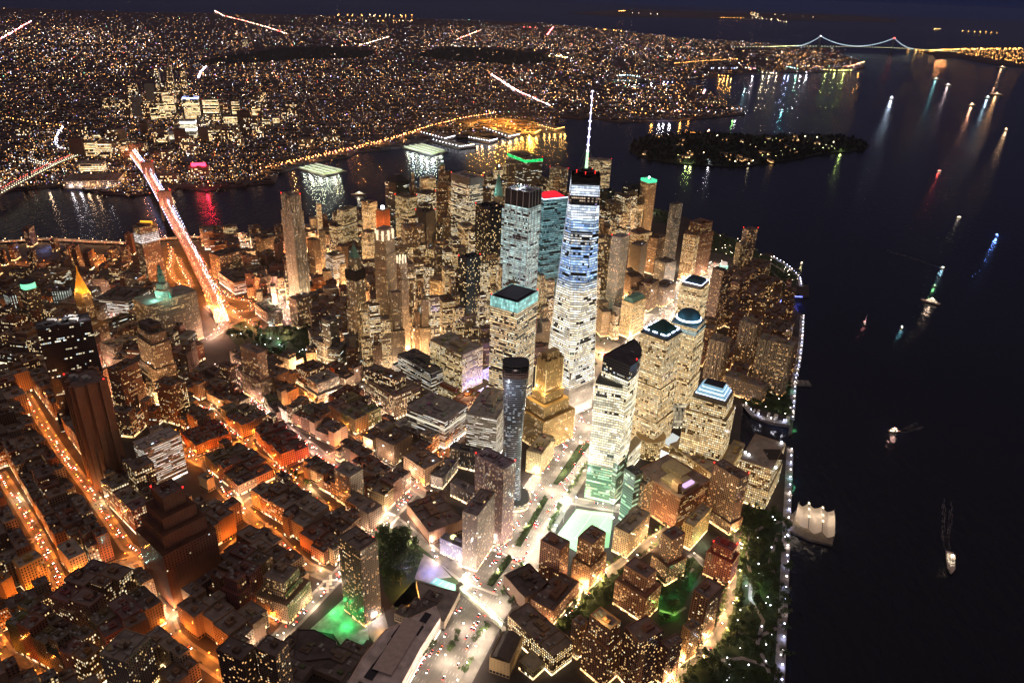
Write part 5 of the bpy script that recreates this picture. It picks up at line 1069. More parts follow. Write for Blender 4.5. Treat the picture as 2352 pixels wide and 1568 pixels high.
point('court_lamp', at('b4', (960, 200), 80), (1, .78, .4), 26000, 3)
# long granite exchange by the cove
r, c, P = B('b5', (1600, 1190), (1880, 1300), (1985, 1060), 70, 'grid', (.46, .33, .18), 'long granite exchange building with a pale roof and square roof well by the yacht cove', tiers=[(34, 2)], n_ac=3, pent=False)
mb = MB(); q = at('b5', (1900, 1160), 70); mb.box(q.x-c[0], q.y-c[1], 70.2, 26, 26, .8, .25); mb.build('roof_well', simple('roof_well_dark', (.05, .04, .035), .9), r)
for p in ((1965, 1045), (1672, 1152), (1912, 1268), (1640, 1130)): q = at('b5', p, 74); g = MB(); g.prism(circle(0, 0, 1.6, 8), 0, 1.6, 1, top=True); g.build('roof_lamp', glow((.8, .88, 1), 9), r, None, (q.x-c[0], q.y-c[1], 72))
# long granite low wings and the winter garden
B('b5', (985, 1060), (1340, 1340), (1420, 1240), 34, 'grid', GOLDST, 'low rounded granite wing in front of the terraced crown tower', n_ac=3)
B('b5', (1440, 1200), (1530, 1245), (1625, 1060), 34, 'grid', GOLDST, 'low granite wing along the cove side of the terraced crown tower', n_ac=2)
a = at('b5', (1045, 790), 20); root = empty('winter_garden', (a.x, a.y, 0)); tag(root, 'glowing arched glass winter garden between the granite towers', 'glass hall')
mb = MB(); n = 10
for k in range(n):
    t0, t1 = math.pi*k/n, math.pi*(k+1)/n
    y0, z0, y1, z1 = 18*math.cos(t0), 12+26*math.sin(t0), 18*math.cos(t1), 12+26*math.sin(t1); mb.face([(-30, y0, z0), (30, y0, z0), (30, y1, z1), (-30, y1, z1)], [(0, k*3+6), (20, k*3+6), (20, k*3+9), (0, k*3+9)])
mb.face([(30, 18*math.cos(math.pi*k/n), 12+26*math.sin(math.pi*k/n)) for k in range(n+1)], [(k, 20) for k in range(n+1)]); mb.box(0, 0, 0, 60, 36, 12); go = mb.build('glass_vault', fmat('vault_glass', FloorH=3, WinW=.86, WinH=.86, Lit=.8, Row=0, Run=.3, Warm=(1, .84, .55, 1), Cool=(1, .9, .7, 1), Strength=.45), root, (.3, .3, .3)); go.rotation_euler.z = .25
q0 = [at2('b5', p, 14) for p in ((885, 1045), (985, 1100), (1065, 1010), (985, 965))]; cq = centroid(q0); root = empty('glass_atrium', (*cq, 0)); tag(root, 'flat glowing white glass atrium roof between the granite wings', 'atrium')
mb = MB(); mb.prism(ccw(local(q0, cq)), 0, 14, 3); mb.build('wall', ST['office'][0], root, GOLDST); mb = MB(); mb.face([(*p, 14.2) for p in ccw(local(q0, cq))]); mb.build('glass_roof', glow((.85, .9, .86), .62), root)
q0 = [at2('b5', p, 20) for p in ((866, 1100), (980, 1150), (1000, 1120), (885, 1075))]; cq = centroid(q0); root = empty('lobby_hall', (*cq, 0)); tag(root, 'brilliant white lit lobby wall below the glass atrium', 'lobby')
mb = MB(); mb.prism(ccw(local(q0, cq)), 0, 19, 3); mb.build('glass_wall', glow((1, .95, .85), 1.3), root); mb = MB(); mb.prism(ccw(local(offset(ccw(q0), .6), cq)), 19, 20, 3, top=True); mb.build('roof', M_TRIM, root, GOLDST)
# podium of the golden bank tower with the long vaulted canopy
q0 = [at2('b5', p, 38) for p in ((470, 1195), (520, 1250), (710, 1030), (650, 990))]; cq = centroid(q0); root = empty('bank_annex', (*cq, 0)); tag(root, 'low curved annex with a pale roof behind the golden glass tower', 'annex building')
mb = MB(); mb.prism(ccw(local(q0, cq)), 0, 38, 3); mb.build('wall', ST['golden'][0], root, (.3, .25, .18)); mb = MB(); mb.face([(*p, 38) for p in ccw(local(q0, cq))]); mb.build('roof', M_TRIM, root, (.4, .33, .22)); occ_poly(ccw(q0), 4)
# ridge of residential slabs to the south
for a in [((1235, 1268), (1350, 1300), (1392, 1262), 88, (.40, .30, .2), 'striped beige apartment slab left of two taller ones, south of the cove'),
          ((1440, 1150), (1560, 1180), (1600, 1150), 98, (.38, .29, .2), 'middle striped beige apartment slab behind the dark trees'),
          ((1572, 1262), (1800, 1325), (1822, 1290), 104, (.40, .31, .2), 'widest striped beige apartment slab next to the esplanade')]:
    r, c, P = B('z6', a[0], a[1], a[2], a[3], 'resid', a[4], a[5], AP, n_ac=3)
    for i in range(4):
        L_ = (Vector(P[(i+1) % 4])-Vector(P[i])); n_ = max(2, int(L_.length/8))
        mb = MB()
        for k in range(n_): p = Vector(P[i])+L_*(k+.5)/n_; mb.box(p.x*1.004, p.y*1.004, 0, 1.8, 1.8, a[3]+.5, math.atan2(L_.y, L_.x))
        mb.build('pier', M_TRIM, r, (.42, .32, .22))
B('b5', (1450, 455), (1800, 570), (1850, 520), 34, 'resid', (.34, .24, .16), 'long low brick row with a dark pitched roof in front of the widest striped slab', AP, n_ac=3)
r, c, P = B('z6', (1268, 792), (1332, 818), (1396, 792), 140, 'resid', (.24, .15, .11), 'tall brick tower with a round white lit eye and mint light on its crown', AP)
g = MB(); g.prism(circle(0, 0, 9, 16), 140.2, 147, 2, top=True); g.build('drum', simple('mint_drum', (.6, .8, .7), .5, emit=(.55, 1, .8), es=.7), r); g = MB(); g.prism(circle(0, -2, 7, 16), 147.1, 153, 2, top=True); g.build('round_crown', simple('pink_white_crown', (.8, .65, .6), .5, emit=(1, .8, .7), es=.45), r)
B('z6', (1472, 525), (1502, 540), (1562, 528), 130, 'resid', (.24, .17, .14), 'tall dark residential tower with a red light nearest the south park', AP, beacon=True)
B('z6', (1428, 622), (1455, 635), (1488, 620), 100, 'residlit', (.30, .22, .12), 'narrow tower with a column of bright yellow windows beside the south park', AP)
RIV = ['brick block with a stepped top at the corner of the lit avenue end', 'small brick block closest to the green lit south lawn', 'low brick block left of the curved terrace row', 'brick block right behind the round domed tower', 'long low brick row with lit terraces facing the blue lit inlet', 'brick block between the domed tower and the striped slabs', 'low brick block with a pale flat roof cabin near the blue lit footbridge', 'dark brick block at the shore just north of the blue lit inlet', 'slim brick block below the yellow windowed tower']
for a in [((1400, 830), (1470, 860), (1560, 800), 45), ((1560, 760), (1600, 800), (1590, 740), 40), ((1460, 960), (1560, 985), (1620, 930), 38), ((1240, 1010), (1330, 1040), (1400, 1000), 60),
          ((1500, 890), (1600, 930), (1700, 860), 24), ((1320, 1060), (1400, 1090), (1480, 1040), 40), ((1600, 1090), (1700, 1120), (1800, 1060), 30), ((1620, 1190), (1740, 1225), (1810, 1160), 34), ((1400, 880), (1440, 900), (1490, 870), 60)]:
    B('z6', a[0], a[1], a[2], a[3], 'resid', rnd.choice([BROWN, (.28, .16, .11), (.24, .14, .1)]), RIV.pop(0), AP, n_ac=3, group='brick blocks of the south river quarter')
# ------------------------------------------------------------------ road surfaces, kerbs, markings
M_MARK = simple('road_paint', (.75, .72, .66), .7, .1)
def strip(mb, pts, w, z, shift=0.0):
    V = [Vector((p[0], p[1])) for p in pts]; Lf, Rt = [], []
    for i, p in enumerate(V):
        a = V[max(0, i-1)]; b = V[min(len(V)-1, i+1)]; d = (b-a).normalized(); n = Vector((-d.y, d.x))
        Lf.append(p+n*(shift+w/2)); Rt.append(p+n*(shift-w/2))
    for i in range(len(V)-1): mb.face([(*Rt[i], z), (*Rt[i+1], z), (*Lf[i+1], z), (*Lf[i], z)])
def walk(pts, step, start=0.0):
    out = []; acc = start
    for a, b in zip(pts, pts[1:]):
        a, b = Vector(a), Vector(b); L = (b-a).length
        if L < .01: continue
        d = (b-a)/L
        while acc < L: out.append((a+d*acc, d)); acc += step
        acc -= L
    return out
zz = .02
STREETS = [(a, b, w*.82, d, e*(1.75 if d == ORG else (11 if d == CRM and len(b) > 2 and i_ >= 22 else (4.5 if d == CRM else 1.8))), f, g) for i_, (a, b, w, d, e, f, g) in enumerate(STREETS)]
for i, (nm, pts, w, lc, pw, cars, sp) in enumerate(STREETS):
    mb = MB(); strip(mb, pts, w+6, zz); tag(mb.build('pavement', M_PAVE), kind='structure')
    mb = MB(); strip(mb, pts, w-2, zz+.12+.004*i/len(STREETS)); tag(mb.build('road', M_ASPH), kind='structure'); zz += .006
mb = MB(); strip(mb, WEST, 78, .30); tag(mb.build('pavement', M_PAVE), kind='structure')
mb = MB(); strip(mb, WEST, 24, .42, 19); strip(mb, WEST, 22, .42, -15); tag(mb.build('highway', simple('pale_asphalt', (.22, .205, .19), .75, .2, .1)), kind='structure')
mb = MB()
for p, d in walk(WEST, 11):
    n = Vector((-d.y, d.x))
    for s in (11, 15, 19, 23, 27, -8, -12, -16, -20):
        q = p+n*s; mb.face([(*(q-d*2+n*.12), .45), (*(q-d*2-n*.12), .45), (*(q+d*2-n*.12), .45), (*(q+d*2+n*.12), .45)][::-1])
tag(mb.build('lane_markings', M_MARK), kind='structure')
def crosswalk(p, d, w):
    d = Vector(d).normalized(); n = Vector((-d.y, d.x)); mb = MB(); k = -w/2
    while k < w/2:
        q = Vector(p)+n*k; mb.face([(*(q-d*1.8-n*.45), .47), (*(q+d*1.8-n*.45), .47), (*(q+d*1.8+n*.45), .47), (*(q-d*1.8+n*.45), .47)]); k += 1.5
    return mb
CW = [(at2('b3', p), d, w) for p, d, w in (((1190, 700), 0, 60), ((1330, 780), 0, 50), ((940, 870), 1, 24), ((1060, 940), 0, 40), ((430, 430), 0, 20), ((470, 480), 1, 20), ((1740, 990), 1, 16), ((1700, 1010), 0, 16))]
wd = (Vector(WEST[3])-Vector(WEST[2])).normalized()
for p, k, w in CW: tag(crosswalk(p, wd if k == 0 else (-wd.y, wd.x), w).build('crosswalk', M_MARK), kind='structure')
for fr, p, w in (('b1', (1600, 380), 16), ('b1', (1790, 520), 16), ('b1', (1400, 900), 14), ('b1', (470, 980), 18), ('b1', (230, 600), 18), ('b1', (2220, 880), 18), ('b1', (2200, 930), 18)):
    q = at2(fr, p)
    for a in (0.45, 2.02): tag(crosswalk(q, (math.cos(a), math.sin(a)), w).build('crosswalk', M_MARK), kind='structure')
mb = MB()
for r_ in RAMPS: strip(mb, r_, 16, .5)
tag(mb.build('ramp_road', M_ASPH), kind='structure')
mb = MB(); mb.face([(x, y, .01) for x, y in ccw(OPEN['bridge_plaza'])]); 
def sheet(nm, poly, z, mat):
    p = ccw(poly); mb = MB()
    for t in tessel(p): mb.face([(*p[i], z) for i in t])
    return tag(mb.build(nm, mat), kind='structure')
sheet('plaza_ground', OPEN['bridge_plaza'], .012, simple('ramp_ground', (.05, .045, .035), .9, .4, .05))
for k, m in (('city_hall_park', M_GRASS), ('memorial_plaza', M_PAVE), ('market_park', M_GRASS), ('river_park', M_GRASS), ('inner_park', M_GRASS), ('transit_plaza', M_PAVE), ('esplanade_park', M_GRASS), ('south_park', M_GRASS), ('battery_green', M_GRASS),
             ('warm_court', M_PAVE), ('tank_court', M_PAVE), ('lit_lot', M_PAVE), ('car_park', M_PAVE)):
    sheet('lawn' if m is M_GRASS else 'plaza_paving', OPEN[k], .6, m)
sheet('green_court_paving', OPEN['green_court'], .62, simple('court_paving', (.30, .32, .28), .8, .3))
# esplanade along the river
ESP = [at2(f, p) for f, p in (('z6', (1660, 720)), ('z6', (1760, 780)), ('z6', (1840, 860)), ('z6', (1850, 920)))]
ESP2 = [at2(f, p) for f, p in (('z6', (1862, 1115)), ('z6', (1852, 1290)), ('z6', (1835, 1420)), ('z6', (1805, 1560)), ('b5', (2062, 700)), ('b5', (2048, 850)))]
ESP3 = [at2(f, p) for f, p in (('b5', (2038, 1110)), ('b4', (1765, 300)), ('b4', (1752, 600)), ('b4', (1740, 900)), ('b4', (1728, 1150)), ('b4', (1715, 1400)), ('b4', (1705, 1600)))]
COVE = [at2('b5', p) for p in ((1625, 705), (1700, 800), (1850, 850), (2040, 885))]
for e_, w in ((ESP, 9), (ESP2, 11), (ESP3, 11), (COVE, 12)):
    mb = MB(); strip(mb, e_, w, .75); tag(mb.build('esplanade', M_PAVE), kind='structure')
# ball field, tennis courts
bf = [at2('b3', p) for p in ((1540, 600), (1690, 400), (1935, 432), (1905, 660), (1690, 690))]
cbf = centroid(bf)
sheet('ball_field', bf, .7, simple('artificial_turf', (.30, .50, .30), .9, .06, .3))
mb = MB()
a, b_, c_ = Vector(bf[0]), Vector(bf[1]), Vector(bf[2]); u, v = (b_-a), (c_-b_)
def fp(s, t): q = a+u*s+v*t; return (q.x, q.y)
for s0, t0, s1, t1 in ((.08, .05, .92, .05), (.92, .05, .92, .9), (.92, .9, .08, .9), (.08, .9, .08, .05), (.08, .48, .92, .48)):
    strip(mb, [fp(s0, t0), fp(s1, t1)], .5, .74)
tag(mb.build('field_lines', M_MARK), kind='structure')
FIELD_L = [at('b3', p) for p in ((1545, 590), (1600, 490), (1680, 400), (1930, 420), (1925, 540), (1700, 680))]
for k, q in enumerate(FIELD_L):
    root = empty('floodlight_mast', (q.x, q.y, 0)); tag(root, 'floodlight mast at the edge of the mint green ball field', 'floodlight mast', 'floodlight masts round the ball field')
    g = MB(); g.tube((0, 0, 0), (0, 0, 21), .25, .16, 5); g.build('mast', M_GALV, root)
    g = MB(); g.box(0, 0, 21, 3, .8, 1.2, k); g.build('lamp_rack', glow((.85, 1, .95), 9), root)
    d = Vector((cbf[0], cbf[1], 0))-q; d.z = 0; d.normalize()
    point('field_light', (q.x+d.x*6, q.y+d.y*6, 24), (.72, 1, .84), 36000, .8)
tc_ = [at2('b3', p) for p in ((700, 900), (745, 862), (925, 925), (890, 960))]
sheet('tennis_court', tc_, .72, simple('tennis_hard_court', (.12, .34, .28), .8, .05))
mb = MB(); A_, B_, C__, D_ = [Vector(p) for p in tc_]
for s in (.08, .3, .52, .7, .92): strip(mb, [tuple(B_.lerp(C__, s)*.8+A_.lerp(D_, s)*.2), tuple(B_.lerp(C__, s)*.2+A_.lerp(D_, s)*.8)], .5, .76)
tag(mb.build('court_lines', M_MARK), kind='structure')
q = centroid(tc_); point('court_light', (q[0], q[1], 16), (1, .9, .75), 30000, 1)
yd = [at2('b3', p) for p in ((600, 870), (660, 700), (760, 760), (850, 860), (740, 870), (700, 900))]
sheet('school_yard', yd, .71, M_PAVE); q = centroid(yd); point('yard_lamp', (q[0], q[1], 12), (.25, .28, 1), 26000, 1); point('yard_lamp', (q[0]+30, q[1]+12, 10), (.45, .3, 1), 14000, 1)
# coloured glows of real lamps in the courts
def lampglow(fr, p, z, col, pw, r=1.0):
    q = at(fr, p, 0)
    if col[1] == 1 and col[0] < .2: z = 7; pw *= .5; r = 2.5
    return point('court_lamp', (q.x, q.y, z), col, pw, r)
for p in ((2180, 1250), (2260, 1120), (2330, 1060), (2330, 1200)): lampglow('b1', p, 8, (.05, 1, .22), 8000)
for p in ((60, 1090), (150, 1180)): lampglow('b3', p, 9, (.05, 1, .22), 12000)
lampglow('b3', (270, 1300), 6, (.1, 1, .4), 3000)
for p in ((560, 960), (640, 980), (600, 1040)): lampglow('b3', p, 9, (1, .45, .1), 20000)
lampglow('b3', (340, 1150), 9, (1, .9, .85), 16000); lampglow('b3', (380, 1230), 7, (1, .5, .15), 7000)
for p in ((820, 830), (860, 860)): lampglow('b1', p, 9, (.6, 1, .8), 9000)
for p in ((1000, 1210), (1080, 1120)): lampglow('b1', p, 9, (.8, 1, .95), 12000)
for p in ((1840, 280), (1860, 870)): lampglow('z4', p, 8, (.08, 1, .35), 10000)
lampglow('z4', (1800, 740), 12, (1, .95, .85), 24000); [lampglow('z4', p, 11, (1, .62, .42), 26000) for p in ((1400, 780), (1460, 740), (1380, 720), (1600, 720), (1480, 600), (1420, 660), (1700, 690), (1920, 760))]; lampglow('z4', (1870, 790), 6, (.4, 1, .8), 12000)
for p in ((960, 820), (1120, 870), (1000, 1000), (1110, 920), (900, 1020)): lampglow('b4', p, 7, (.15, 1, .45), 5200)
for p in ((1000, 1120), (930, 1090)): lampglow('b4', p, 6, (.35, 1, .15), 3500)
lampglow('b4', (1190, 650), 8, (.6, 1, .55), 8000)
for p in ((520, 1180), (640, 1240), (560, 1230)): lampglow('z6', p, 9, (.5, 1, .75), 30000)
for p in ((500, 1080), (560, 1140)): lampglow('z6', p, 9, (1, .5, .2), 20000)
for p in ((1050, 1240), (950, 1260), (1020, 1330), (1340, 1280), (1360, 1200)): lampglow('z5', p, 12, (1, .8, .62), 30000)
for p in ((850, 420), (1020, 800)): lampglow('z6', p, 9, (1, .9, .6), 20000)
for p in ((290, 170), (330, 150)): lampglow('z4', p, 10, (.3, .4, 1), 16000)
for p in ((1480, 900), (1520, 1000)): lampglow('b4', p, 6, (.75, .85, 1), 7000)
for p in ((1560, 900), (1560, 960), (1580, 1030)): lampglow('b4', p, 5, (.7, 1, .25), 2200)
for p in ((905, 1185), (1310, 1345), (700, 1040), (1040, 905), (1490, 1260), (980, 700), (1180, 1290), (780, 1120)): lampglow('b5', p, 16, (1, .66, .30), 60000, 2)
for p in ((215, 1400), (330, 1480), (430, 1440)): lampglow('b5', p, 14, (1, .85, .5), 30000, 2)

# ------------------------------------------------------------------ street lamps
def lamp_meshes(h, col, s):
    g = MB(); g.tube((0, 0, 0), (0, 0, h), .14, .09, 5); g.tube((0, 0, h-.3), (1.8, 0, h+.25), .07, .05, 4)
    l = MB(); l.prism([(1.3, -.5), (2.7, -.5), (2.7, .5), (1.3, .5)], h-.1, h+.5, 1, top=True, bottom=True)
    return g.mesh('lamp_post_mesh', M_STEEL), l.mesh('lamp_head_mesh', glow(col, s))
LM = {}
NLAMP = [0]; EXTRA = {}
LIM = {}
def street_lamp(p, rz, col, power, label, group, h=9.0, s=9, cap=280, light=True, name='street_lamp', lz=None):
    k = (tuple(col), h, s)
    if k not in LM: LM[k] = lamp_meshes(h, col, s)
    if NLAMP[0] < cap:
        NLAMP[0] += 1
        root = empty(name, (p[0], p[1], 0), rz); tag(root, label+' '+where(p), 'street lamp', group)
        obj('post', LM[k][0], None, root); obj('lamp_head', LM[k][1], None, root)
    else: EXTRA.setdefault(k, []).append((p[0], p[1], rz))
    if light: point('lamp_light', (p[0]+1.5*math.cos(rz), p[1]+1.5*math.sin(rz), lz or h-1), col, power, .5)
def vis(p, z=0):
    x, y = pix((p[0], p[1], z)); return -60 < x < 2412 and -30 < y < 1630
rl = random.Random(3)
LPW = 9500
GREEN = at2('b3', (893-746, 0))
for i, (nm, pts, w, lc, pw, cars, sp) in enumerate(STREETS):
    for k, (p, d) in enumerate(walk(pts, sp, 8)):
        if not vis(p): continue
        n = Vector((-d.y, d.x))*(w/2+1.2)*(1 if k % 2 else -1); q = p+n
        col = lc
        if col is None: px, py = pix((p.x, p.y, 0)); col = ORG if py < 1150 else WHT
        if rl.random() < .10: col = CRM if col == ORG else col
        street_lamp(q, math.atan2(-n.y, -n.x), col, LPW*pw*rl.uniform(.7, 1.3)*(1.6 if col == CRM and lc == ORG else 1),
            {ORG: 'orange street lamp on a curved post', WHT: 'white street lamp on a curved post', PNK: 'pinkish white street lamp', CRM: 'cream street lamp'}[col],
            {ORG: 'orange street lamps', WHT: 'white street lamps', PNK: 'pinkish street lamps', CRM: 'cream street lamps'}[col], lz=14 if i >= 22 else None)  # downtown light sits above its lamp head, raised to brighten the walls
for k, (p, d) in enumerate(walk(WEST, 24, 5)):
    if not vis(p): continue
    n = Vector((-d.y, d.x))
    for s in (34, 1, -29) if k % 2 else (34, -29):
        q = p+n*s; street_lamp(q, math.atan2(-n.y*s, -n.x*s), (1, .80, .60), 21000*rl.uniform(.8, 1.2), 'tall white lamp of the wide road', 'tall lamps of the wide road', h=11, s=14)
for r_ in RAMPS:
    for k, (p, d) in enumerate(walk(r_, 30, 6)): street_lamp((p.x+8, p.y), 2.0, ORG, 30000, 'tall orange ramp lamp', 'orange lamps of the bridge ramps', h=10, s=12)
for k, (p, d) in enumerate(walk(FDR, 38, 6)):
    if vis(p): street_lamp((p.x, p.y+9), 2.0, (1, .55, .25), 16000, 'amber river drive lamp', 'lamps of the river drive', h=16, s=14, lz=14, cap=300)
# esplanade lamps: a close chain of blue white dots
ESPN = 0
for e_, st in ((ESP, 17), (ESP2, 20), (ESP3, 21), (COVE, 22)):
    for k, (p, d) in enumerate(walk(e_, st, 4)):
        if not vis(p): continue
        n = Vector((-d.y, d.x)); s = 4 if n.x < 0 else -4
        q = p+n*s; blue = pix((q.x, q.y, 0))[1] < 960
        street_lamp(q, math.atan2(-n.y*s, -n.x*s), (.55, .6, 1.0) if (k % 3) else (1, .85, .8), 1500, 'low blue white esplanade lamp', 'esplanade lamps', h=4.2, s=22, cap=0 if False else 300, light=(k % 2 == 0), name='esplanade_lamp')
for k_, L_ in EXTRA.items():
    mb = MB(); m2 = MB(); h = k_[1]
    for x, y, rz in L_:
        mb.tube((x, y, 0), (x, y, h), .12, .08, 4); cx_, cy_ = x+2*math.cos(rz), y+2*math.sin(rz); m2.box(cx_, cy_, h-.1, 1.4, 1.0, .6, rz)
    o = mb.build('distant_lamp_posts', M_STEEL); tag(o, 'posts of the many further street lamps', 'street lamps', kind='stuff'); 
    o2 = m2.build('lamp_heads', glow(k_[0], k_[2]), o); o2['kind'] = 'stuff'
# scattered path lamps of the parks
def path_lamps(poly, n, col, power, label, group, seed, s=12, every=4):
    rr = random.Random(seed); xs = [p[0] for p in poly]; ys = [p[1] for p in poly]; k = 0; t = 0; mb = MB(); hd = MB()
    while k < n and t < 2000:
        t += 1; x, y = rr.uniform(min(xs), max(xs)), rr.uniform(min(ys), max(ys))
        ins = False
        for i in range(len(poly)):
            (x1, y1), (x2, y2) = poly[i], poly[(i+1) % len(poly)]
            if (y1 > y) != (y2 > y) and x < (x2-x1)*(y-y1)/(y2-y1)+x1: ins = not ins
        if not ins or not vis((x, y)): continue
        root = empty('path_lamp', (x, y, 0)); tag(root, label+' '+where((x, y)), 'path lamp', group)
        kk = ('path', tuple(col), s)
        if kk not in LM:
            g = MB(); g.tube((0, 0, 0), (0, 0, 4), .1, .07, 4); l = MB(); l.prism(circle(0, 0, .55, 6), 4, 4.9, 1, top=True, bottom=True); LM[kk] = (g.mesh('path_post', M_STEEL), l.mesh('path_globe', glow(col, s)))
        obj('post', LM[kk][0], None, root); obj('globe', LM[kk][1], None, root)
        if k % every == 0: point('lamp_light', (x, y, 5), col, power, .4)
        k += 1
path_lamps(OPEN['river_park'], 46, (.9, .85, .95), 2600, 'white park path lamp', 'path lamps of the riverside park', 5)
path_lamps(OPEN['south_park'], 40, (1, .8, .55), 2600, 'warm park path lamp', 'path lamps of the south park', 6)
path_lamps(OPEN['city_hall_park'], 24, (.85, .95, 1), 2600, 'path lamp under dark trees', 'path lamps of the city park', 8)
path_lamps(OPEN['memorial_plaza'], 26, (.75, 1, .85), 5000, 'path lamp between memorial trees', 'path lamps of the memorial', 9)
path_lamps(OPEN['esplanade_park'], 12, (1, .85, .7), 2600, 'path lamp in the grove', 'path lamps of the grove', 10)
print('LAMPS', NLAMP[0], {k: len(v) for k, v in EXTRA.items()})
# the lots seen from the air that are built as single buildings (running differences); the rest form the background mass
_k = 0; KEEP = set()
for _d in '421774 2423 6027 1151 71 38 1097 1311 2302 1317 2301 1209 2515 1057 35 63 52 5851 60 8 3611 1156 58 2409 4769 3674 2288 14 8323 103 1207 63 2296 49 1209 62 2347 1210 4820 10748 2349 60 1209 2410 1218 1208 57528 4793 9 2379 4789 1064 1237 1376 983 2612 2390 1068 1136 5 1188 1222 1366 16 10 1016 138 1068 1189 68 1123 136 39 2250 63 1261 1067 178 2376 1188 26 2167 56 1185 1321 5960 1140 2433 2380 5993 1433 2116 1453 1219 236 2142 40 226 942 9 3612 233 940 2665 3637 8385 5737 262 8 655 6304 2135 1177 281 3846 901 158 1351 610 346 100 32 1047 1213 147 1048 1130 229 1286 1062 764 1462 62 155 1233 15 1156 24 927 236 47 663 516 709 33 228 210 28 18 732 277 151 1228 17 910 1506 1123 744 324 138 101 1137 5 1262 5 1139 20 969 1325 133 1099 1024 14 11 145 723 438 20 43 25 66 2341 22 1212 944 34 1355 73 38 871 190 24 25 58 2050 167 193 960 179 5 15 61 6 851 11 161 61 921 125 209 11 1109 111 738 448 1123 23 60 849 122 97 163 1177 5 866 16 251 1101 1235 28 5 56 1022 93 1179 69 781 247 84 8 145 7 5 18 630 213 27 240 757 127 1453 69 1117 67 780 289 44 39 1170 83 1009 63 1095 1176 60 66 138 109 616 36 168 188 168 1018 29 29 827 487 991 72 759 267 146 1216 41 114 21 975 138 8 90 873 74 72 745 459 93 43 15 881 116 99 750 225 98 98 9 144 816 341 14 23 771 203 141 79 16 1010 760 203 141 166 77 858 137 68 29 20 82 22 622 1364 6 91 1527 6 1088 30 722 407 9 21 137 961 52 946 245 149 1207 848 358 13 5 13 1042 32 911 246 2405 164 682 105 147 246 1037 54 1189 24 102 819 350 50 1156 1038 169 1037 7 19 148 779 172 138 1050 141 849 329 148 1998 225 1184 186 681 195 101 24 139 972 22 38 158 1126 103 32 955 101 805 355 193 737 139 193 57 62 782 367 25 894 102 54 41 142 679 231 23 60 1055 75 156 815 205 57 209 1194 692 404 30 54 66 864 200 93 2277 117 897 85 137 1018 152 90 27 967 1335 16 1156 117 1036 80 815 475 873 300 33 932 12 132 815 494 1116 53 67 1170 6 17 3311 236 988 121 30 120 898 156 120 1193 896 327 706 1413 108 1227 127 1097 1034 261 2391 1097 1031 129 156 1068 157 695 1695 2264 975 71 192 79 924 165 104 2190 88 50 94 1168 868 346 846 142 143 891 370 1093 52 2459 1108 915 72 321 938 1162 168 1299 1214 2070 1140 159 105 1194 1329 910 282 868 255 69 1176 846 305 1058 227 937 1122 1525 7 937 43 5 1384 2031 148 1456 926 266 1069 1210 5 87 2083 93 1030 185 6 236 971 1292 37 92 943 19 2524 955 135 162 1251 17 848 342 2010 1365 232 2074 232 6 929 1458 59 875 1164 11 1250 90 1190 6 1176 234 1128 3331 117 11 234 910 2343 255 98 4437 1318 211 2132 195 10 1224 926 100 240 1190 3538 960 2634 1243 973 1415 928 2701 2379 2150 156 1312 2108 280 1179 11 4520 59 238 2320 6 43 10 2140 3866 1178 2147 262 7 1078 3484 3589 2422 154 59 1166 1127 1085 2390 222 2170 2594 1119 2528 1141 37 995 120 1297 1132 1040 195 4716 92 1236 2166 1187 1425 5895 2286 2605 2320 2456 5958 1133 61 4867 1127 2410 1150 1216 53 3619 2304 2518 2341 1128 1291 1161 1164 1302 3565 7095 4868 57 1190 1100 64 1163 7274 2329 62 4790 4751 18018 1161 31248 2337 13245 2385 19166'.split(): _k += int(_d); KEEP.add(_k)
# ------------------------------------------------------------------ the rest of the quarter, lot by lot
def fill(zone, ang, lot, hr, styles, cols, cat, name, group, desc, rate=1.0, seed=1, tankp=.35, gap=.0, tower=None, ac=(2, 5)):
    rr = random.Random(seed); ca, sa = math.cos(ang), math.sin(ang); out = []
    T = [(x*ca+y*sa, -x*sa+y*ca) for x, y in zone]; x0, x1 = min(t[0] for t in T), max(t[0] for t in T); y0, y1 = min(t[1] for t in T), max(t[1] for t in T)
    def inside(x, y):
        ins = False
        for i in range(len(T)):
            (a, b), (c, d) = T[i], T[(i+1) % len(T)]
            if (b > y) != (d > y) and x < (c-a)*(y-b)/(d-b)+a: ins = not ins
        return ins
    def W_(x, y): return (x*ca-y*sa, x*sa+y*ca)
    def place(xa, xb, ya, yb, depth=0):
        w, d = xb-xa, yb-ya
        if w < 9 or d < 9: return
        poly = [W_(xa, ya), W_(xb, ya), W_(xb, yb), W_(xa, yb)]
        f = occ_frac(poly)
        if f > .04:
            if f > .93 or depth > 2: return
            if w > d: m = (xa+xb)/2; place(xa, m, ya, yb, depth+1); place(m, xb, ya, yb, depth+1)
            else: m = (ya+yb)/2; place(xa, xb, ya, m, depth+1); place(xa, xb, m, yb, depth+1)
            return
        if not inside((xa+xb)/2, (ya+yb)/2): return
        c = centroid(poly); px, py = pix((c[0], c[1], hr[1]*.7))
        if not (-30 < px < 2390 and -40 < py < 1650): return
        out.append((poly, px, py))
    y = y0
    while y < y1:
        d = rr.uniform(*lot[1]); x = x0+rr.uniform(0, 10)
        while x < x1:
            w = rr.uniform(*lot[0])
            if rr.random() < rate: place(x, x+w-gap, y, y+d-gap)
            x += w
        y += d
    res = []
    for poly, px, py in out:
        occ_poly(poly, 5)
        c = centroid(poly); key = (int((c[0]+1500)//3)*1200+int((c[1]+2400)//3)); r1_ = random.Random(key)
        H = r1_.uniform(*hr)
        if tower and r1_.random() < tower[0]: H = r1_.uniform(*tower[1])
        res.append((poly, H, r1_.choice(styles), r1_.choice(cols), r1_.random() < tankp, px, py, r1_.randint(*ac), key))
    FILLS.append((res, cat, name, group, desc))
FILLS = []
W1 = geo
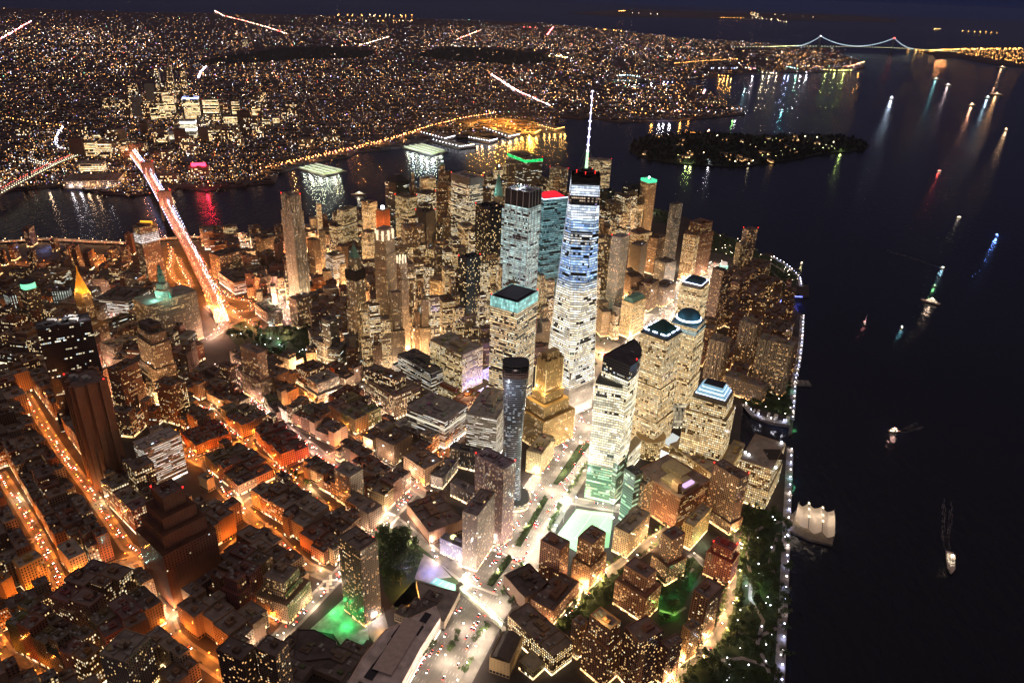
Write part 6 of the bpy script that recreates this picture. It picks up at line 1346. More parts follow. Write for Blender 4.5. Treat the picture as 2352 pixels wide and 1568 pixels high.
LOFTC = [(.26, .14, .08), (.30, .19, .12), (.20, .12, .08), (.34, .24, .17), (.18, .11, .09), (.36, .28, .20), (.28, .11, .06), (.22, .17, .13)]
def Z(*p): return [at2('d', q) for q in p]
A1 = math.atan2(439-434+5, 408-270) # lofts: along the cross street
_v = Vector(at2('d', (561, 1162)))-Vector(at2('d', (718, 1066))); A1 = math.atan2(_v.y, _v.x)
_v = Vector(at2('d', (0, 1085)))-Vector(at2('d', (144, 1350))); A0 = math.atan2(_v.y, _v.x)
_v = Vector(WEST[3])-Vector(WEST[5]); AW = math.atan2(_v.y, _v.x)
fill(Z((400, 900), (560, 830), (900, 870), (1040, 960), (1050, 1060), (930, 1190), (760, 1320), (560, 1210), (420, 1060)), A1, ((13, 26), (20, 30)), (17, 34), ['loft', 'loft', 'loft', 'loftlit', 'blank'], LOFTC, 'loft building', 'loft_building', 'low lofts between the park and the wide road', 'mid')
fill(Z((330, 1150), (470, 1180), (600, 1210), (780, 1320), (640, 1470), (420, 1600), (300, 1600), (380, 1420), (330, 1280)), A1, ((14, 28), (20, 32)), (17, 36), ['loft', 'loft', 'loft', 'blank'], LOFTC, 'loft building', 'loft_building', 'low lofts at the bottom left', 'low', seed=2)
fill(Z((-40, 900), (130, 850), (330, 1150), (340, 1290), (380, 1420), (300, 1640), (-60, 1640)), A0, ((14, 30), (22, 34)), (20, 44), ['loft', 'loft', 'loft', 'loftlit', 'blank', 'masonry'], LOFTC, 'loft building', 'loft_building', 'lofts on the left avenues', 'left', seed=3)
fill(Z((640, 1470), (780, 1330), (960, 1340), (1060, 1400), (930, 1640), (560, 1640)), AW, ((20, 40), (24, 40)), (8, 16), ['blank', 'loft'], [(.13, .10, .08), (.16, .12, .1)], 'low block', 'low_block', 'low blocks round the green court', 'court', seed=4, tankp=0, rate=.35)
fill(Z((-40, 560), (60, 560), (380, 565), (420, 640), (330, 660), (120, 640), (-40, 700)), .35, ((16, 30), (30, 55)), (28, 60), ['resid', 'resid', 'loft'], [(.15, .08, .06), (.2, .1, .07), (.12, .08, .07)], 'housing block', 'housing_block', 'brick housing blocks near the east river', 'east', seed=5, rate=.5, gap=14, tankp=.1)
fill(Z((-40, 700), (120, 640), (330, 660), (420, 700), (460, 930), (400, 1000), (260, 1000), (130, 860), (-40, 900)), .1, ((22, 44), (24, 44)), (24, 60), ['masonry', 'loft', 'officedim', 'loftlit'], LOFTC+[TAN, BROWN], 'office block', 'office_block', 'blocks round the court houses', 'civic', seed=6, rate=.85)
fill(Z((470, 560), (650, 545), (900, 500), (960, 560), (900, 700), (820, 900), (740, 880), (600, 720), (560, 640)), .6, ((22, 40), (24, 40)), (22, 62), ['masonry', 'loft', 'resid', 'officedim', 'masonlit'], LOFTC+[TAN, BROWN], 'office block', 'office_block', 'blocks east of the park', 'park', seed=7)
fill([geo(*q) for q in ((40.7135, -74.0085), (40.7112, -74.0060), (40.7085, -74.0015), (40.7020, -74.0085), (40.7025, -74.0125), (40.7046, -74.0142), (40.7100, -74.0135))], .65, ((26, 44), (28, 46)), (62, 130), ['masonlit', 'masonlit', 'office', 'masonry', 'pier'], [TAN, BROWN, STONE, (.3, .22, .14), (.24, .17, .11)], 'office block', 'office_block', 'office blocks packed in the financial cluster', 'fin', seed=8, tower=(.36, (122, 165)), ac=(1, 3))
fill([geo(*q) for q in ((40.7128, -74.0100), (40.7118, -74.0090), (40.7100, -74.0120), (40.7075, -74.0135), (40.7085, -74.0150), (40.7110, -74.0142))], .5, ((24, 40), (26, 40)), (35, 80), ['masonry', 'masonlit'], [TAN, BROWN, STONE], 'office block', 'office_block', 'stone blocks south of the memorial', 'mem', seed=9, ac=(1, 3))
fill([geo(*q) for q in ((40.7112, -74.0160), (40.7118, -74.0180), (40.7062, -74.0190), (40.7060, -74.0168), (40.7085, -74.0160))], AW, ((18, 34), (22, 40)), (16, 48), ['resid', 'residlit', 'resid'], [BRICK, BROWN, (.28, .17, .11)], 'apartment block', 'apartment_block', 'brick blocks of the south river quarter beyond the cove', 'river', seed=10, rate=.75, gap=5, tankp=.1, ac=(1, 3))
r1_ = random.Random(77); _r = []
for P_, H_, st_, cs_, nm_ in SPLIT:               # long rows drawn as one block are really several party walled lofts
    a, b_, d_ = Vector(P_[0]), Vector(P_[1]), Vector(P_[3]); u, v = b_-a, d_-a
    nu, nv = max(1, round(u.length/19)), max(1, round(v.length/27))
    if u.length < v.length: nu, nv = max(1, round(u.length/27)), max(1, round(v.length/19))
    for i in range(nu):
        for j in range(nv):
            q = [tuple(a+u*s+v*t) for s, t in ((i/nu, j/nv), ((i+1)/nu, j/nv), ((i+1)/nu, (j+1)/nv), (i/nu, (j+1)/nv))]; c = centroid(q)
            _r.append((q, max(9, H_+r1_.choice((-6, -4, -2, 0, 0, 1, 3, 5))), st_ if r1_.random() < .8 else 'loftlit', tuple(min(.7, k*r1_.uniform(.65, 1.3)) for k in cs_), r1_.random() < .5, 0, 900, 4, int((c[0]+1500)//3)*1200+int((c[1]+2400)//3)))
FILLS.insert(0, (_r, 'loft building', 'loft_building', 'party walled lofts of the orange lit blocks', ''))
def cname(c):
    l = sum(c)/3
    if l > .27: return 'cream'
    if c[0] > c[2]*3.6: return 'brick red'
    if l > .2: return 'tan'
    if l > .145: return 'brown'
    return 'dark brown'
used = {}
def auto_label(poly, H, st, col, tank, cat):
    size = 'low' if H < 22 else ('medium' if H < 32 else ('tall' if H < 60 else 'towering'))
    lab = '%s %s %s%s %s%s' % (size, cname(col), {'loftlit': 'bright ', 'masonlit': 'bright ', 'blank': 'windowless ', 'office': 'banded ', 'officedim': 'glassy ', 'pier': 'ribbed ', 'residlit': 'bright '}.get(st, ''), cat.split()[0] if cat != 'loft building' else 'loft', 'with water tank ' if tank else '', where(centroid(poly)))
    k = used.get(lab, 0); used[lab] = k+1
    if k: lab += [', second', ', third', ', fourth', ', fifth', ', sixth', ', seventh', ', eighth', ', ninth', ', tenth'][min(k-1, 8)]
    return lab
KIND = {'masonry': ('stone building', 'stone_building'), 'masonlit': ('stone building', 'stone_building'), 'pier': ('stone building', 'stone_building'), 'office': ('office block', 'office_block'), 'officedim': ('office block', 'office_block'),
        'resid': ('apartment block', 'apartment_block'), 'residlit': ('apartment block', 'apartment_block'), 'loft': ('loft building', 'loft_building'), 'loftlit': ('loft building', 'loft_building'), 'blank': ('warehouse', 'warehouse')}
NF = 0; MERGE = {}
for zi, (res, cat, name, group, desc) in enumerate(FILLS):
    print('FILL', group, len(res))
    for bi, (poly, H, st, col, tank, px, py, nac, key) in enumerate(res):
        rn = random.Random(key)
        if KEEP and key not in KEEP:
            m = MERGE.setdefault(st, (MB(), MB())); m[0].prism(ccw(poly), 0, H, ST[st][1]); m[1].face([(*p, H) for p in ccw(poly)]); continue
        near = py > 760 and zi < 4
        kc, kn = KIND[st]; lab = auto_label(poly, H, st, col, tank, kc)
        tiers = None
        if H > 45 and rn.random() < .5: tiers = [(H*rn.uniform(.5, .8), 0.0)]
        P0 = ccw(poly)
        if tiers: P0 = offset(P0, -rn.uniform(2.5, 5)); tiers = [(tiers[0][0], 3.5)]
        ro, _, _ = building(kn, P0, H, st, col, lab, kc, tiers, group=group, tank=tank and H < 70, n_ac=nac if near else min(nac, 2), occ=False)
        ro['fk'] = key; NF += 1
if MERGE:
    root = None
    for st, (a, b_) in MERGE.items():
        o = a.build('background_buildings' if root is None else 'wall', ST[st][0], root, (.24, .16, .11))
        if root is None: root = o; tag(o, 'mass of small building fronts glimpsed between the larger blocks', 'buildings', kind='stuff')
        else: o['kind'] = 'stuff'
        q = b_.build('roof', M_ROOF, root, (.1, .08, .07)); q['kind'] = 'stuff'
print('NFILL', NF, 'dups', sum(1 for v in used.values() if v > 1))
# ------------------------------------------------------------------ lights of the far shore: thousands of small lamps
CITYL = MB(); CITYL.col = []
def spark(x, y, z, s, col, k):
    CITYL.cc = (col[0]*k, col[1]*k, col[2]*k, 1)
    P = [(x-s/2, y-s/3, z), (x+s/2, y-s/3, z), (x, y+s/2, z), (x, y, z+s)]
    for f in ((0, 1, 3), (1, 2, 3), (2, 0, 3)): CITYL.face([P[i] for i in f])
PALET = [((1, .42, .10), 34), ((1, .60, .30), 24), ((1, .80, .62), 15), ((.9, .88, 1), 10), ((.5, .6, 1), 6), ((1, .12, .06), 3), ((.45, .3, 1), 2.2), ((.3, 1, .6), 1.2), ((1, .4, .5), 1.5)]
CUM = [c for c, w in PALET for _ in range(int(w*4))]
rb = random.Random(11)
def inpoly(p, T):
    ins = False; x, y = p
    for i in range(len(T)):
        (a, b), (c, d) = T[i], T[(i+1) % len(T)]
        if (b > y) != (d > y) and x < (c-a)*(y-b)/(d-b)+a: ins = not ins
    return ins
BKPIX = [(FR[f][0]+p[0]*FR[f][2], FR[f][1]+p[1]*FR[f][2]) for f, p in BK]+[(-500, 500)]
DARKS = [[(430, 148), (520, 126), (640, 111), (770, 107), (865, 118), (845, 136), (700, 140), (560, 148)], [(945, 130), (1010, 109), (1130, 111), (1245, 124), (1275, 143), (1180, 152), (1050, 144)]]
_g = [[random.Random(i*77+j).random() for j in range(20)] for i in range(50)]
def cl_(x, y):
    u, v = (x+60)/55, y/26; i, j = int(u), int(v); a, b = u-i, v-j
    return (_g[i][j]*(1-a)+_g[i+1][j]*a)*(1-b)+(_g[i][j+1]*(1-a)+_g[i+1][j+1]*a)*b
def density(x, y):
    if any(inpoly((x, y), d) for d in DARKS): return .03
    if y > 300 and x > 560: return .35
    if y < 40: return .12
    if y < 62 and x < 1100: return .30
    if x < 260 and 150 < y < 280: return .35
    if 1130 > x > 640 and 180 < y < 300: return .55
    if 500 < x < 900 and 150 < y < 175: return .5
    if y > 60 and x > 1000 and y < 115: return 1.0
    return .85*min(1, .22+1.1*cl_(x, y)**1.5)
n = 0
while n < 30000:
    x, y = rb.uniform(-40, 2000), rb.uniform(12, 452)
    if rb.random() > density(x, y) or not inpoly((x, y), BKPIX): continue
    p = at2('d', (x, y)); d = math.dist(p, CAM.xy); th = .55; c_, s_ = math.cos(th), math.sin(th); u, v = p[0]*c_+p[1]*s_, -p[0]*s_+p[1]*c_
    if rb.random() < .22: st = 75 if d < 7000 else 150; u = round(u/st)*st
    elif rb.random() < .25: st = 200; v = round(v/st)*st
    u += rb.uniform(-14, 14); v += rb.uniform(-14, 14); px, py = u*c_-v*s_, u*s_+v*c_
    s = rb.uniform(1.3, 3.3)*(1 if d < 6000 else 1.5); k = .8*math.exp(rb.gauss(-.4, 1.2))*(1.5 if d < 5000 else (3.0 if d < 9000 else 6.0))
    col = rb.choice(CUM)
    if y > 130 and rb.random() < .2: col = (1, .45, .12)
    spark(px, py, rb.uniform(9, 18), s, col, min(k, 40)); n += 1
def chain(fr, pts, step, col, k, s=5.0, z=9, jit=6, alt=None):
    k *= .8; s *= .72; step *= 1.35; jit = max(jit, s*.9)
    P = [at2(fr, p) for p in pts]
    for i, (p, d) in enumerate(walk(P, step)):
        c = alt if (alt and rb.random() < .4) else col
        spark(p.x+rb.uniform(-jit, jit), p.y+rb.uniform(-jit, jit), z, s*rb.uniform(.7, 1.3), c, k*rb.uniform(.6, 1.5))
RD, PKW, OR, CR_, WH, BL, YG = (1, .12, .10), (1, .62, .66), (1, .42, .08), (1, .8, .5), (.95, .92, 1), (.4, .5, 1), (.75, 1, .3)
for x_, y_ in ((620, 388), (670, 377), (720, 366), (770, 354), (820, 342), (870, 330), (920, 316), (965, 302), (1010, 288)): q = at2('d', (x_, y_)); point('highway_light', (q[0], q[1], 14), (1, .38, .08), 70000, 1)
chain('d', ((650, 379), (760, 355), (900, 322), (975, 297), (1060, 275), (1140, 262)), 14, OR, 20, 5.5, alt=(1, .25, .12))
chain('d', ((600, 392), (700, 372), (850, 338), (960, 306)), 18, (1, .3, .1), 16, 5)
chain('z2', ((1030, 505), (1100, 550), (1180, 600), (1250, 645), (1335, 668)), 26, PKW, 22, 8, alt=RD); chain('z2', ((1035, 512), (1180, 608), (1300, 660), (1430, 722)), 24, (1, .5, .4), 22, 8, alt=WH)
chain('z2', ((1020, 500), (1150, 490), (1330, 482)), 60, (1, .3, .15), 12, 8)
chain('z1', ((1440, 75), (1500, 110), (1620, 140), (1800, 190), (1930, 235)), 80, (1, .75, .5), 22, 14, alt=RD)
chain('z1', ((0, 272), (90, 220), (210, 147)), 70, PKW, 24, 14, alt=RD)
chain('z1', ((1330, 530), (1350, 490), (1385, 452)), 22, (1, .7, .85), 26, 9)
chain('z1', ((372, 975), (400, 1005), (440, 1015)), 12, (.85, .8, 1), 14, 5); chain('z1', ((372, 975), (390, 920), (425, 862)), 12, (1, .8, .9), 18, 5.5, alt=(.7, .7, 1))
chain('z1', ((50, 800), (200, 832), (380, 850), (420, 860)), 22, OR, 10, 4.5)
chain('z1', ((160, 1095), (300, 1110), (360, 1105)), 20, (1, .85, .6), 8, 3.5)
for y in (100, 108, 142): chain('z2', ((0, y), (250, y+4), (510, y+6 if y < 120 else y)), 150, OR, 22, 18, jit=60, alt=(1, .7, .3))
chain('z2', ((800, 270), (950, 212)), 70, (1, .7, .4), 20, 12, alt=RD); chain('z2', ((150, 312), (350, 252)), 70, (1, .7, .5), 18, 12)
chain('z2', ((1408, 237), (1450, 185)), 60, (1, .15, .15), 26, 14); chain('z2', ((1255, 187), (1330, 190)), 80, (1, .08, .08), 26, 16)
chain('z2', ((1750, 200), (1950, 215)), 90, OR, 24, 16, jit=80)
chain('z2', ((1890, 78), (1935, 74)), 90, (1, .45, .1), 24, 22); chain('z2', ((1980, 90), (2170, 100)), 260, (1, .7, .5), 20, 20, jit=100)
chain('z2', ((1440, 385), (1480, 380), (1560, 400)), 40, (1, .72, .3), 30, 12, jit=40)
chain('z3', ((316, 122), (470, 125)), 140, OR, 26, 20); chain('z3', ((540, 90), (560, 130), (650, 130), (740, 150)), 380, (1, .7, .4), 18, 22, jit=200); chain('z3', ((700, 100), (960, 118)), 420, (1, .7, .4), 16, 20, jit=200)
chain('z3', ((1940, 212), (2200, 225)), 120, (1, .5, .1), 26, 20); chain('z3', ((1750, 198), (1790, 196)), 150, (1, .6, .2), 26, 18); chain('z3', ((520, 86), (550, 88)), 200, OR, 24, 20)
for y in (0, 5): chain('z3', ((1580, 335+y), (1700, 345+y), (1800, 338+y), (2000, 332+y), (2350, 330+y)), 55, (1, .42, .06), 22, 14, jit=40, alt=(1, .6, .2))
for _ in range(420):
    x = rb.uniform(1780, 2350); y = rb.uniform(338, 440); p = at2('z3', (x, y)); q = (1548+.3421*x, .3421*y)
    if y < 345+(x-1780)*.16: spark(p[0], p[1], 8, rb.uniform(5, 10), rb.choice(CUM[:110]), rb.uniform(2, 14))
chain('z3', ((0, 432), (200, 415), (430, 402)), 30, OR, 18, 7); chain('z3', ((255, 466), (430, 464)), 26, BL, 18, 7, jit=20, alt=WH); chain('z3', ((480, 462), (560, 470)), 20, (1, .4, .5), 22, 8, jit=15, alt=(1, .9, .7))
chain('z3', ((600, 495), (700, 500)), 20, (1, .85, .6), 18, 7, jit=15); chain('z3', ((755, 455), (830, 468)), 20, (.5, .8, 1), 18, 7, alt=(.3, 1, .7)); chain('z3', ((830, 488), (905, 494)), 60, WH, 22, 8)
chain('z3', ((1005, 475), (1100, 482), (1190, 478)), 24, (.85, .8, .2), 16, 9, jit=14); chain('z3', ((1160, 455), (1220, 440), (1270, 422)), 22, (1, .15, .1), 18, 8, jit=10, alt=(1, .8, .4)); chain('z3', ((830, 450), (1000, 455)), 50, (1, .6, .25), 14, 8, jit=20)
chain('z3', ((600, 322), (700, 318), (830, 312)), 40, (.85, .95, .4), 16, 9); chain('z3', ((1590, 338), (1750, 345)), 60, (.9, 1, .4), 16, 9)
chain('z2', ((1875, 515), (1950, 512), (2030, 524)), 12, (.6, .95, 1), 14, 7, jit=10); chain('z2', ((2190, 560), (2280, 562)), 30, BL, 22, 8); chain('z2', ((2200, 578), (2345, 584)), 50, OR, 20, 7)
chain('z2', ((1970, 765), (2080, 775)), 22, OR, 16, 5); chain('z2', ((1960, 745), (2250, 745)), 50, OR, 14, 6, jit=30); chain('z3', ((180, 692), (310, 700)), 16, (1, .65, .3), 16, 5); chain('z3', ((350, 740), (470, 742)), 26, BL, 14, 5, alt=WH); chain('z3', ((0, 755), (60, 745), (330, 770)), 40, WH, 12, 5); chain('z3', ((300, 515), (370, 520)), 20, OR, 24, 8)
chain('z3', ((60, 900), (190, 905)), 8, (1, .38, .06), 8, 4, jit=1); chain('z3', ((195, 640), (207, 610)), 8, (1, .4, .2), 16, 5, alt=BL)
for k in range(120): 
    x, y = rb.uniform(1400, 2350), rb.uniform(560, 760); p = at2('z2', (x, y)); spark(p[0], p[1], 8, rb.uniform(3, 6), rb.choice(CUM), rb.uniform(4, 14))
# governors island
YL = (.85, .95, .35)
chain('z3', ((580, 972), (640, 962), (680, 945), (740, 940), (770, 942)), 24, YL, 9, 3.4); chain('z3', ((830, 950), (880, 962), (950, 975), (1080, 1000)), 24, (1, .95, .6), 9, 3.4); chain('z3', ((720, 1028), (800, 1012), (880, 1014), (1000, 1006), (1120, 1012)), 22, YL, 10, 3.6)
chain('z3', ((560, 1062), (600, 1050), (700, 1062), (745, 1050)), 22, YL, 9, 3.4, jit=8); chain('z3', ((450, 962), (510, 985), (545, 1000)), 26, (1, .9, .5), 8, 3.2, jit=10); chain('z3', ((0, 1045), (60, 1060), (120, 1080), (250, 1085)), 24, (.8, .85, .75), 9, 3.6, jit=8, alt=YL)
for p in ((348, 985), (200, 1035), (104, 1028), (410, 1095), (530, 1090), (500, 1110), (1198, 986), (1070, 963), (960, 930), (880, 925), (785, 920), (290, 920)): q = at2('z3', p); spark(q[0], q[1], 6, 4.5, (1, .85, .5), 14)
q = at2('z3', (232, 895)); spark(q[0], q[1], 6, 16, (1, .5, .3), 8)
root = CITYL.build('city_lights', glow_attr()); tag(root, 'countless street and window lights spread over the far shore', 'city lights', kind='stuff')
# low roofs of the far shore
mb = MB(); r2_ = random.Random(5); n = 0
while n < 3000:
    x, y = r2_.uniform(-40, 1800), r2_.uniform(90, 445)
    if not inpoly((x, y), BKPIX) or density(x, y) < .1: continue
    p = at2('d', (x, y)); L_, w, h = r2_.uniform(22, 70), r2_.uniform(12, 20), r2_.uniform(4, 9); mb.box(p[0], p[1], 0, L_, w, h, .55+(1.57 if r2_.random() < .4 else 0)+r2_.gauss(0, .12)); n += 1
o = mb.build('row_houses', fmat('far_house_facade', FloorH=3.4, WinW=.5, WinH=.5, Shop=.0, Lit=.04, Row=0, Run=.2, Warm=(1, .6, .28, 1), Cool=(1, .85, .6, 1), CoolFrac=.3, Strength=1.0), None, (.04, .03, .04)); tag(o, 'dark carpet of low row houses across the far shore', 'row houses', kind='stuff')
# ------------------------------------------------------------------ tall blocks of the far downtown, one by one
FT = [  # top px, base px (z1 frame), width m, style, colour, light
 ((1080, 455), (1075, 640), 30, 'resid', (.3, .26, .24)), ((1165, 440), (1170, 700), 34, 'residlit', (.34, .29, .24)), ((1255, 455), (1250, 640), 30, 'residlit', (.3, .25, .2)), ((1020, 565), (1020, 690), 46, 'blank', (.34, .32, .30)), ((1105, 560), (1110, 680), 34, 'resid', (.2, .15, .13)),
 ((1100, 615), (1100, 720), 70, 'masonlit', (.36, .2, .12)), ((1080, 690), (1080, 805), 55, 'masonlit', (.4, .28, .12)), ((1155, 640), (1150, 790), 50, 'masonlit', (.32, .19, .12)), ((1300, 655), (1300, 800), 72, 'mint', (.2, .24, .18)), ((1430, 665), (1430, 815), 74, 'mint', (.26, .28, .18)),
 ((1275, 810), (1275, 905), 66, 'golden', (.6, .58, .55)), ((1230, 895), (1230, 925), 120, 'golden', (.55, .5, .42)), ((1510, 690), (1505, 760), 44, 'masonry', (.45, .15, .08)), ((860, 640), (860, 740), 70, 'resid', (.22, .16, .13)), ((740, 655), (740, 740), 60, 'resid', (.24, .18, .14)),
 ((940, 650), (940, 800), 44, 'blank', (.32, .3, .28)), ((1000, 690), (1000, 800), 46, 'resid', (.16, .10, .09)), ((1650, 745), (1650, 900), 58, 'blank', (.10, .07, .06)), ((1690, 790), (1690, 905), 66, 'resid', (.2, .14, .1)), ((1560, 780), (1560, 850), 70, 'ribbon', (.25, .22, .18)),
 ((1715, 670), (1715, 730), 44, 'residlit', (.22, .18, .14)), ((1650, 270), (1650, 320), 50, 'resid', (.2, .17, .14)), ((2060, 930), (2060, 1000), 70, 'residlit', (.2, .16, .12)), ((1960, 700), (1960, 780), 60, 'resid', (.16, .12, .1)), ((2230, 910), (2230, 960), 70, 'resid', (.18, .14, .11)),
 ((600, 950), (600, 1050), 66, 'ribbon', (.32, .28, .22)), ((535, 925), (535, 1060), 50, 'blank', (.10, .07, .06)), ((720, 955), (720, 1030), 90, 'masonlit', (.4, .26, .15)), ((800, 975), (800, 1030), 66, 'masonlit', (.36, .22, .12)), ((630, 1090), (630, 1150), 80, 'ribbon', (.4, .36, .3)),
 ((640, 1190), (640, 1240), 170, 'residlit', (.3, .22, .16)), ((1140, 1170), (1140, 1230), 60, 'resid', (.2, .14, .1)), ((760, 870), (760, 960), 44, 'resid', (.2, .13, .1)), ((1090, 870), (1090, 960), 60, 'resid', (.22, .19, .17)), ((1440, 870), (1440, 950), 50, 'masonlit', (.36, .24, .1)),
 ((1540, 860), (1540, 950), 50, 'resid', (.16, .11, .09)), ((900, 560), (900, 640), 50, 'resid', (.2, .15, .12)), ((1200, 560), (1200, 640), 40, 'resid', (.2, .18, .16)), ((1340, 1120), (1345, 1190), 70, 'masonry', (.32, .2, .14))]
ADJ = ['slim', 'broad', 'plain', 'stepped', 'squat', 'dark', 'pale', 'boxy', 'narrow', 'wide']
used2 = {}
rq = random.Random(21)
for _ in range(64):                              # the closely packed rest of that downtown
    bx, by = rq.gauss(1180, 330), rq.uniform(690, 1080); FT.append(((bx, by-rq.uniform(30, 110)), (bx, by), rq.uniform(24, 52), rq.choice(('resid', 'resid', 'residlit', 'masonlit', 'blank')), rq.choice(((.2, .15, .12), (.3, .24, .19), (.15, .1, .08), (.36, .3, .24)))))
for k, (tp, bp_, w, st, col) in enumerate(FT):
    b_ = Vector(at2('z1', bp_)); yt = tp[1]*.3421; lo, hi = 5, 420
    for _ in range(30):
        m = (lo+hi)/2
        if pix((b_.x, b_.y, m))[1] > yt: lo = m
        else: hi = m
    st = {'resid': 'farspeck', 'residlit': 'farspeck', 'masonlit': 'farlit', 'masonry': 'farspeck', 'ribbon': 'farlit', 'mint': 'farlit'}.get(st, st)
    H = min(lo, 260); poly = ccw([(b_.x+x*math.cos(.5)-y*math.sin(.5), b_.y+x*math.sin(.5)+y*math.cos(.5)) for x, y in ((-w/2, -w*.33), (w/2, -w*.33), (w/2, w*.33), (-w/2, w*.33))])
    px = tp[0]*.3421
    tier = 'far downtown across the east river'
    hw = 'towering' if H > 130 else ('tall' if H > 80 else ('medium' if H > 45 else 'low'))
    lab = '%s %s %s tower, %s' % (hw, cname(col), {'farlit': 'brightly lit', 'golden': 'floodlit white', 'ribbon': 'ribbon windowed', 'blank': 'windowless', 'farspeck': 'dotted'}.get(st, 'dim'), 'far across the east river')
    u_ = used2.get(lab, 0); used2[lab] = u_+1
    pos = 'left of its centre' if px < 350 else ('right of its centre' if px > 480 else 'at its centre'); lab = lab.replace('far across the east river', 'far downtown, '+pos)
    u_ = used2.get(lab, 0); used2[lab] = u_+1
    if u_: lab += ', %s of its likes' % ['second', 'third', 'fourth', 'fifth', 'sixth', 'seventh', 'eighth', 'ninth'][min(u_-1, 7)]
    r, c, P = building('far_tower', poly, H, st, col, lab, 'tower', group='towers of the far downtown', n_ac=1, beacon=H > 110, pent=True)
    if tp == (1300, 655): mb = MB(); mb.prism(offset(P, 1.5), H-4, H+2, 3); mb.build('rim_light', glow((.35, .45, 1), 5), r)
    if tp == (1275, 810): mb = MB(); mb.prism(offset(P, 1.5), H-9, H-1, 3); mb.prism(offset(P, 1.5), H*.35, H*.35+8, 3); mb.build('lit_band', glow((1, .95, .9), 3), r)
    if tp == (1340, 1120): mb = MB(); mb.box(0, 0, H+2, 50, 6, 12, .5); mb.build('roof_sign', glow((1, .02, .05), 8), r)
rs = Vector(at('z1', (1345, 1180), 0)); 
# ------------------------------------------------------------------ piers
LITP = [((1990, 1128), (2180, 1182), (2330, 1150), (2120, 1098), 'z1', 'brilliantly lit pier with long open sheds over pale playing fields'),
        ((418, 988), (632, 1046), (742, 1018), (560, 965), 'z2', 'largest floodlit sports pier with a white blue lamp row')]
for p0, p1, p2, p3, fr, lab in LITP:
    root, P, c = pier([p0, p1, p2, p3], fr, lab)
    Q = [Vector(q) for q in local(P, c)]; mb = MB(); mb.face([(*(q*.92), 1.7) for q in (ccw([tuple(v) for v in Q]) and [Vector(t) for t in ccw([tuple(v) for v in Q])])]); mb.build('playing_field', simple('pier_turf', (.42, .48, .28), .9, .15), root)
    for t in (.1, .36, .62, .9):
        a = Q[0].lerp(Q[3], t); b_ = Q[1].lerp(Q[2], t); g = MB(); d = (b_-a); m = (a+b_)/2; g.box(m.x, m.y, 7, d.length*.86, 7 if t > .2 else 5, .8, math.atan2(d.y, d.x))
        for s in range(8): q = a.lerp(b_, .1+s*.11); g.tube((q.x, q.y, 1.7), (q.x, q.y, 7), .3, n=4)
        g.build('shed_roof', M_STEEL if fr == 'z1' else M_GALV, root)
        l = MB(); l.box(m.x, m.y+5, 6, d.length*.84, .8, .6, math.atan2(d.y, d.x)); l.build('light_strip', glow((.9, .95, .8), 2.2), root)
        for s in (.2, .5, .8): q = a.lerp(b_, s); point('pier_light', (c[0]+q.x, c[1]+q.y, 22), (.9, 1, .75), 22000, 2)
GP = [((640, 952), (820, 1000), (932, 985), (740, 940), 'dim pier with two white sheds and a row of lamps'), ((560, 900), (720, 945), (800, 925), (640, 885), 'dark grassy pier between two lit ones'), ((880, 935), (1020, 962), (1082, 945), (930, 920), 'warehouse pier with white and amber lamps'),
      ((980, 870), (1150, 932), (1235, 912), (1060, 862), 'wide warehouse pier with blue white lamps'), ((1060, 850), (1330, 905), (1372, 885), (1120, 828), 'orange lit container pier'), ((1340, 850), (1460, 882), (1532, 865), (1420, 838), 'narrow pier with amber lamps along its edge')]
for k, (p0, p1, p2, p3, lab) in enumerate(GP):
    root, P, c = pier([p0, p1, p2, p3], 'z2', lab); Q = [Vector(q) for q in local(P, c)]
    if k in (0, 2, 3):
        a, b_ = Q[0].lerp(Q[3], .5), Q[1].lerp(Q[2], .5); d = b_-a; m = (a+b_)/2; g = MB(); g.box(m.x, m.y, 1.6, d.length*.8, 26, 8, math.atan2(d.y, d.x)); g.loft([(m.x-3, m.y), (m.x+3, m.y), (m.x+3, m.y+1), (m.x-3, m.y+1)], 9.7, [(m.x-1, m.y), (m.x+1, m.y), (m.x+1, m.y+.5), (m.x-1, m.y+.5)], 10.4); g.build('shed', M_GALV, root)
    for e0, e1 in ((Q[0], Q[1]), (Q[1], Q[2])):
        for s in range(8): q = e0.lerp(e1, s/8)*.97; g = MB(); g.prism(circle(q.x, q.y, 1.7, 5), 9, 12, 1, top=True); g.build('edge_lamp', glow(((1, .5, .12) if k > 3 else (.9, .92, 1)), 9), root)
# container terminal, sodium lit
ct = [at2('z2', p) for p in ((870, 850), (960, 800), (1180, 795), (1350, 830), (1370, 880), (1240, 900), (1000, 880))]
sheet('terminal_yard', ct, 1.6, simple('terminal_concrete', (.30, .24, .18), .9, .3, .01))
for p in ((900, 830), (980, 820), (1060, 810), (1060, 860), (1150, 840), (1200, 870), (1290, 870), (1300, 890), (1130, 815)):
    q = at2('z2', p); point('terminal_light', (q[0], q[1], 38), (1, .42, .05), 420000, 3)
rc = random.Random(4); mb = MB()
for _ in range(90):
    p = at2('z2', (rc.uniform(930, 1320), rc.uniform(815, 880))); mb.box(p[0], p[1], 1.7, 36, 8, rc.choice((2.6, 5.2, 7.8)), .3)
o = mb.build('container_stacks', simple('container_paint', (.22, .13, .08), .8, .5, .02)); tag(o, 'rows of stacked containers on the orange lit terminal', 'containers', kind='stuff')
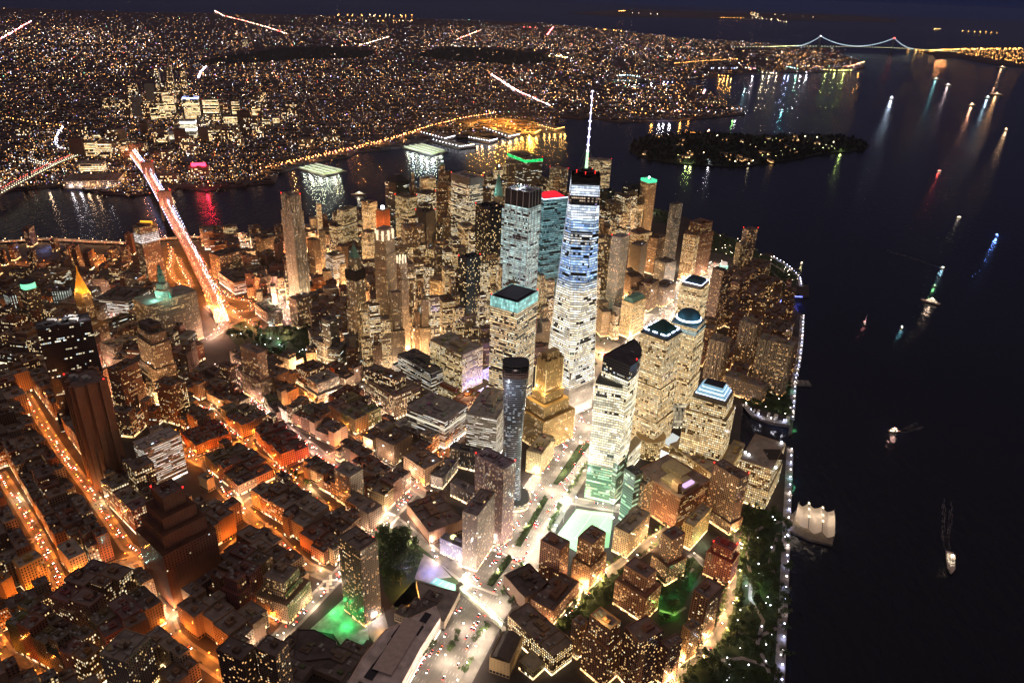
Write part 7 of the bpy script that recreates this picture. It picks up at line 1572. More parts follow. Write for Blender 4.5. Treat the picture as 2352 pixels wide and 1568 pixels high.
for k, p in enumerate(((1290, 880), (1312, 884))):
    q = at2('z2', p); root = empty('dock_crane', (*q, 0)); tag(root, 'tall lattice dock crane at the tip of the orange pier, %s one' % ('inland' if k == 0 else 'outer'), 'crane', 'dock cranes'); mb = MB()
    for sx in (-9, 9):
        for sy in (-6, 6): mb.tube((sx, sy, 1.5), (sx, sy, 48), 1, n=4)
    mb.tube((-9, 0, 48), (9, 0, 48), 1.2, n=4); mb.build('frame', M_STEEL, root); mb = MB(); mb.tube((-20, 0, 46), (46, 0, 56), 1.2, n=4); mb.tube((0, 0, 48), (0, 0, 66), .8, n=4); mb.tube((0, 0, 66), (40, 0, 55), .4, n=4); mb.build('boom', M_STEEL, root)
# lamps whose light streaks across the water
def shore(fr, p, z, col, pw, r=2.5): q = at2(fr, p); point('shore_light', (q[0], q[1], z), col, pw*.17, r)
shore('z1', (1348, 1235), 62, (1, .02, .05), 160000, 6); shore('z1', (1390, 1282), 16, (1, .02, .05), 300000, 4)
for x in (1240, 1285, 1335): shore('z2', (x, 903), 14, (1, .45, .08), 420000)
for x in (1390, 1425, 1460, 1500, 1528): shore('z2', (x, 884), 12, (1, .5, .12), 220000)
for x in (940, 970, 1020, 1110, 1160): shore('z2', (x, 962 if x < 1100 else 930), 12, (1, .6, .3), 160000)
for x in (1880, 1920, 1960, 2000): shore('z2', (x, 540), 14, (.45, 1, .85), 300000)
for x, c_ in ((2110, WH), (2190, WH), (1960, OR), (1985, OR), (2045, OR), (2320, OR)): shore('z2', (x, 545 if c_ is WH else 585), 12, c_, 240000)
for x, c_ in ((2110, OR), (2160, WH), (2190, WH), (2230, WH), (2300, OR)): shore('z2', (x, 818), 12, c_, 200000)
for x in (310, 335, 360, 385): shore('z3', (x, 520), 12, OR, 380000)
for x, c_ in ((530, WH), (600, CR_), (640, CR_), (690, CR_), (745, BL), (770, BL), (820, (.4, 1, .8)), (850, WH), (890, WH)): shore('z3', (x, 502), 12, c_, 300000)
for x, c_ in ((1020, YG), (1080, YG), (1140, YG), (1240, OR)): shore('z3', (x, 486), 12, c_, 240000)
for x, y, c_ in ((98, 800, OR), (45, 808, OR), (395, 798, (.3, 1, .2)), (410, 798, WH), (110, 1100, YG), (80, 1095, YG), (232, 1100, WH), (1120, 1018, YG), (232, 900, (1, .4, .2))): shore('z3', (x, y), 10, c_, 110000)
for x in (1765, 1785, 1800, 1825): shore('z3', (x, 402), 14, (1, .35, .12), 600000)
for x in (590, 650, 720, 1150, 480, 540, 330): shore('z1', (x, 1272 if x != 1150 else 1300), 12, (1, .66, .4) if x % 20 else WH, 90000)
for x, y in ((560, 1030), (600, 1042), (640, 1048), (500, 1010)): shore('z2', (x, y), 16, (.75, .95, 1), 300000)
for x, y in ((2150, 1180), (2250, 1165), (2080, 1160)): shore('z1', (x, y), 12, (1, 1, .7), 180000)
shore('b4', (1800, 200), 8, (.2, 1, .5), 16000); shore('z7', (815, 1340), 6, (.15, .8, .25), 15000); shore('b5', (2068, 600), 6, (.2, .9, .4), 9000)
shore('z6', (1830, 1050), 6, (.1, .12, 1), 70000, 1.5); shore('z6', (1800, 985), 7, (.15, .2, 1), 60000, 1.5)
# blue lit footbridge and stair at the inlet
mb = MB(); root = empty('inlet_footbridge', at('z6', (1800, 1000), 0)); tag(root, 'small blue lit footbridge over the shore inlet', 'footbridge')
a, b_ = Vector(at('z6', (1780, 985), 5))-root.location, Vector(at('z6', (1858, 990), 5))-root.location
mb.tube(a, b_, 1.4, n=6); mb.build('deck', M_GALV, root); mb = MB()
for k in range(10): q = a.lerp(b_, k/9); mb.prism(circle(q.x, q.y, .8, 5), q.z+1.5, q.z+2.8, 1, top=True)
mb.build('lamp', glow((.12, .16, 1), 10), root)
root = empty('blue_stair', at('z6', (1740, 1000), 0)); tag(root, 'flight of steps outlined by rows of blue lamps beside the inlet', 'steps'); mb = MB(); q0, q1 = Vector(at('z6', (1755, 975), 8))-root.location, Vector(at('z6', (1728, 1025), 1))-root.location
d = q1-q0; n_ = Vector((-d.y, d.x, 0)).normalized()*5
for k in range(10): q = q0.lerp(q1, k/10); mb.box(q.x, q.y, 0, 10, 4, max(.4, q.z), math.atan2(n_.y, n_.x))
mb.build('steps', M_QUAY, root); mb = MB()
for k in range(10):
    for s in (-1, 0, 1): q = q0.lerp(q1, k/9)+n_*s; mb.prism(circle(q.x, q.y, .7, 5), q.z+.6, q.z+1.6, 1, top=True)
mb.build('lamp', glow((.14, .18, 1), 10), root)
# ------------------------------------------------------------------ bridges
def at3(fr, p, z): v = at(fr, p, z); return Vector((v.x, v.y, z))
BBP = [((868, 1000), 14), (935, 1085, 26), (1010, 1180, 38), (1110, 1372, 40), (1180, 1520, 30)]
BB = [at3('z1', (868, 1000), 12), at3('z1', (930, 1085), 26), at3('z1', (1003, 1180), 38), at3('z1', (1060, 1280), 41), at3('z1', (1118, 1385), 39)] + [at3('z4', p, z) for p, z in (((1205, 40), 32), ((1270, 150), 24), ((1345, 300), 15), ((1420, 460), 8), ((1500, 650), 2))]
root = empty('suspension_bridge', (BB[3].x, BB[3].y, 0)); tag(root, 'stone towered suspension bridge packed with glowing traffic over the east river', 'bridge')
O = root.location
def deck(mb, pts, w, th):
    for a, b in zip(pts, pts[1:]):
        d = (b-a); n = Vector((-d.y, d.x, 0)).normalized()*w/2; A, B_, C_, D_ = a-n, b-n, b+n, a+n
        mb.face([A, B_, C_, D_]); dn = Vector((0, 0, th)); mb.face([A-dn, D_-dn, C_-dn, B_-dn]); mb.face([A, A-dn, B_-dn, B_]); mb.face([D_, C_, C_-dn, D_-dn])
L_ = [p-O for p in BB]
mb = MB(); deck(mb, L_, 30, 3); mb.build('deck', simple('bridge_asphalt', (.26, .2, .17), .8), root)
M_GRAN = simple('granite', (.26, .2, .16), .85)
dirn = (L_[4]-L_[2]); dirn.z = 0; dirn.normalize(); nn = Vector((-dirn.y, dirn.x, 0)); ang = math.atan2(nn.y, nn.x)
for k in (2, 4):
    q = L_[k]; mb = MB()
    for s in (-15, 0, 15): mb.box(q.x+nn.x*s, q.y+nn.y*s, -3, 6 if s == 0 else 7, 16, 74, ang)
    mb.box(q.x, q.y, 70, 38, 17, 14, ang); mb.box(q.x, q.y, 84, 41, 19, 2.5, ang)
    for s in (-7.5, 7.5):                       # pointed arch heads
        for t in (-1, 1): mb.tube((q.x+nn.x*(s+t*4), q.y+nn.y*(s+t*4), 60), (q.x+nn.x*s, q.y+nn.y*s, 72), 1.6, n=4)
    mb.build('tower', M_GRAN, root)
    for s in (-17, 17): g = MB(); g.prism(circle(q.x+nn.x*s, q.y+nn.y*s, 1.3, 6), 87, 89.5, 1, top=True); g.build('beacon', M_RED, root)
ends = [L_[1]+(L_[1]-L_[2])*.6, L_[2], L_[4], L_[6]]
for s in (-13, -4, 4, 13):
    mb = MB(); off = nn*s; prev = None
    for seg, (a, b) in enumerate(((ends[0], L_[2]), (L_[2], L_[4]), (L_[4], ends[3]))):
        za = 84 if seg else a.z+2; zb = 84 if seg < 2 else b.z+2; sag = 34 if seg == 1 else 4
        for k in range(13):
            t = k/12; p = a.lerp(b, t)+off; p = Vector((p.x, p.y, za+(zb-za)*t-sag*4*t*(1-t)))
            if prev and k: mb.tube(prev, p, .5, n=4)
            prev = p
            if k % 1 == 0 and abs(s) == 13:
                dz = a.z+(b.z-a.z)*t
                if p.z > dz+2: mb.tube(p, (p.x, p.y, dz), .12, n=3)
    mb.build('main_cable', M_GALV, root)
# traffic and lamps on it
def seg_walk(P, step):
    out = []; acc = 0
    for a, b in zip(P, P[1:]):
        L = (b-a).length; d = (b-a)/L
        while acc < L: out.append(a+d*acc); acc += step
        acc -= L
    return out
rt = random.Random(9)
TR = MB(); TR.col = []
def tspark(v, s, col, k):
    TR.cc = (col[0]*k, col[1]*k, col[2]*k, 1); P = [(v[0]-s/2, v[1]-s/3, v[2]), (v[0]+s/2, v[1]-s/3, v[2]), (v[0], v[1]+s/2, v[2]), (v[0], v[1], v[2]+s*.8)]
    for f in ((0, 1, 3), (1, 2, 3), (2, 0, 3)): TR.face([P[i] for i in f])
for lane, col, k in ((-12, (.75, .75, 1), 6), (-9, (1, .85, .85), 6), (-6, (1, .7, .6), 5), (5, (1, .25, .15), 5), (8, (1, .35, .2), 5), (11, (1, .15, .1), 5)):
    for v in seg_walk(BB, 8):
        if rt.random() < .8: tspark(v+nn*(-lane)+Vector((rt.uniform(-2, 2), rt.uniform(-2, 2), 1)), rt.uniform(1.4, 2.4), col, k*rt.uniform(.5, 1.6))
for v in seg_walk(BB[:6], 26):
    for s in (-16, 16): tspark(v+nn*s+Vector((0, 0, 5)), 3.4, (.4, .5, 1) if v.z > 22 else (1, .8, .7), 9)
for k, v in enumerate(seg_walk(BB, 34)):
    point('bridge_lamp', v+Vector((0, 0, 11))+nn*(10 if k % 2 else -10), (1, .26, .07) if v.z < 25 else (1, .30, .16), 30000, 1)
# cars' lamps on the ramps, the drive and the streets further off
def traffic(pts, w, dens, z=1.3, k=6):
    for p, d in walk(pts, 1/dens):
        if not vis(p): continue
        n = Vector((-d.y, d.x)); s = rt.uniform(-.5, .5)*w; q = p+n*s
        tspark((q.x, q.y, z), rt.uniform(1.0, 1.8), (1, .86, .78) if s*n.x > 0 else (1, .12, .06), k*rt.uniform(.5, 1.8))
for r_ in RAMPS: traffic(r_, 12, .16)
traffic(FDR, 20, .07, 6, 8)
for nm, pts, w, lc, pw, cars, sp in STREETS:
    far = [p for p in pts if pix((p[0], p[1], 0))[1] < 880]
    if len(far) > 1: traffic(far, w*.6, cars*.012)
traffic(WEST[7:], 30, .14)
mb = MB(); P_ = [(p[0], p[1]) for p in FDR]; 
for a, b in zip(P_, P_[1:]): pass
L2 = [Vector((p[0], p[1], 6)) for p in FDR]; deck(mb, L2, 20, 1.2)
for p, d in walk(P_, 30):
    for s in (-7, 7): mb.box(p.x-d.y*s, p.y+d.x*s, -3, 1.4, 1.4, 7.7)
o = mb.build('elevated_drive', simple('drive_concrete', (.28, .22, .18), .85)); tag(o, 'elevated river drive on short columns along the east shore', 'elevated road')
# the second bridge at the left edge
MBR = [at3('z1', p, z) for p, z in (((-700, 1650), 40), ((-250, 1425), 41), ((0, 1280), 41), ((200, 1175), 36), ((350, 1100), 25), ((510, 1035), 14))]
root = empty('steel_bridge', (MBR[2].x, MBR[2].y, 0)); tag(root, 'steel suspension bridge with beads of light entering at the left edge', 'bridge'); O = root.location
mb = MB(); deck(mb, [p-O for p in MBR], 34, 6); mb.build('deck', simple('steel_deck', (.14, .12, .12), .8), root)
for v in seg_walk(MBR[1:], 18):
    n = Vector((MBR[2]-MBR[3]).to_2d().orthogonal().normalized().to_3d())
    tspark(v+n*17+Vector((0, 0, 1)), 3.2, (.9, .9, .55), 5); tspark(v-n*10+Vector((rt.uniform(-3, 3), 0, 1)), 2.6, (1, .15, .1), 7); tspark(v+n*4+Vector((rt.uniform(-3, 3), 0, 1)), 2.2, (1, .7, .5), 6)
q = at3('z1', (175, 1180), 36)-O; dd = (MBR[2]-MBR[3]).to_2d().normalized(); n = Vector((-dd.y, dd.x, 0)); mb = MB()
for s in (-14, 14): mb.box(q.x+n.x*s, q.y+n.y*s, -3, 4, 7, 104, math.atan2(n.y, n.x))
for z in (45, 70, 98): mb.box(q.x, q.y, z, 30, 4, 4, math.atan2(n.y, n.x))
mb.build('tower', M_STEEL, root)
for s in (-14, 14):
    mb = MB(); prev = None
    for seg, (a, b, za, zb, sg) in enumerate(((q, MBR[4]-O, 100, 20, 8), (q, MBR[1]-O, 100, 50, 30))):
        prev = None
        for k in range(15):
            t = k/14; p = a.lerp(b, t)+n*s; p = Vector((p.x, p.y, za+(zb-za)*t-sg*4*t*(1-t)*.6))
            if prev: mb.tube(prev, p, .6, n=4)
            prev = p
            tspark(p+O, 2.6, (1, .9, .7), 7)
    mb.build('main_cable', M_GALV, root)
# the far bridge across the strait
T1, T2 = at3('z3', (985, 335), 0), at3('z3', (1480, 345), 0)
T1 = Vector((-2990, -11600, 0)) if False else T1
g1, g2 = geo(40.6088, -74.0375), geo(40.6044, -74.0519)
def tower_base(ptop, H):                       # where a mast of height H has its top on this line of sight
    v = at('z3', ptop, H); return Vector((v.x, v.y, 0))
T1, T2 = tower_base((985, 245), 211), tower_base((1480, 258), 211)
root = empty('strait_bridge', ((T1.x+T2.x)/2, (T1.y+T2.y)/2, 0)); tag(root, 'far suspension bridge outlined by bluish white cable lights', 'bridge'); O = root.location
ax = (T2-T1); span = ax.length; ax.normalize(); nx = Vector((-ax.y, ax.x, 0))
for T in (T1, T2):
    mb = MB(); q = T-O
    for s in (-15, 15): mb.box(q.x+nx.x*s, q.y+nx.y*s, -3, 11, 11, 212, math.atan2(ax.y, ax.x))
    for z in (60, 120, 195): mb.tube((q.x-nx.x*15, q.y-nx.y*15, z), (q.x+nx.x*15, q.y+nx.y*15, z), 5, n=4)
    mb.build('tower', simple('pale_steel', (.2, .22, .24), .6), root)
    g = MB(); g.prism(circle(q.x, q.y, 12, 6), 209, 222, 1, top=True); g.build('beacon', glow((1, .1, .08), 6) if T is T2 else glow((.9, .9, 1), 3), root)
dk = [T1-ax*1500-O+Vector((0, 0, 30)), T1-ax*400-O+Vector((0, 0, 62)), T1-O+Vector((0, 0, 68)), (T1+T2)/2-O+Vector((0, 0, 72)), T2-O+Vector((0, 0, 68)), T2+ax*420-O+Vector((0, 0, 60)), T2+ax*1300-O+Vector((0, 0, 25))]
mb = MB(); deck(mb, dk, 32, 9); mb.build('deck', simple('dim_deck', (.1, .1, .11), .8), root)
for v in seg_walk([p+O for p in dk], 52): tspark(v+Vector((0, 0, 4)), 8, (1, .85, .4) if rt.random() < .5 else (.85, .95, .6), 5)
mb = MB()
for seg, (a, b, za, zb, sg) in enumerate(((T1-ax*380, T1, 62, 208, 26), (T1, T2, 208, 208, 128), (T2, T2+ax*400, 208, 60, 26))):
    prev = None; n_ = 46 if seg == 1 else 14
    for k in range(n_+1):
        t = k/n_; p = a.lerp(b, t); p = Vector((p.x, p.y, za+(zb-za)*t-sg*4*t*(1-t)))
        if prev: mb.tube(prev-O, p-O, 2.2, n=4)
        prev = p; tspark(p+Vector((0, 0, 3)), 11, (.62, .82, 1), 3.6)
mb.build('main_cable', M_GALV, root)
o = TR.build('traffic_lights', glow_attr('traffic_glow')); tag(o, 'streams of headlights and tail lights on the bridges and distant roads', 'traffic lights', kind='stuff')

# ------------------------------------------------------------------ footbridge over the wide road, schools at the lower middle
a, b_ = at3('b3', (905, 940), 6), at3('b3', (1215, 1210), 6); root = empty('footbridge', ((a.x+b_.x)/2, (a.y+b_.y)/2, 0)); tag(root, 'white truss footbridge with lit deck crossing the wide road', 'footbridge'); O = root.location
d = (b_-a); Lb = d.length; d.normalize(); n = Vector((-d.y, d.x, 0)); mb = MB(); deck(mb, [a-O, b_-O], 6, .8); mb.build('deck', simple('bridge_deck', (.45, .42, .34), .8), root); mb = MB(); M_WHT = simple('white_truss_paint', (.7, .7, .62), .6)
for s in (-3, 3):
    k = 0
    while k < Lb:
        t = min(1, (k+5)/Lb); p, q = a-O+d*k+n*s, a-O+d*min(Lb, k+5)+n*s; up = Vector((0, 0, 4+3.5*math.sin(math.pi*k/Lb))); up2 = Vector((0, 0, 4+3.5*math.sin(math.pi*min(1, (k+5)/Lb))))
        mb.tube(p, p+up, .16, n=4); mb.tube(p+up, q+up2, .22, n=4); mb.tube(p, q+up2, .12, n=3); k += 5
mb.build('truss', M_WHT, root); mb = MB(); deck(mb, [a-O+Vector((0, 0, 3.4)), b_-O+Vector((0, 0, 3.4))], 3.6, .2); mb.build('canopy', simple('glass_canopy', (.5, .6, .5), .3, emit=(.85, 1, .65), es=.3), root)
for k in range(5): q = a+d*Lb*(.1+.2*k); point('bridge_lamp', (q.x, q.y, 12), (.95, 1, .7), 3500, .4)
for q in (a, b_): g = MB(); g.box(q.x-O.x, q.y-O.y, 0, 7, 7, 15, math.atan2(d.y, d.x)); g.build('stair_tower', M_TRIM, root, (.3, .28, .24))
def polybuild(name, fr, pts, H, style, col, label, cat, **k):
    poly = ccw([at2(fr, p, H) for p in pts]); return building(name, poly, H, style, col, label, cat, **k)
r, c, P = B('b3', (1225, 1115), (1532, 1392), (1672, 1296), 30, 'masonlit', (.28, .18, .10), 'long school slab with tall yellow windows beside the footbridge', 'school', 'school_building', n_ac=7)
r, c, P = B('b3', (1105, 1395), (1242, 1442), (1322, 1262), 22, 'blank', (.55, .38, .2), 'ochre school hall under a dark barrel roof at the bottom edge', 'school', 'school_building', pent=False, n_ac=0)
mb = MB(); a_, b__ = Vector(P[0]), Vector(P[1]); e_ = Vector(P[3])-a_
for k in range(6):
    t0, t1 = k/6, (k+1)/6; h0, h1 = 22+6*math.sin(math.pi*t0), 22+6*math.sin(math.pi*t1); u = b__-a_
    if u.length > e_.length: p = [a_+e_*t0, a_+e_*t0+u, a_+e_*t1+u, a_+e_*t1]
    else: p = [a_+u*t0, a_+u*t1, a_+u*t1+e_, a_+u*t0+e_]; 
    hs = [h0, h0, h1, h1] if u.length > e_.length else [h0, h1, h1, h0]
    mb.face([(q.x, q.y, h) for q, h in zip(p, hs)])
mb.build('barrel_roof', M_TRIM, r, (.10, .08, .07))
B('b3', (1295, 1430), (1400, 1500), (1500, 1420), 12, 'loftlit', (.4, .33, .16), 'low yellow lit school court wing with a dark turf roof', 'school', 'school_building', n_ac=1, pent=False)
r, c, P = polybuild('college_building', 'b3', [(110, 1640), (250, 1400), (400, 1215), (745, 1052), (775, 1130), (640, 1340), (480, 1640)], 22, 'ribbon', (.9, .72, .66), 'very long college building with dark skylights down its pale roof', 'college', pent=False, n_ac=0)
for p, w, h in (((500, 1230), 18, 11), ((460, 1290), 13, 9), ((425, 1350), 18, 9), ((370, 1425), 18, 9), ((320, 1495), 18, 10), ((675, 1130), 14, 8), ((622, 1212), 14, 8)):
    q = at('b3', p, 22.1); g = MB(); g.box(0, 0, 0, w, h, 1.2, AW); g.build('skylight', simple('black_skylight', (.015, .015, .03), .15), r, None, (q.x-c[0], q.y-c[1], 22.1))
q0, q1 = at('b3', (380, 1500), 23), at('b3', (600, 1150), 23); g = MB(); deck(g, [Vector((q0.x-c[0], q0.y-c[1], 25)), Vector((q1.x-c[0], q1.y-c[1], 25))], 22, 3); g.build('roof_ridge', M_TRIM, r, (.5, .42, .40))
r, c, P = polybuild('wedge_building', 'b3', [(612, 885), (905, 962), (800, 1165), (652, 1078)], 14, 'blank', (.34, .27, .22), 'wedge shaped low building with a bare grey roof and orange lit edge', 'college annex', n_ac=1, pent=False)
point('wall_lamp', at('b3', (640, 960), 8), (1, .55, .12), 12000, 1); point('wall_lamp', at('b3', (640, 1050), 8), (1, .6, .2), 9000, 1)
r, c, P = polybuild('low_block', 'b1', [(2110, 1210), (2000, 1210), (1960, 1430), (2230, 1400), (2260, 1290)], 12, 'blank', (.08, .06, .06), 'low black roofed pavilion between the green court and the two towers', 'pavilion', n_ac=2, pent=False)

# ------------------------------------------------------------------ the tent roofed pier
c0 = at('b4', (1940, 560), 0); root = empty('tent_pier', (c0.x, c0.y, 0)); tag(root, 'river pier under a glowing white tent roof with four peaks', 'pier'); O = Vector((c0.x, c0.y, 0))
pd = [at2('b4', p) for p in ((1770, 540), (1900, 600), (2065, 640), (2070, 560), (2020, 430), (1830, 400), (1775, 450))]
mb = MB(); mb.prism(ccw(local(pd, (c0.x, c0.y))), -3.2, .8, top=True); mb.build('deck', M_QUAY, root)
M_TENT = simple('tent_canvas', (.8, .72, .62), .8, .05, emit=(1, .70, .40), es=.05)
def tp(p, z): v = at('b4', p, z); return Vector((v.x-c0.x, v.y-c0.y, z))
xs = [(1800, 475, 1822, 385), (1888, 560, 1892, 388), (1980, 580, 1982, 412), (2066, 610, 2062, 436)]
mb = MB()
for (x0, y0, x1, y1), (x2, y2, x3, y3) in zip(xs, xs[1:]):
    n_ = 8
    for i in range(n_):
        for j in range(6):
            def S(u, v):
                xf = x0+(x2-x0)*u; yf = y0+(y2-y0)*u; xb = x1+(x3-x1)*u; yb = y1+(y3-y1)*u
                h = 11+7*(abs(2*u-1)**1.4)-5*(1-math.sin(math.pi*v))
                return tp((xf+(xb-xf)*v, yf+(yb-yf)*v+18), 0)+Vector((0, 0, h))
            mb.face([S(i/n_, j/6), S((i+1)/n_, j/6), S((i+1)/n_, (j+1)/6), S(i/n_, (j+1)/6)])
mb.build('tent_roof', M_TENT, root)
for x0, y0, x1, y1 in xs:
    mb = MB(); pr_ = None
    for k in range(7):
        v = k/6; q = tp((x0+(x1-x0)*v, y0+(y1-y0)*v+18), 0)+Vector((0, 0, 18.4-5*(1-math.sin(math.pi*v))))
        if pr_ is not None: mb.tube(pr_, q, .55, n=4)
        pr_ = q
    mb.build('roof_seam', M_STEEL, root)
for x, y in ((1800, 480), (1888, 560), (1980, 590), (2066, 620), (1825, 420), (1892, 430), (1982, 450), (2060, 470)):
    q = tp((x, y), 0); g = MB(); g.tube(q, q+Vector((0, 0, 19)), .3, n=5); g.build('mast', M_GALV, root)
for (x, y) in ((1890, 410), (1890, 450), (1890, 500), (1982, 440), (1982, 490), (1982, 530)):
    q = tp((x, y+15), 0); g = MB(); g.box(q.x, q.y, 17.5, 2.2, 4, .6); g.build('ridge_light', glow((1, .82, .5), 3), root)
for p in ((1850, 480), (1930, 490), (2020, 510)): q = at('b4', p, 0); point('tent_lamp', (q.x, q.y, 30), (1, .8, .6), 5000, 2); point('tent_lamp', (q.x, q.y, 5), (1, .75, .45), 8000, 2)
mb = MB(); g0, g1 = at3('b4', (1760, 500), .9)-O, at3('b4', (1800, 520), .9)-O; deck(mb, [g0, g1], 8, .6); mb.build('gangway', M_QUAY, root)
root = empty('ferry_pontoon', at('b5', (2150, 515), 0)); tag(root, 'small dark ferry pontoon with low sheds off the esplanade', 'pontoon'); mb = MB(); mb.box(0, 0, -3, 30, 20, 3.4, .2); mb.build('deck', M_QUAY, root)
for s in (-9, 0, 9): g = MB(); g.box(s, 2, .45, 6, 12, 2.6, .2); g.box(s, 2, 3.1, 3, 8, .5, .2); g.build('shed', M_GALV, root)

# ------------------------------------------------------------------ boats
def boat(fr, p, rz, L, col, label, cat='boat', name='boat', lamp=None, pw=0, cabin=2, mast=True, group=None, lcol=None, sail=False):
    q = at(fr, p, -3); root = empty(name, (q.x, q.y, -3), rz); tag(root, label, cat, group); w = L*.24; h = L*.07+.8
    prof = [(-L/2, w*.42), (-L*.1, w*.5), (L*.25, w*.42), (L*.42, w*.2), (L/2, .02)]
    dk_ = [(x, y) for x, y in prof]+[(x, -y) for x, y in reversed(prof)]; wl = [(x*.92, y*.72) for x, y in dk_]
    mb = MB(); mb.loft(ccw(wl), -.5, ccw(dk_), h, cap=True); mb.build('hull', simple('hull_paint', col, .5, .1), root)
    for k in range(cabin):
        g = MB(); g.prism([(-L*.34+k*L*.07, -w*.34), (L*.16-k*L*.08, -w*.34), (L*.22-k*L*.08, 0), (L*.16-k*L*.08, w*.34), (-L*.34+k*L*.07, w*.34)], h+k*2.5+.05, h+2.5+k*2.5, 2, top=True)
        g.build('cabin', fmat('cabin_window_'+str(round(L)), FloorH=2.6, WinW=.7, WinH=.5, Lit=.9, Row=0, Run=.2, Warm=lcol or (1, .8, .55, 1), Cool=(1, .95, .9, 1), Strength=2.2) if lamp else M_TRIM, root, (.7, .68, .64))
    if mast: g = MB(); g.tube((-L*.05, 0, h+cabin*2.5), (-L*.05, 0, h+cabin*2.5+L*.16), .15, .06, 4); g.build('mast', M_GALV, root)
    if sail: g = MB(); g.face([(L*.02, 0, h+1.5), (-L*.4, .3, h+1.5), (L*.02, 0, h+L*.9)]); g.face([(L*.04, 0, h+1), (L*.45, .2, h+1), (L*.03, 0, h+L*.7)]); g.build('sail', simple('sail_cloth', (.7, .68, .75), .8), root)
    if lamp:
        g = MB(); g.prism(circle(-L*.05, 0, max(.5, L*.03), 6), h+cabin*2.5+.3, h+cabin*2.5+.3+max(1, L*.05), 1, top=True); g.build('deck_lamp', glow(lamp, 12), root)
        if pw: point('ship_light', (q.x, q.y, -3+h+cabin*2.5+6), lamp, pw*(.035 if pw > 100000 else .5), max(1.5, L*.05))
    return root
S_ = 'vessels on the dark bay'
boat('z3', (1458, 668), 1.2, 110, (.5, .35, .2), 'blue white lit ferry leaving a long pale streak on the bay', 'ferry', 'ferry', (.6, .75, 1), 2600000, 3, group=S_)
boat('z3', (1755, 538), .6, 110, (.1, .15, .2), 'far ship lit blue and green, highest of the single lights', 'ship', 'ship', (.3, .8, .9), 900000, 3, group=S_)
boat('z3', (1836, 578), .6, 100, (.2, .15, .2), 'far ship with a violet white lamp below the blue green one', 'ship', 'ship', (1, .75, .8), 900000, 3, group=S_)
boat('z3', (1995, 712), .9, 100, (.3, .15, .1), 'orange red lit ship with a long amber streak', 'ship', 'ship', (1, .45, .25), 1800000, 3, group=S_)
boat('z3', (2102, 662), .9, 100, (.15, .2, .25), 'ship lit pale cyan beside the orange lit one near the right edge', 'ship', 'ship', (.5, .8, 1), 1700000, 3, group=S_)
boat('z3', (2160, 640), .3, 120, (.3, .2, .1), 'long orange lit ship with the brightest amber glow near the right edge', 'ship', 'ship', (1, .5, .2), 2000000, 3, group=S_)
boat('z3', (2198, 458), .2, 150, (.3, .2, .1), 'anchored ship with orange lamps before the far right shore', 'ship', 'ship', (1, .5, .25), 2200000, 3, group=S_)
boat('z3', (2228, 878), 1.3, 70, (.35, .22, .12), 'amber lit ferry with two lit decks at the far right', 'ferry', 'ferry', (1, .6, .35), 700000, 2, group=S_)
boat('z3', (2146, 600), 1.3, 60, (.3, .2, .1), 'tiny orange lit boat above the long orange lit ship', 'boat', 'boat', (1, .5, .3), 300000, 2, group=S_)
boat('z3', (722, 742), .4, 34, (.2, .2, .2), 'small teal lit boat off the outer harbour point', 'boat', 'boat', (.2, .8, .9), 60000, 1, group=S_)
boat('z3', (474, 600), .4, 36, (.2, .2, .2), 'small pale blue lit boat beyond the harbour breakwater', 'boat', 'boat', (.5, .9, 1), 90000, 1, group=S_)
boat('z3', (1778, 1152), .4, 24, (.2, .1, .1), 'tiny boat with one red lamp in the dark middle of the bay', 'boat', 'boat', (1, .1, .08), 26000, 1, group=S_)
boat('z3', (1910, 1462), .4, 20, (.3, .3, .3), 'small dim grey boat below the red lamp one', 'boat', 'boat', (.8, .7, .6), 3000, 1, group=S_)
boat('z7', (2168, 75), 1.4, 28, (.1, .15, .5), 'blue glowing boat near the right edge', 'boat', 'boat', (.15, .3, 1), 46000, 1, group=S_, lcol=(.1, .3, 1, 1))
boat('z7', (1800, 290), .5, 16, (.3, .35, .4), 'speedboat with a cyan lamp trailing a long thin wake', 'boat', 'boat', (.4, .8, 1), 9000, 1, group=S_)
boat('z7', (1745, 412), .5, 14, (.2, .3, .2), 'small sailing boat with a green and a white lamp above the cruise boat', 'boat', 'boat', (.3, 1, .4), 9000, 1, group=S_)
boat('z7', (1718, 522), -.5, 46, (.55, .42, .36), 'white cruise boat with warm lit decks on the dark river', 'cruise boat', 'cruise_boat', (1, .7, .5), 16000, 3, group=S_)
boat('z7', (1280, 665), 1.5, 26, (.3, .3, .36), 'sailing boat with a pale triangular sail on the river', 'sailing boat', 'sailing_boat', (1, .3, .3), 3000, 1, group=S_, sail=True)
boat('z7', (1530, 692), 1.5, 14, (.2, .3, .35), 'small boat with one teal lamp right of the sailing boat', 'boat', 'boat', (.2, .7, .9), 5000, 1, group=S_)
boat('z7', (1480, 1388), 3.4, 22, (.5, .35, .3), 'motor boat with reddish lamps throwing a pale wake', 'boat', 'boat', (1, .55, .45), 12000, 2, group=S_)
boat('d', (2182, 1295), 1.35, 46, (.5, .42, .38), 'dim white ship heading down river with a churned wake behind', 'ship', 'ship', (1, .6, .4), 0, 3, group=S_)
boat('z2', (140, 1310), .4, 50, (.4, .32, .25), 'moored ferry with lit decks among the east river slips', 'ferry', 'ferry', (1, .85, .6), 20000, 2)
q_ = at('z6', (1855, 765), -3); boat('z6', (1855, 765), 1, 18, (.4, .35, .2), 'small yellow lit boat just off the island tip', 'boat', 'boat', (1, .85, .4), 5000, 1)
M_FOAM = simple('foam', (.16, .165, .19), .6, .5, .2)
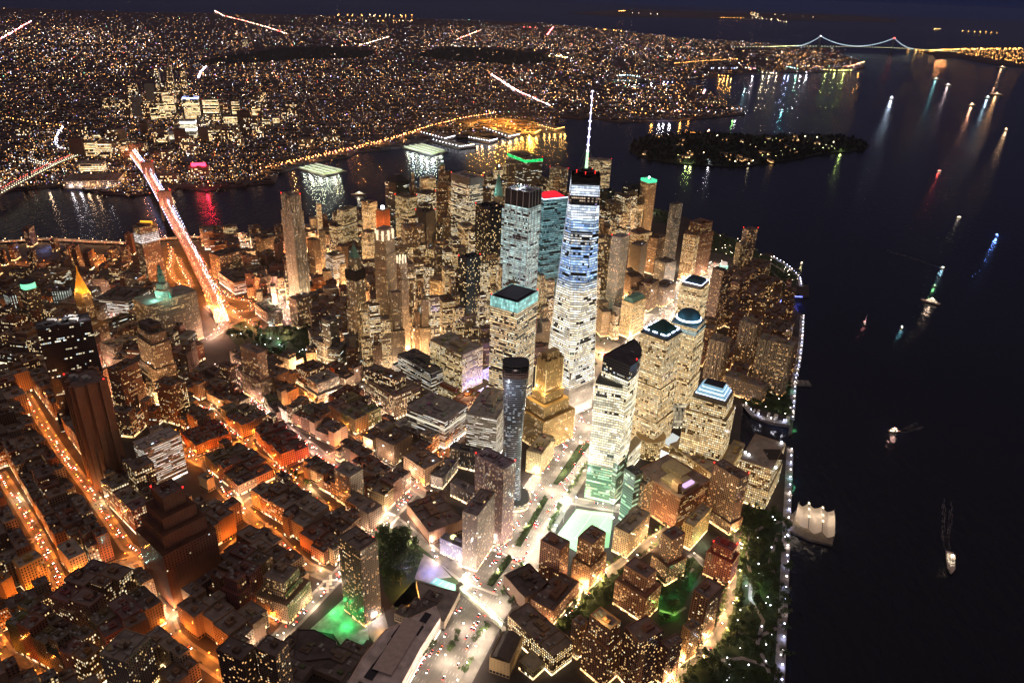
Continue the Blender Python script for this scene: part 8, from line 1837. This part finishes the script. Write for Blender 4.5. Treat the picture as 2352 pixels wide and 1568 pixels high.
def wake(fr, pts, w0, w1, label):
    P = [at2(fr, p, -2.9) for p in pts]; n_ = 24; W_ = walk(P, sum(math.dist(a, b) for a, b in zip(P, P[1:]))/n_); rr = random.Random(len(label)); mb = MB()
    for i, (p, d) in enumerate(W_):
        n = Vector((-d.y, d.x)); w = w0+(w1-w0)*i/n_
        for s in (-1, 1):
            for _ in range(4 if i < 14 else 2): q = p+n*s*w*rr.uniform(.25, 1)+d*rr.uniform(-6, 6); l = rr.uniform(5, 12)*(1-i/n_*.5); mb.face([(*(q-d*l-n*.35), -2.86), (*(q+d*l-n*.2), -2.86), (*(q+d*l+n*.25), -2.86), (*(q-d*l+n*.4), -2.86)])
    tag(mb.build('wake', M_FOAM), label, 'wake', kind='stuff')
wake('z7', ((1800, 292), (1650, 235), (1450, 180)), 1.5, 9, 'long thin wake of the cyan lamp speedboat'); wake('z7', ((1490, 1388), (1560, 1375), (1640, 1345)), 2, 9, 'pale wake of the motor boat'); wake('d', ((2181, 1280), (2172, 1240), (2178, 1150)), 3, 9, 'churned wake behind the dim white ship')
for k, (p, rz, L) in enumerate((((1712, 790), 1.2, 16), ((1748, 800), 1.2, 22), ((1840, 830), 1.3, 26), ((1868, 855), 1.3, 14), ((1903, 850), 1.35, 32), ((2010, 870), 1.3, 32))):
    boat('b5', p, rz, L, (.7, .66, .6), 'white yacht moored at the cove quay, %s from the left' % ['first', 'second', 'third', 'fourth', 'fifth', 'sixth'][k], 'yacht', 'yacht', None, 0, 2, group='yachts in the cove')
for k, (p, rz, L) in enumerate((((1730, 1075), 1.3, 26), ((1690, 1100), 1.3, 14))): boat('b5', p, rz, L, (.7, .66, .6), ['larger white yacht moored on the near side of the cove', 'smaller boat moored beside the near side yacht'][k], 'yacht', 'yacht', None, 0, 2, group='yachts in the cove')
for p in ((1780, 840), (1900, 900), (1700, 1060), (1990, 930)): q = at2('b5', p); point('quay_lamp', (q[0], q[1], 9), (.9, .88, 1), 3200, .5)
# the dark island: low houses and a canopy of trees
ri = random.Random(31); GIQ = [pix((x, y, 0)) for x, y in GI]; ni = 0; tr_ = []
while ni < 26:
    x, y = ri.uniform(1450, 1990), ri.uniform(308, 383)
    if not inpoly((x, y), GIQ): continue
    q = at2('d', (x, y)); root = empty('island_house', (*q, 1.5)); tag(root, '%s %s house on the dark island, %s %s part' % (ri.choice(('long', 'small', 'low', 'plain')), ri.choice(('brick', 'pale', 'grey', 'brown')), 'near' if y > 345 else 'far', 'left' if x < 1620 else ('middle' if x < 1800 else 'right')), 'house', 'houses on the dark island'); g = MB(); L_ = ri.uniform(24, 60); g.box(0, 0, 0, L_, 14, 10, ri.uniform(0, 3)); g.build('wall', ST['resid'][0], root, (.2, .15, .12)); g = MB(); g.prism(circle(0, 0, 5, 4), 10.1, 12.5, 2, top=True); g.build('roof', M_TRIM, root, (.12, .1, .1)); ni += 1
mb = MB()
while len(tr_) < 900:
    x, y = ri.uniform(1450, 1990), ri.uniform(308, 383)
    if inpoly((x, y), GIQ): tr_.append(1); q = at2('d', (x, y)); r_ = ri.uniform(5, 10); mb.loft(circle(q[0], q[1], r_, 6), 4, circle(q[0]+1, q[1], r_*.8, 6), 4+r_, cap=False); mb.loft(circle(q[0]+1, q[1], r_*.8, 6), 4+r_, circle(q[0], q[1]+1, r_*.3, 6), 6+r_*1.4)
tag(mb.build('island_trees', M_PARK), 'dark tree canopy over the island in the bay', 'trees', kind='stuff')
# white screen by the harbour, small hexagon house, stone museum
root = empty('video_screen', at('z6', (640, 405), 20)); tag(root, 'bright white lit screen glowing between the harbour towers', 'screen'); g = MB(); g.box(0, 0, -12, 34, 3, 34, .1); g.build('panel', glow((.62, .85, 1), 1.6), root); g = MB(); g.box(0, -3, -20, 30, 2, 44, .1); g.build('frame', M_STEEL, root)

# ------------------------------------------------------------------ cars
CP = {}
CARC = [('white', (.6, .6, .58)), ('black', (.015, .015, .018)), ('silver', (.35, .36, .37)), ('yellow', (.7, .42, .02)), ('dark blue', (.02, .04, .12)), ('grey', (.12, .12, .13))]
def car_meshes():
    b = MB(); sec = [(-2.2, .35), (-2.25, .8), (-1.5, .95), (1.0, .95), (2.1, .8), (2.2, .35)]
    for (x0, z0), (x1, z1) in zip(sec, sec[1:]): b.face([(x0, .9, z0), (x0, -.9, z0), (x1, -.9, z1), (x1, .9, z1)][::-1])
    for s in (-1, 1): b.face([(x, s*.9, z) for x, z in (sec if s < 0 else sec[::-1])])
    c = MB(); c.loft([(-1.6, -.82), (.9, -.82), (.9, .82), (-1.6, .82)], .95, [(-1.1, -.62), (.3, -.62), (.3, .62), (-1.1, .62)], 1.45, cap=True)
    r = MB(); r.face([(-1.1, -.62, 1.47), (.3, -.62, 1.47), (.3, .62, 1.47), (-1.1, .62, 1.47)])
    w = MB()
    for x in (-1.4, 1.4):
        for y in (-.88, .88): w.tube((x, y-.1, .33), (x, y+.1, .33), .33, n=8)
    h = MB(); h.box(2.22, 0, .5, .14, .56, .34); t = MB(); t.box(-2.24, 0, .6, .14, .5, .3)
    return b.mesh('car_body'), c.mesh('car_glass'), w.mesh('car_wheels'), h.mesh('car_headlight'), t.mesh('car_taillight')
CMS = car_meshes(); M_GLS = simple('car_window', (.02, .02, .025), .1); M_RUB = simple('tyre', (.02, .02, .02), .9)
CMS[1].materials.append(M_GLS); CMS[2].materials.append(M_RUB); CMS[3].materials.append(glow((1, .95, .88), 30)); CMS[4].materials.append(glow((1, .03, .015), 26)); CMS[0].materials.append(simple('car_paint', None, .25, .05, objcol=True, spec=.6))
NC = [0]; XC = []
def car(p, d, where_txt, z=.5):
    cn, cc = rt.choice(CARC)
    if NC[0] >= 298: XC.append((p, Vector((d[0], d[1])))); return
    NC[0] += 1; root = empty('car', (p[0], p[1], z), math.atan2(d.y, d.x)); tag(root, '%s car %s' % (cn, where_txt.replace('farther ', '') if ' blue' in cn else where_txt), 'car', 'cars in traffic')
    obj('body', CMS[0], None, root, cc); obj('windows', CMS[1], None, root); obj('wheels', CMS[2], None, root)
    for s in (-.6, .6): obj('headlight', CMS[3], None, root, loc=(0, s, 0)); obj('taillight', CMS[4], None, root, loc=(0, s, 0))
for p, d in walk(WEST, 5.2):
    if pix((p.x, p.y, 0))[1] < 940 or not vis(p): continue
    n = Vector((-d.y, d.x))
    for s, dr in ((11.5, 1), (15, 1), (18.5, 1), (22, 1), (26, 1), (-8.5, -1), (-12, -1), (-15.5, -1), (-19, -1)):
        if (s > 0) != (n.x > 0): pass
        dens = .17 if pix((p.x, p.y, 0))[1] > 1180 else .11
        if rt.random() < dens:
            # traffic keeps right: towards the camera on the east side
            east = (p+n*s).x > p.x; dv = Vector((-d.x, -d.y)) if (d.y > 0) == (not east) else Vector((d.x, d.y)); dv = -dv if False else dv
            q = p+n*s+d*rt.uniform(-1.5, 1.5); dv = Vector((d.x, d.y))*(1 if ((d.y > 0) == east) else -1)
            car(q, dv, ('facing the viewer' if east else 'driving away')+' on the wide road '+where(q))
for i_, (nm, pts, w, lc, pw, cars, sp) in enumerate(STREETS):
    for p, d in walk(pts, 6.2):
        y = pix((p.x, p.y, 0))[1]
        if y < 900 or not vis(p): continue
        if rt.random() < cars*.03: s = rt.choice((-1, 1)); n = Vector((-d.y, d.x)); q = p+n*s*(w*.2); car(q, Vector((d.x, d.y))*s, 'on the street '+where(q), .35)
        if i_ in (0, 1, 3, 4, 7, 10) and rt.random() < .42: s = rt.choice((-1, 1)); n = Vector((-d.y, d.x)); XC.append((p+n*s*rt.uniform(1.5, w*.28), Vector((d.x, d.y))*s))
        if rt.random() < .20: s = rt.choice((-1, 1)); n = Vector((-d.y, d.x)); q = p+n*s*(w*.5-2); XC.append((q, Vector((d.x, d.y))*s, 0))
mb = MB()
for t in XC:
    p, d = t[0], t[1]; a = math.atan2(d.y, d.x); mb.box(p[0], p[1], .35, 4.4, 1.8, .75, a); mb.box(p[0]-d.x*.3, p[1]-d.y*.3, 1.12, 2.1, 1.5, .5, a)
o = mb.build('parked_cars', simple('mixed_car_paint', (.10, .10, .10), .3, .9, .2)); tag(o, 'long lines of parked and more distant cars along the kerbs', 'cars', kind='stuff')
o2 = MB(); o3 = MB()
for t in XC:
    if len(t) == 2: p, d = t; a_ = math.atan2(d.y, d.x); o2.box(p[0]+d.x*2.3, p[1]+d.y*2.3, .8, .6, 1.6, .5, a_); o3.box(p[0]-d.x*2.3, p[1]-d.y*2.3, .8, .6, 1.6, .5, a_)
if o2.v: q = o2.build('headlight', glow((1, .80, .6), 10), o); q['kind'] = 'stuff'; q = o3.build('taillight', glow((1, .03, .015), 14), o); q['kind'] = 'stuff'
def bus(fr, p, ang, label):
    q = at(fr, p, .5); root = empty('bus', (q.x, q.y, .5), ang); tag(root, label, 'bus', 'buses'); g = MB(); g.box(0, 0, .4, 12, 2.6, 2.7); g.build('body', simple('bus_white', (.62, .62, .6), .4), root); g = MB(); g.box(0, 0, 1.5, 12.06, 2.66, .9); g.build('windows', simple('bus_glass', (.03, .03, .04), .2, emit=(1, .9, .7), es=.5), root); g = MB()
    for x in (-4, 4):
        for y in (-1.2, 1.2): g.tube((x, y-.15, .45), (x, y+.15, .45), .45, n=8)
    g.build('wheels', M_RUB, root)
bus('b3', (1625, 335), 2.9, 'long white bus on the cross street north of the ball field'); bus('b3', (945, 868), 2.3, 'white bus waiting by the corner of the low tennis court')

# ------------------------------------------------------------------ trees
def tree_proto(seed, h=10.0):
    rr = random.Random(seed); t = MB(); t.tube((0, 0, 0), (0, 0, h*.42), h*.035, h*.022, 6)
    for k in range(6):
        a = k*1.05+rr.uniform(-.3, .3); l = h*rr.uniform(.2, .34); t.tube((0, 0, h*rr.uniform(.3, .42)), (l*math.cos(a), l*math.sin(a), h*rr.uniform(.55, .8)), h*.016, h*.006, 4)
    c = MB()
    cl = [(rr.gauss(0, h*.17), rr.gauss(0, h*.17), h*rr.uniform(.48, .92), h*rr.uniform(.10, .2)) for _ in range(11)]
    for x, y, z, r in cl:
        for _ in range(34):
            v = Vector((rr.gauss(0, 1), rr.gauss(0, 1), rr.gauss(0, 1))).normalized()*r*rr.uniform(.6, 1.1); p = Vector((x, y, z))+v; s = h*rr.uniform(.03, .055)
            a = Vector((rr.gauss(0, 1), rr.gauss(0, 1), rr.gauss(0, .5))).normalized(); b = a.orthogonal().normalized(); b = (b+a.cross(b)*rr.uniform(-1, 1)).normalized()
            c.face([p-a*s-b*s*.6, p+a*s-b*s*.5, p+a*s*.7+b*s, p-a*s*.8+b*s*.8])
    return t.mesh('trunk_mesh', simple('bark', (.06, .045, .03), .95)), c.mesh('crown_mesh', MLEAF)
def leafmat():
    m, nt = nmat('foliage'); N, L = nt.nodes, nt.links; b = N.new('ShaderNodeBsdfPrincipled'); o = N.new('ShaderNodeOutputMaterial'); L.new(b.outputs[0], o.inputs[0]); oi = N.new('ShaderNodeObjectInfo')
    g = N.new('ShaderNodeNewGeometry'); r = N.new('ShaderNodeValToRGB'); r.color_ramp.elements[0].color = (.025, .05, .012, 1); r.color_ramp.elements[1].color = (.07, .11, .03, 1)
    ad_ = N.new('ShaderNodeMath'); ad_.operation = 'ADD'; ml = N.new('ShaderNodeMath'); ml.operation = 'MULTIPLY'; ml.inputs[1].default_value = .5; L.new(g.outputs['Random Per Island'], ml.inputs[0]); m2 = N.new('ShaderNodeMath'); m2.operation = 'MULTIPLY'; m2.inputs[1].default_value = .5; L.new(oi.outputs['Random'], m2.inputs[0])
    L.new(ml.outputs[0], ad_.inputs[0]); L.new(m2.outputs[0], ad_.inputs[1]); L.new(ad_.outputs[0], r.inputs[0]); L.new(r.outputs[0], b.inputs['Base Color']); b.inputs['Roughness'].default_value = .85; return m
MLEAF = leafmat(); TP = [tree_proto(s) for s in (1, 2, 3, 4)]
NT = [0]; XT = []
def tree(x, y, h, label, group):
    if NT[0] >= 298: XT.append((x, y, h, rt.randrange(4), rt.uniform(0, 6.28))); return
    NT[0] += 1; k = rt.randrange(4); root = empty('tree', (x, y, 0), rt.uniform(0, 6.28)); root.scale = (h/10*rt.uniform(.9, 1.15), h/10*rt.uniform(.9, 1.15), h/10); tag(root, label+' '+where((x, y)), 'tree', group)
    obj('trunk', TP[k][0], None, root); obj('crown', TP[k][1], None, root)
def grove(poly, n, hr, label, group, seed, mind=6.0):
    rr = random.Random(seed); xs = [p[0] for p in poly]; ys = [p[1] for p in poly]; got = []; t = 0
    while len(got) < n and t < 6000:
        t += 1; p = (rr.uniform(min(xs), max(xs)), rr.uniform(min(ys), max(ys)))
        if not inpoly(p, poly) or not vis(p) or any(math.dist(p, q) < mind for q in got): continue
        i, j = int((p[0]-OX)/OC), int((p[1]-OY)/OC)
        if 0 <= i < OW and 0 <= j < OH_ and OCC[i, j] in (2, 4, 5): continue
        got.append(p); tree(p[0], p[1], rr.uniform(*hr), label, group)
grove(D('b3', (350, 590), (420, 530), (510, 560), (640, 670), (630, 800), (560, 880), (440, 960), (380, 900)), 40, (13, 19), 'big dark tree of the black park', 'trees of the black park', 1, 7.5)
grove(OPEN['river_park'], 64, (11, 16), 'dark lawn tree', 'trees of the riverside park', 2, 9)
grove(OPEN['inner_park'], 30, (8, 12), 'green lit court tree', 'trees of the inner court', 3, 7)
grove(OPEN['city_hall_park'], 36, (12, 17), 'dark tree of the city park', 'trees of the city park', 4, 11)
grove(OPEN['memorial_plaza'], 34, (8, 11), 'memorial grove tree', 'memorial trees', 5, 8)
grove(OPEN['esplanade_park'], 20, (9, 13), 'cove grove tree', 'trees by the cove', 6, 8)
grove(OPEN['south_park'], 12, (8, 12), 'south park tree', 'trees of the south park', 7, 12)
for p, d in walk([at2('b3', q) for q in ((1110, 905), (1240, 735))], 5.0): tree(p.x, p.y, 8.5, 'median tree of the wide road', 'median trees')
for p, d in walk([at2('b3', q) for q in ((1300, 640), (1480, 335))], 6.5): tree(p.x, p.y, 8.5, 'median tree of the wide road', 'median trees')
for a_, b__, st in (((1245, 1050), (1400, 850), 7), ((1190, 980), (1330, 790), 11), ((1500, 560), (1580, 380), 8), ((1640, 300), (1760, 100), 9), ((840, 1360), (900, 1240), 8), ((1010, 1290), (1100, 1190), 7), ((660, 1400), (740, 1310), 7), ((940, 1500), (1000, 1400), 8)):
    for p, d in walk([at2('b3', a_), at2('b3', b__)], st): tree(p.x, p.y, rt.uniform(8, 11), 'roadside tree of the wide road', 'roadside trees')
for p in ((1800, 600), (1830, 640), (1960, 180), (2000, 200), (2060, 250)): q = at2('b1', p); tree(q[0], q[1], 13, 'orange lit street tree', 'street trees')
grove(OPEN['river_park'], 80, (10, 15), 'x', 'x', 12, 7); grove(OPEN['inner_park'], 30, (8, 12), 'x', 'x', 13, 6); grove(OPEN['city_hall_park'], 30, (12, 17), 'x', 'x', 14, 8); grove(OPEN['south_park'], 50, (8, 12), 'x', 'x', 17, 7); grove(OPEN['battery_green'], 20, (9, 13), 'x', 'x', 18, 8); grove(OPEN['esplanade_park'], 16, (9, 13), 'x', 'x', 19, 6)
for p, d in walk(STREETS[19][1], 9): n_ = Vector((-d.y, d.x)); tree(p.x+n_.x*9, p.y+n_.y*9, 8, 'x', 'x'); tree(p.x-n_.x*9, p.y-n_.y*9, 7.5, 'x', 'x')
for p, d in walk(STREETS[18][1], 11): n_ = Vector((-d.y, d.x)); tree(p.x+n_.x*9, p.y+n_.y*9, 7.5, 'x', 'x'); tree(p.x-n_.x*9, p.y-n_.y*9, 7.5, 'x', 'x')
def merged(k):
    V = []; Fc = []; nv = 0
    for x, y, h, pk, a in XT:
        me = TP[pk][k]; co = np.empty(len(me.vertices)*3); me.vertices.foreach_get('co', co); co = co.reshape(-1, 3)*h/10; c, s = math.cos(a), math.sin(a)
        V.append(np.stack([co[:, 0]*c-co[:, 1]*s+x, co[:, 0]*s+co[:, 1]*c+y, co[:, 2]], 1)); Fc += [tuple(i+nv for i in f.vertices) for f in me.polygons]; nv += len(co)
    m = bpy.data.meshes.new('wood_mass'); m.from_pydata(np.concatenate(V).tolist(), [], Fc); m.materials.append(TP[0][k].materials[0]); return m
o = obj('park_trees', merged(1)); tag(o, 'close canopy of the many smaller trees in the parks and along the riverside streets', 'trees', kind='stuff'); q = obj('trunk', merged(0), None, o); q['kind'] = 'stuff'
print('CARS', NC, len(XC), 'TREES', NT)
mb = MB()
for pts in (((1500, 560), (1480, 700), (1520, 860), (1510, 1000), (1600, 1150), (1560, 1300), (1640, 1500)), ((1450, 600), (1600, 520), (1760, 470)), ((1700, 560), (1640, 760), (1700, 900)), ((1400, 1200), (1520, 1280), (1690, 1200)), ((1300, 1420), (1460, 1400), (1640, 1460))): strip(mb, [at2('b4', p) for p in pts], 4.5, .64)
for pts in (((900, 1080), (1000, 1110), (1080, 1060)), ((960, 820), (1060, 880), (1130, 800))): strip(mb, [at2('b4', p) for p in pts], 3.5, .64)
for pts in (((1500, 720), (1620, 740), (1760, 830)), ((1600, 760), (1700, 860), (1790, 930))): strip(mb, [at2('z6', p) for p in pts], 5, .64)
tag(mb.build('path', M_PAVE), kind='structure')
# planted median and hedges of the wide road
mb = MB()
for a_, b__ in (((1105, 915), (1245, 728)), ((1295, 650), (1485, 325)), ((1545, 235), (1720, -30))): strip(mb, [at2('b3', a_), at2('b3', b__)], 8, .48)
tag(mb.build('median_lawn', M_GRASS), kind='structure')
mb = MB(); strip(mb, [at2('b5', p) for p in ((-20, 1400), (230, 1060))], 9, .49); tag(mb.build('median_lawn', M_GRASS), kind='structure')
mb = MB(); r7 = random.Random(8)
for a_, b__ in ((at2('b5', (0, 1370)), at2('b5', (215, 1045))), (at2('b3', (1555, 230)), at2('b3', (1720, -20)))):
    for p, d in walk([a_, b__], 1.6):
        for _ in range(6): q = (p.x+r7.uniform(-3, 3), p.y+r7.uniform(-3, 3), r7.uniform(.5, 2.6)); s = r7.uniform(.4, .9); a = r7.uniform(0, 3.1); mb.face([(q[0]-s, q[1]-s*math.cos(a), q[2]), (q[0]+s, q[1]-s, q[2]+s*math.sin(a)), (q[0]+s, q[1]+s, q[2]+s*.5), (q[0]-s, q[1]+s, q[2])])
o = mb.build('hedge_planting', MLEAF); tag(o, 'low hedge planting along the road median', 'hedge', kind='stuff')
# ------------------------------------------------------------------ thin haze volume added for glow and to fade the far shore
mb = MB(); mb.prism([(-30000, -28000), (30000, -28000), (30000, 3500), (-30000, 3500)], -4.5, 720, 100, top=True, bottom=True)
hm, hn = nmat('haze_air'); pv = hn.nodes.new('ShaderNodeVolumePrincipled'); ho = hn.nodes.new('ShaderNodeOutputMaterial')
pv.inputs['Color'].default_value = (.62, .70, .95, 1); pv.inputs['Density'].default_value = 1.1e-5; pv.inputs['Anisotropy'].default_value = .35
hn.links.new(pv.outputs[0], ho.inputs['Volume']); tag(mb.build('haze', hm), kind='stuff')
for l in LOG: print('LOG', l)
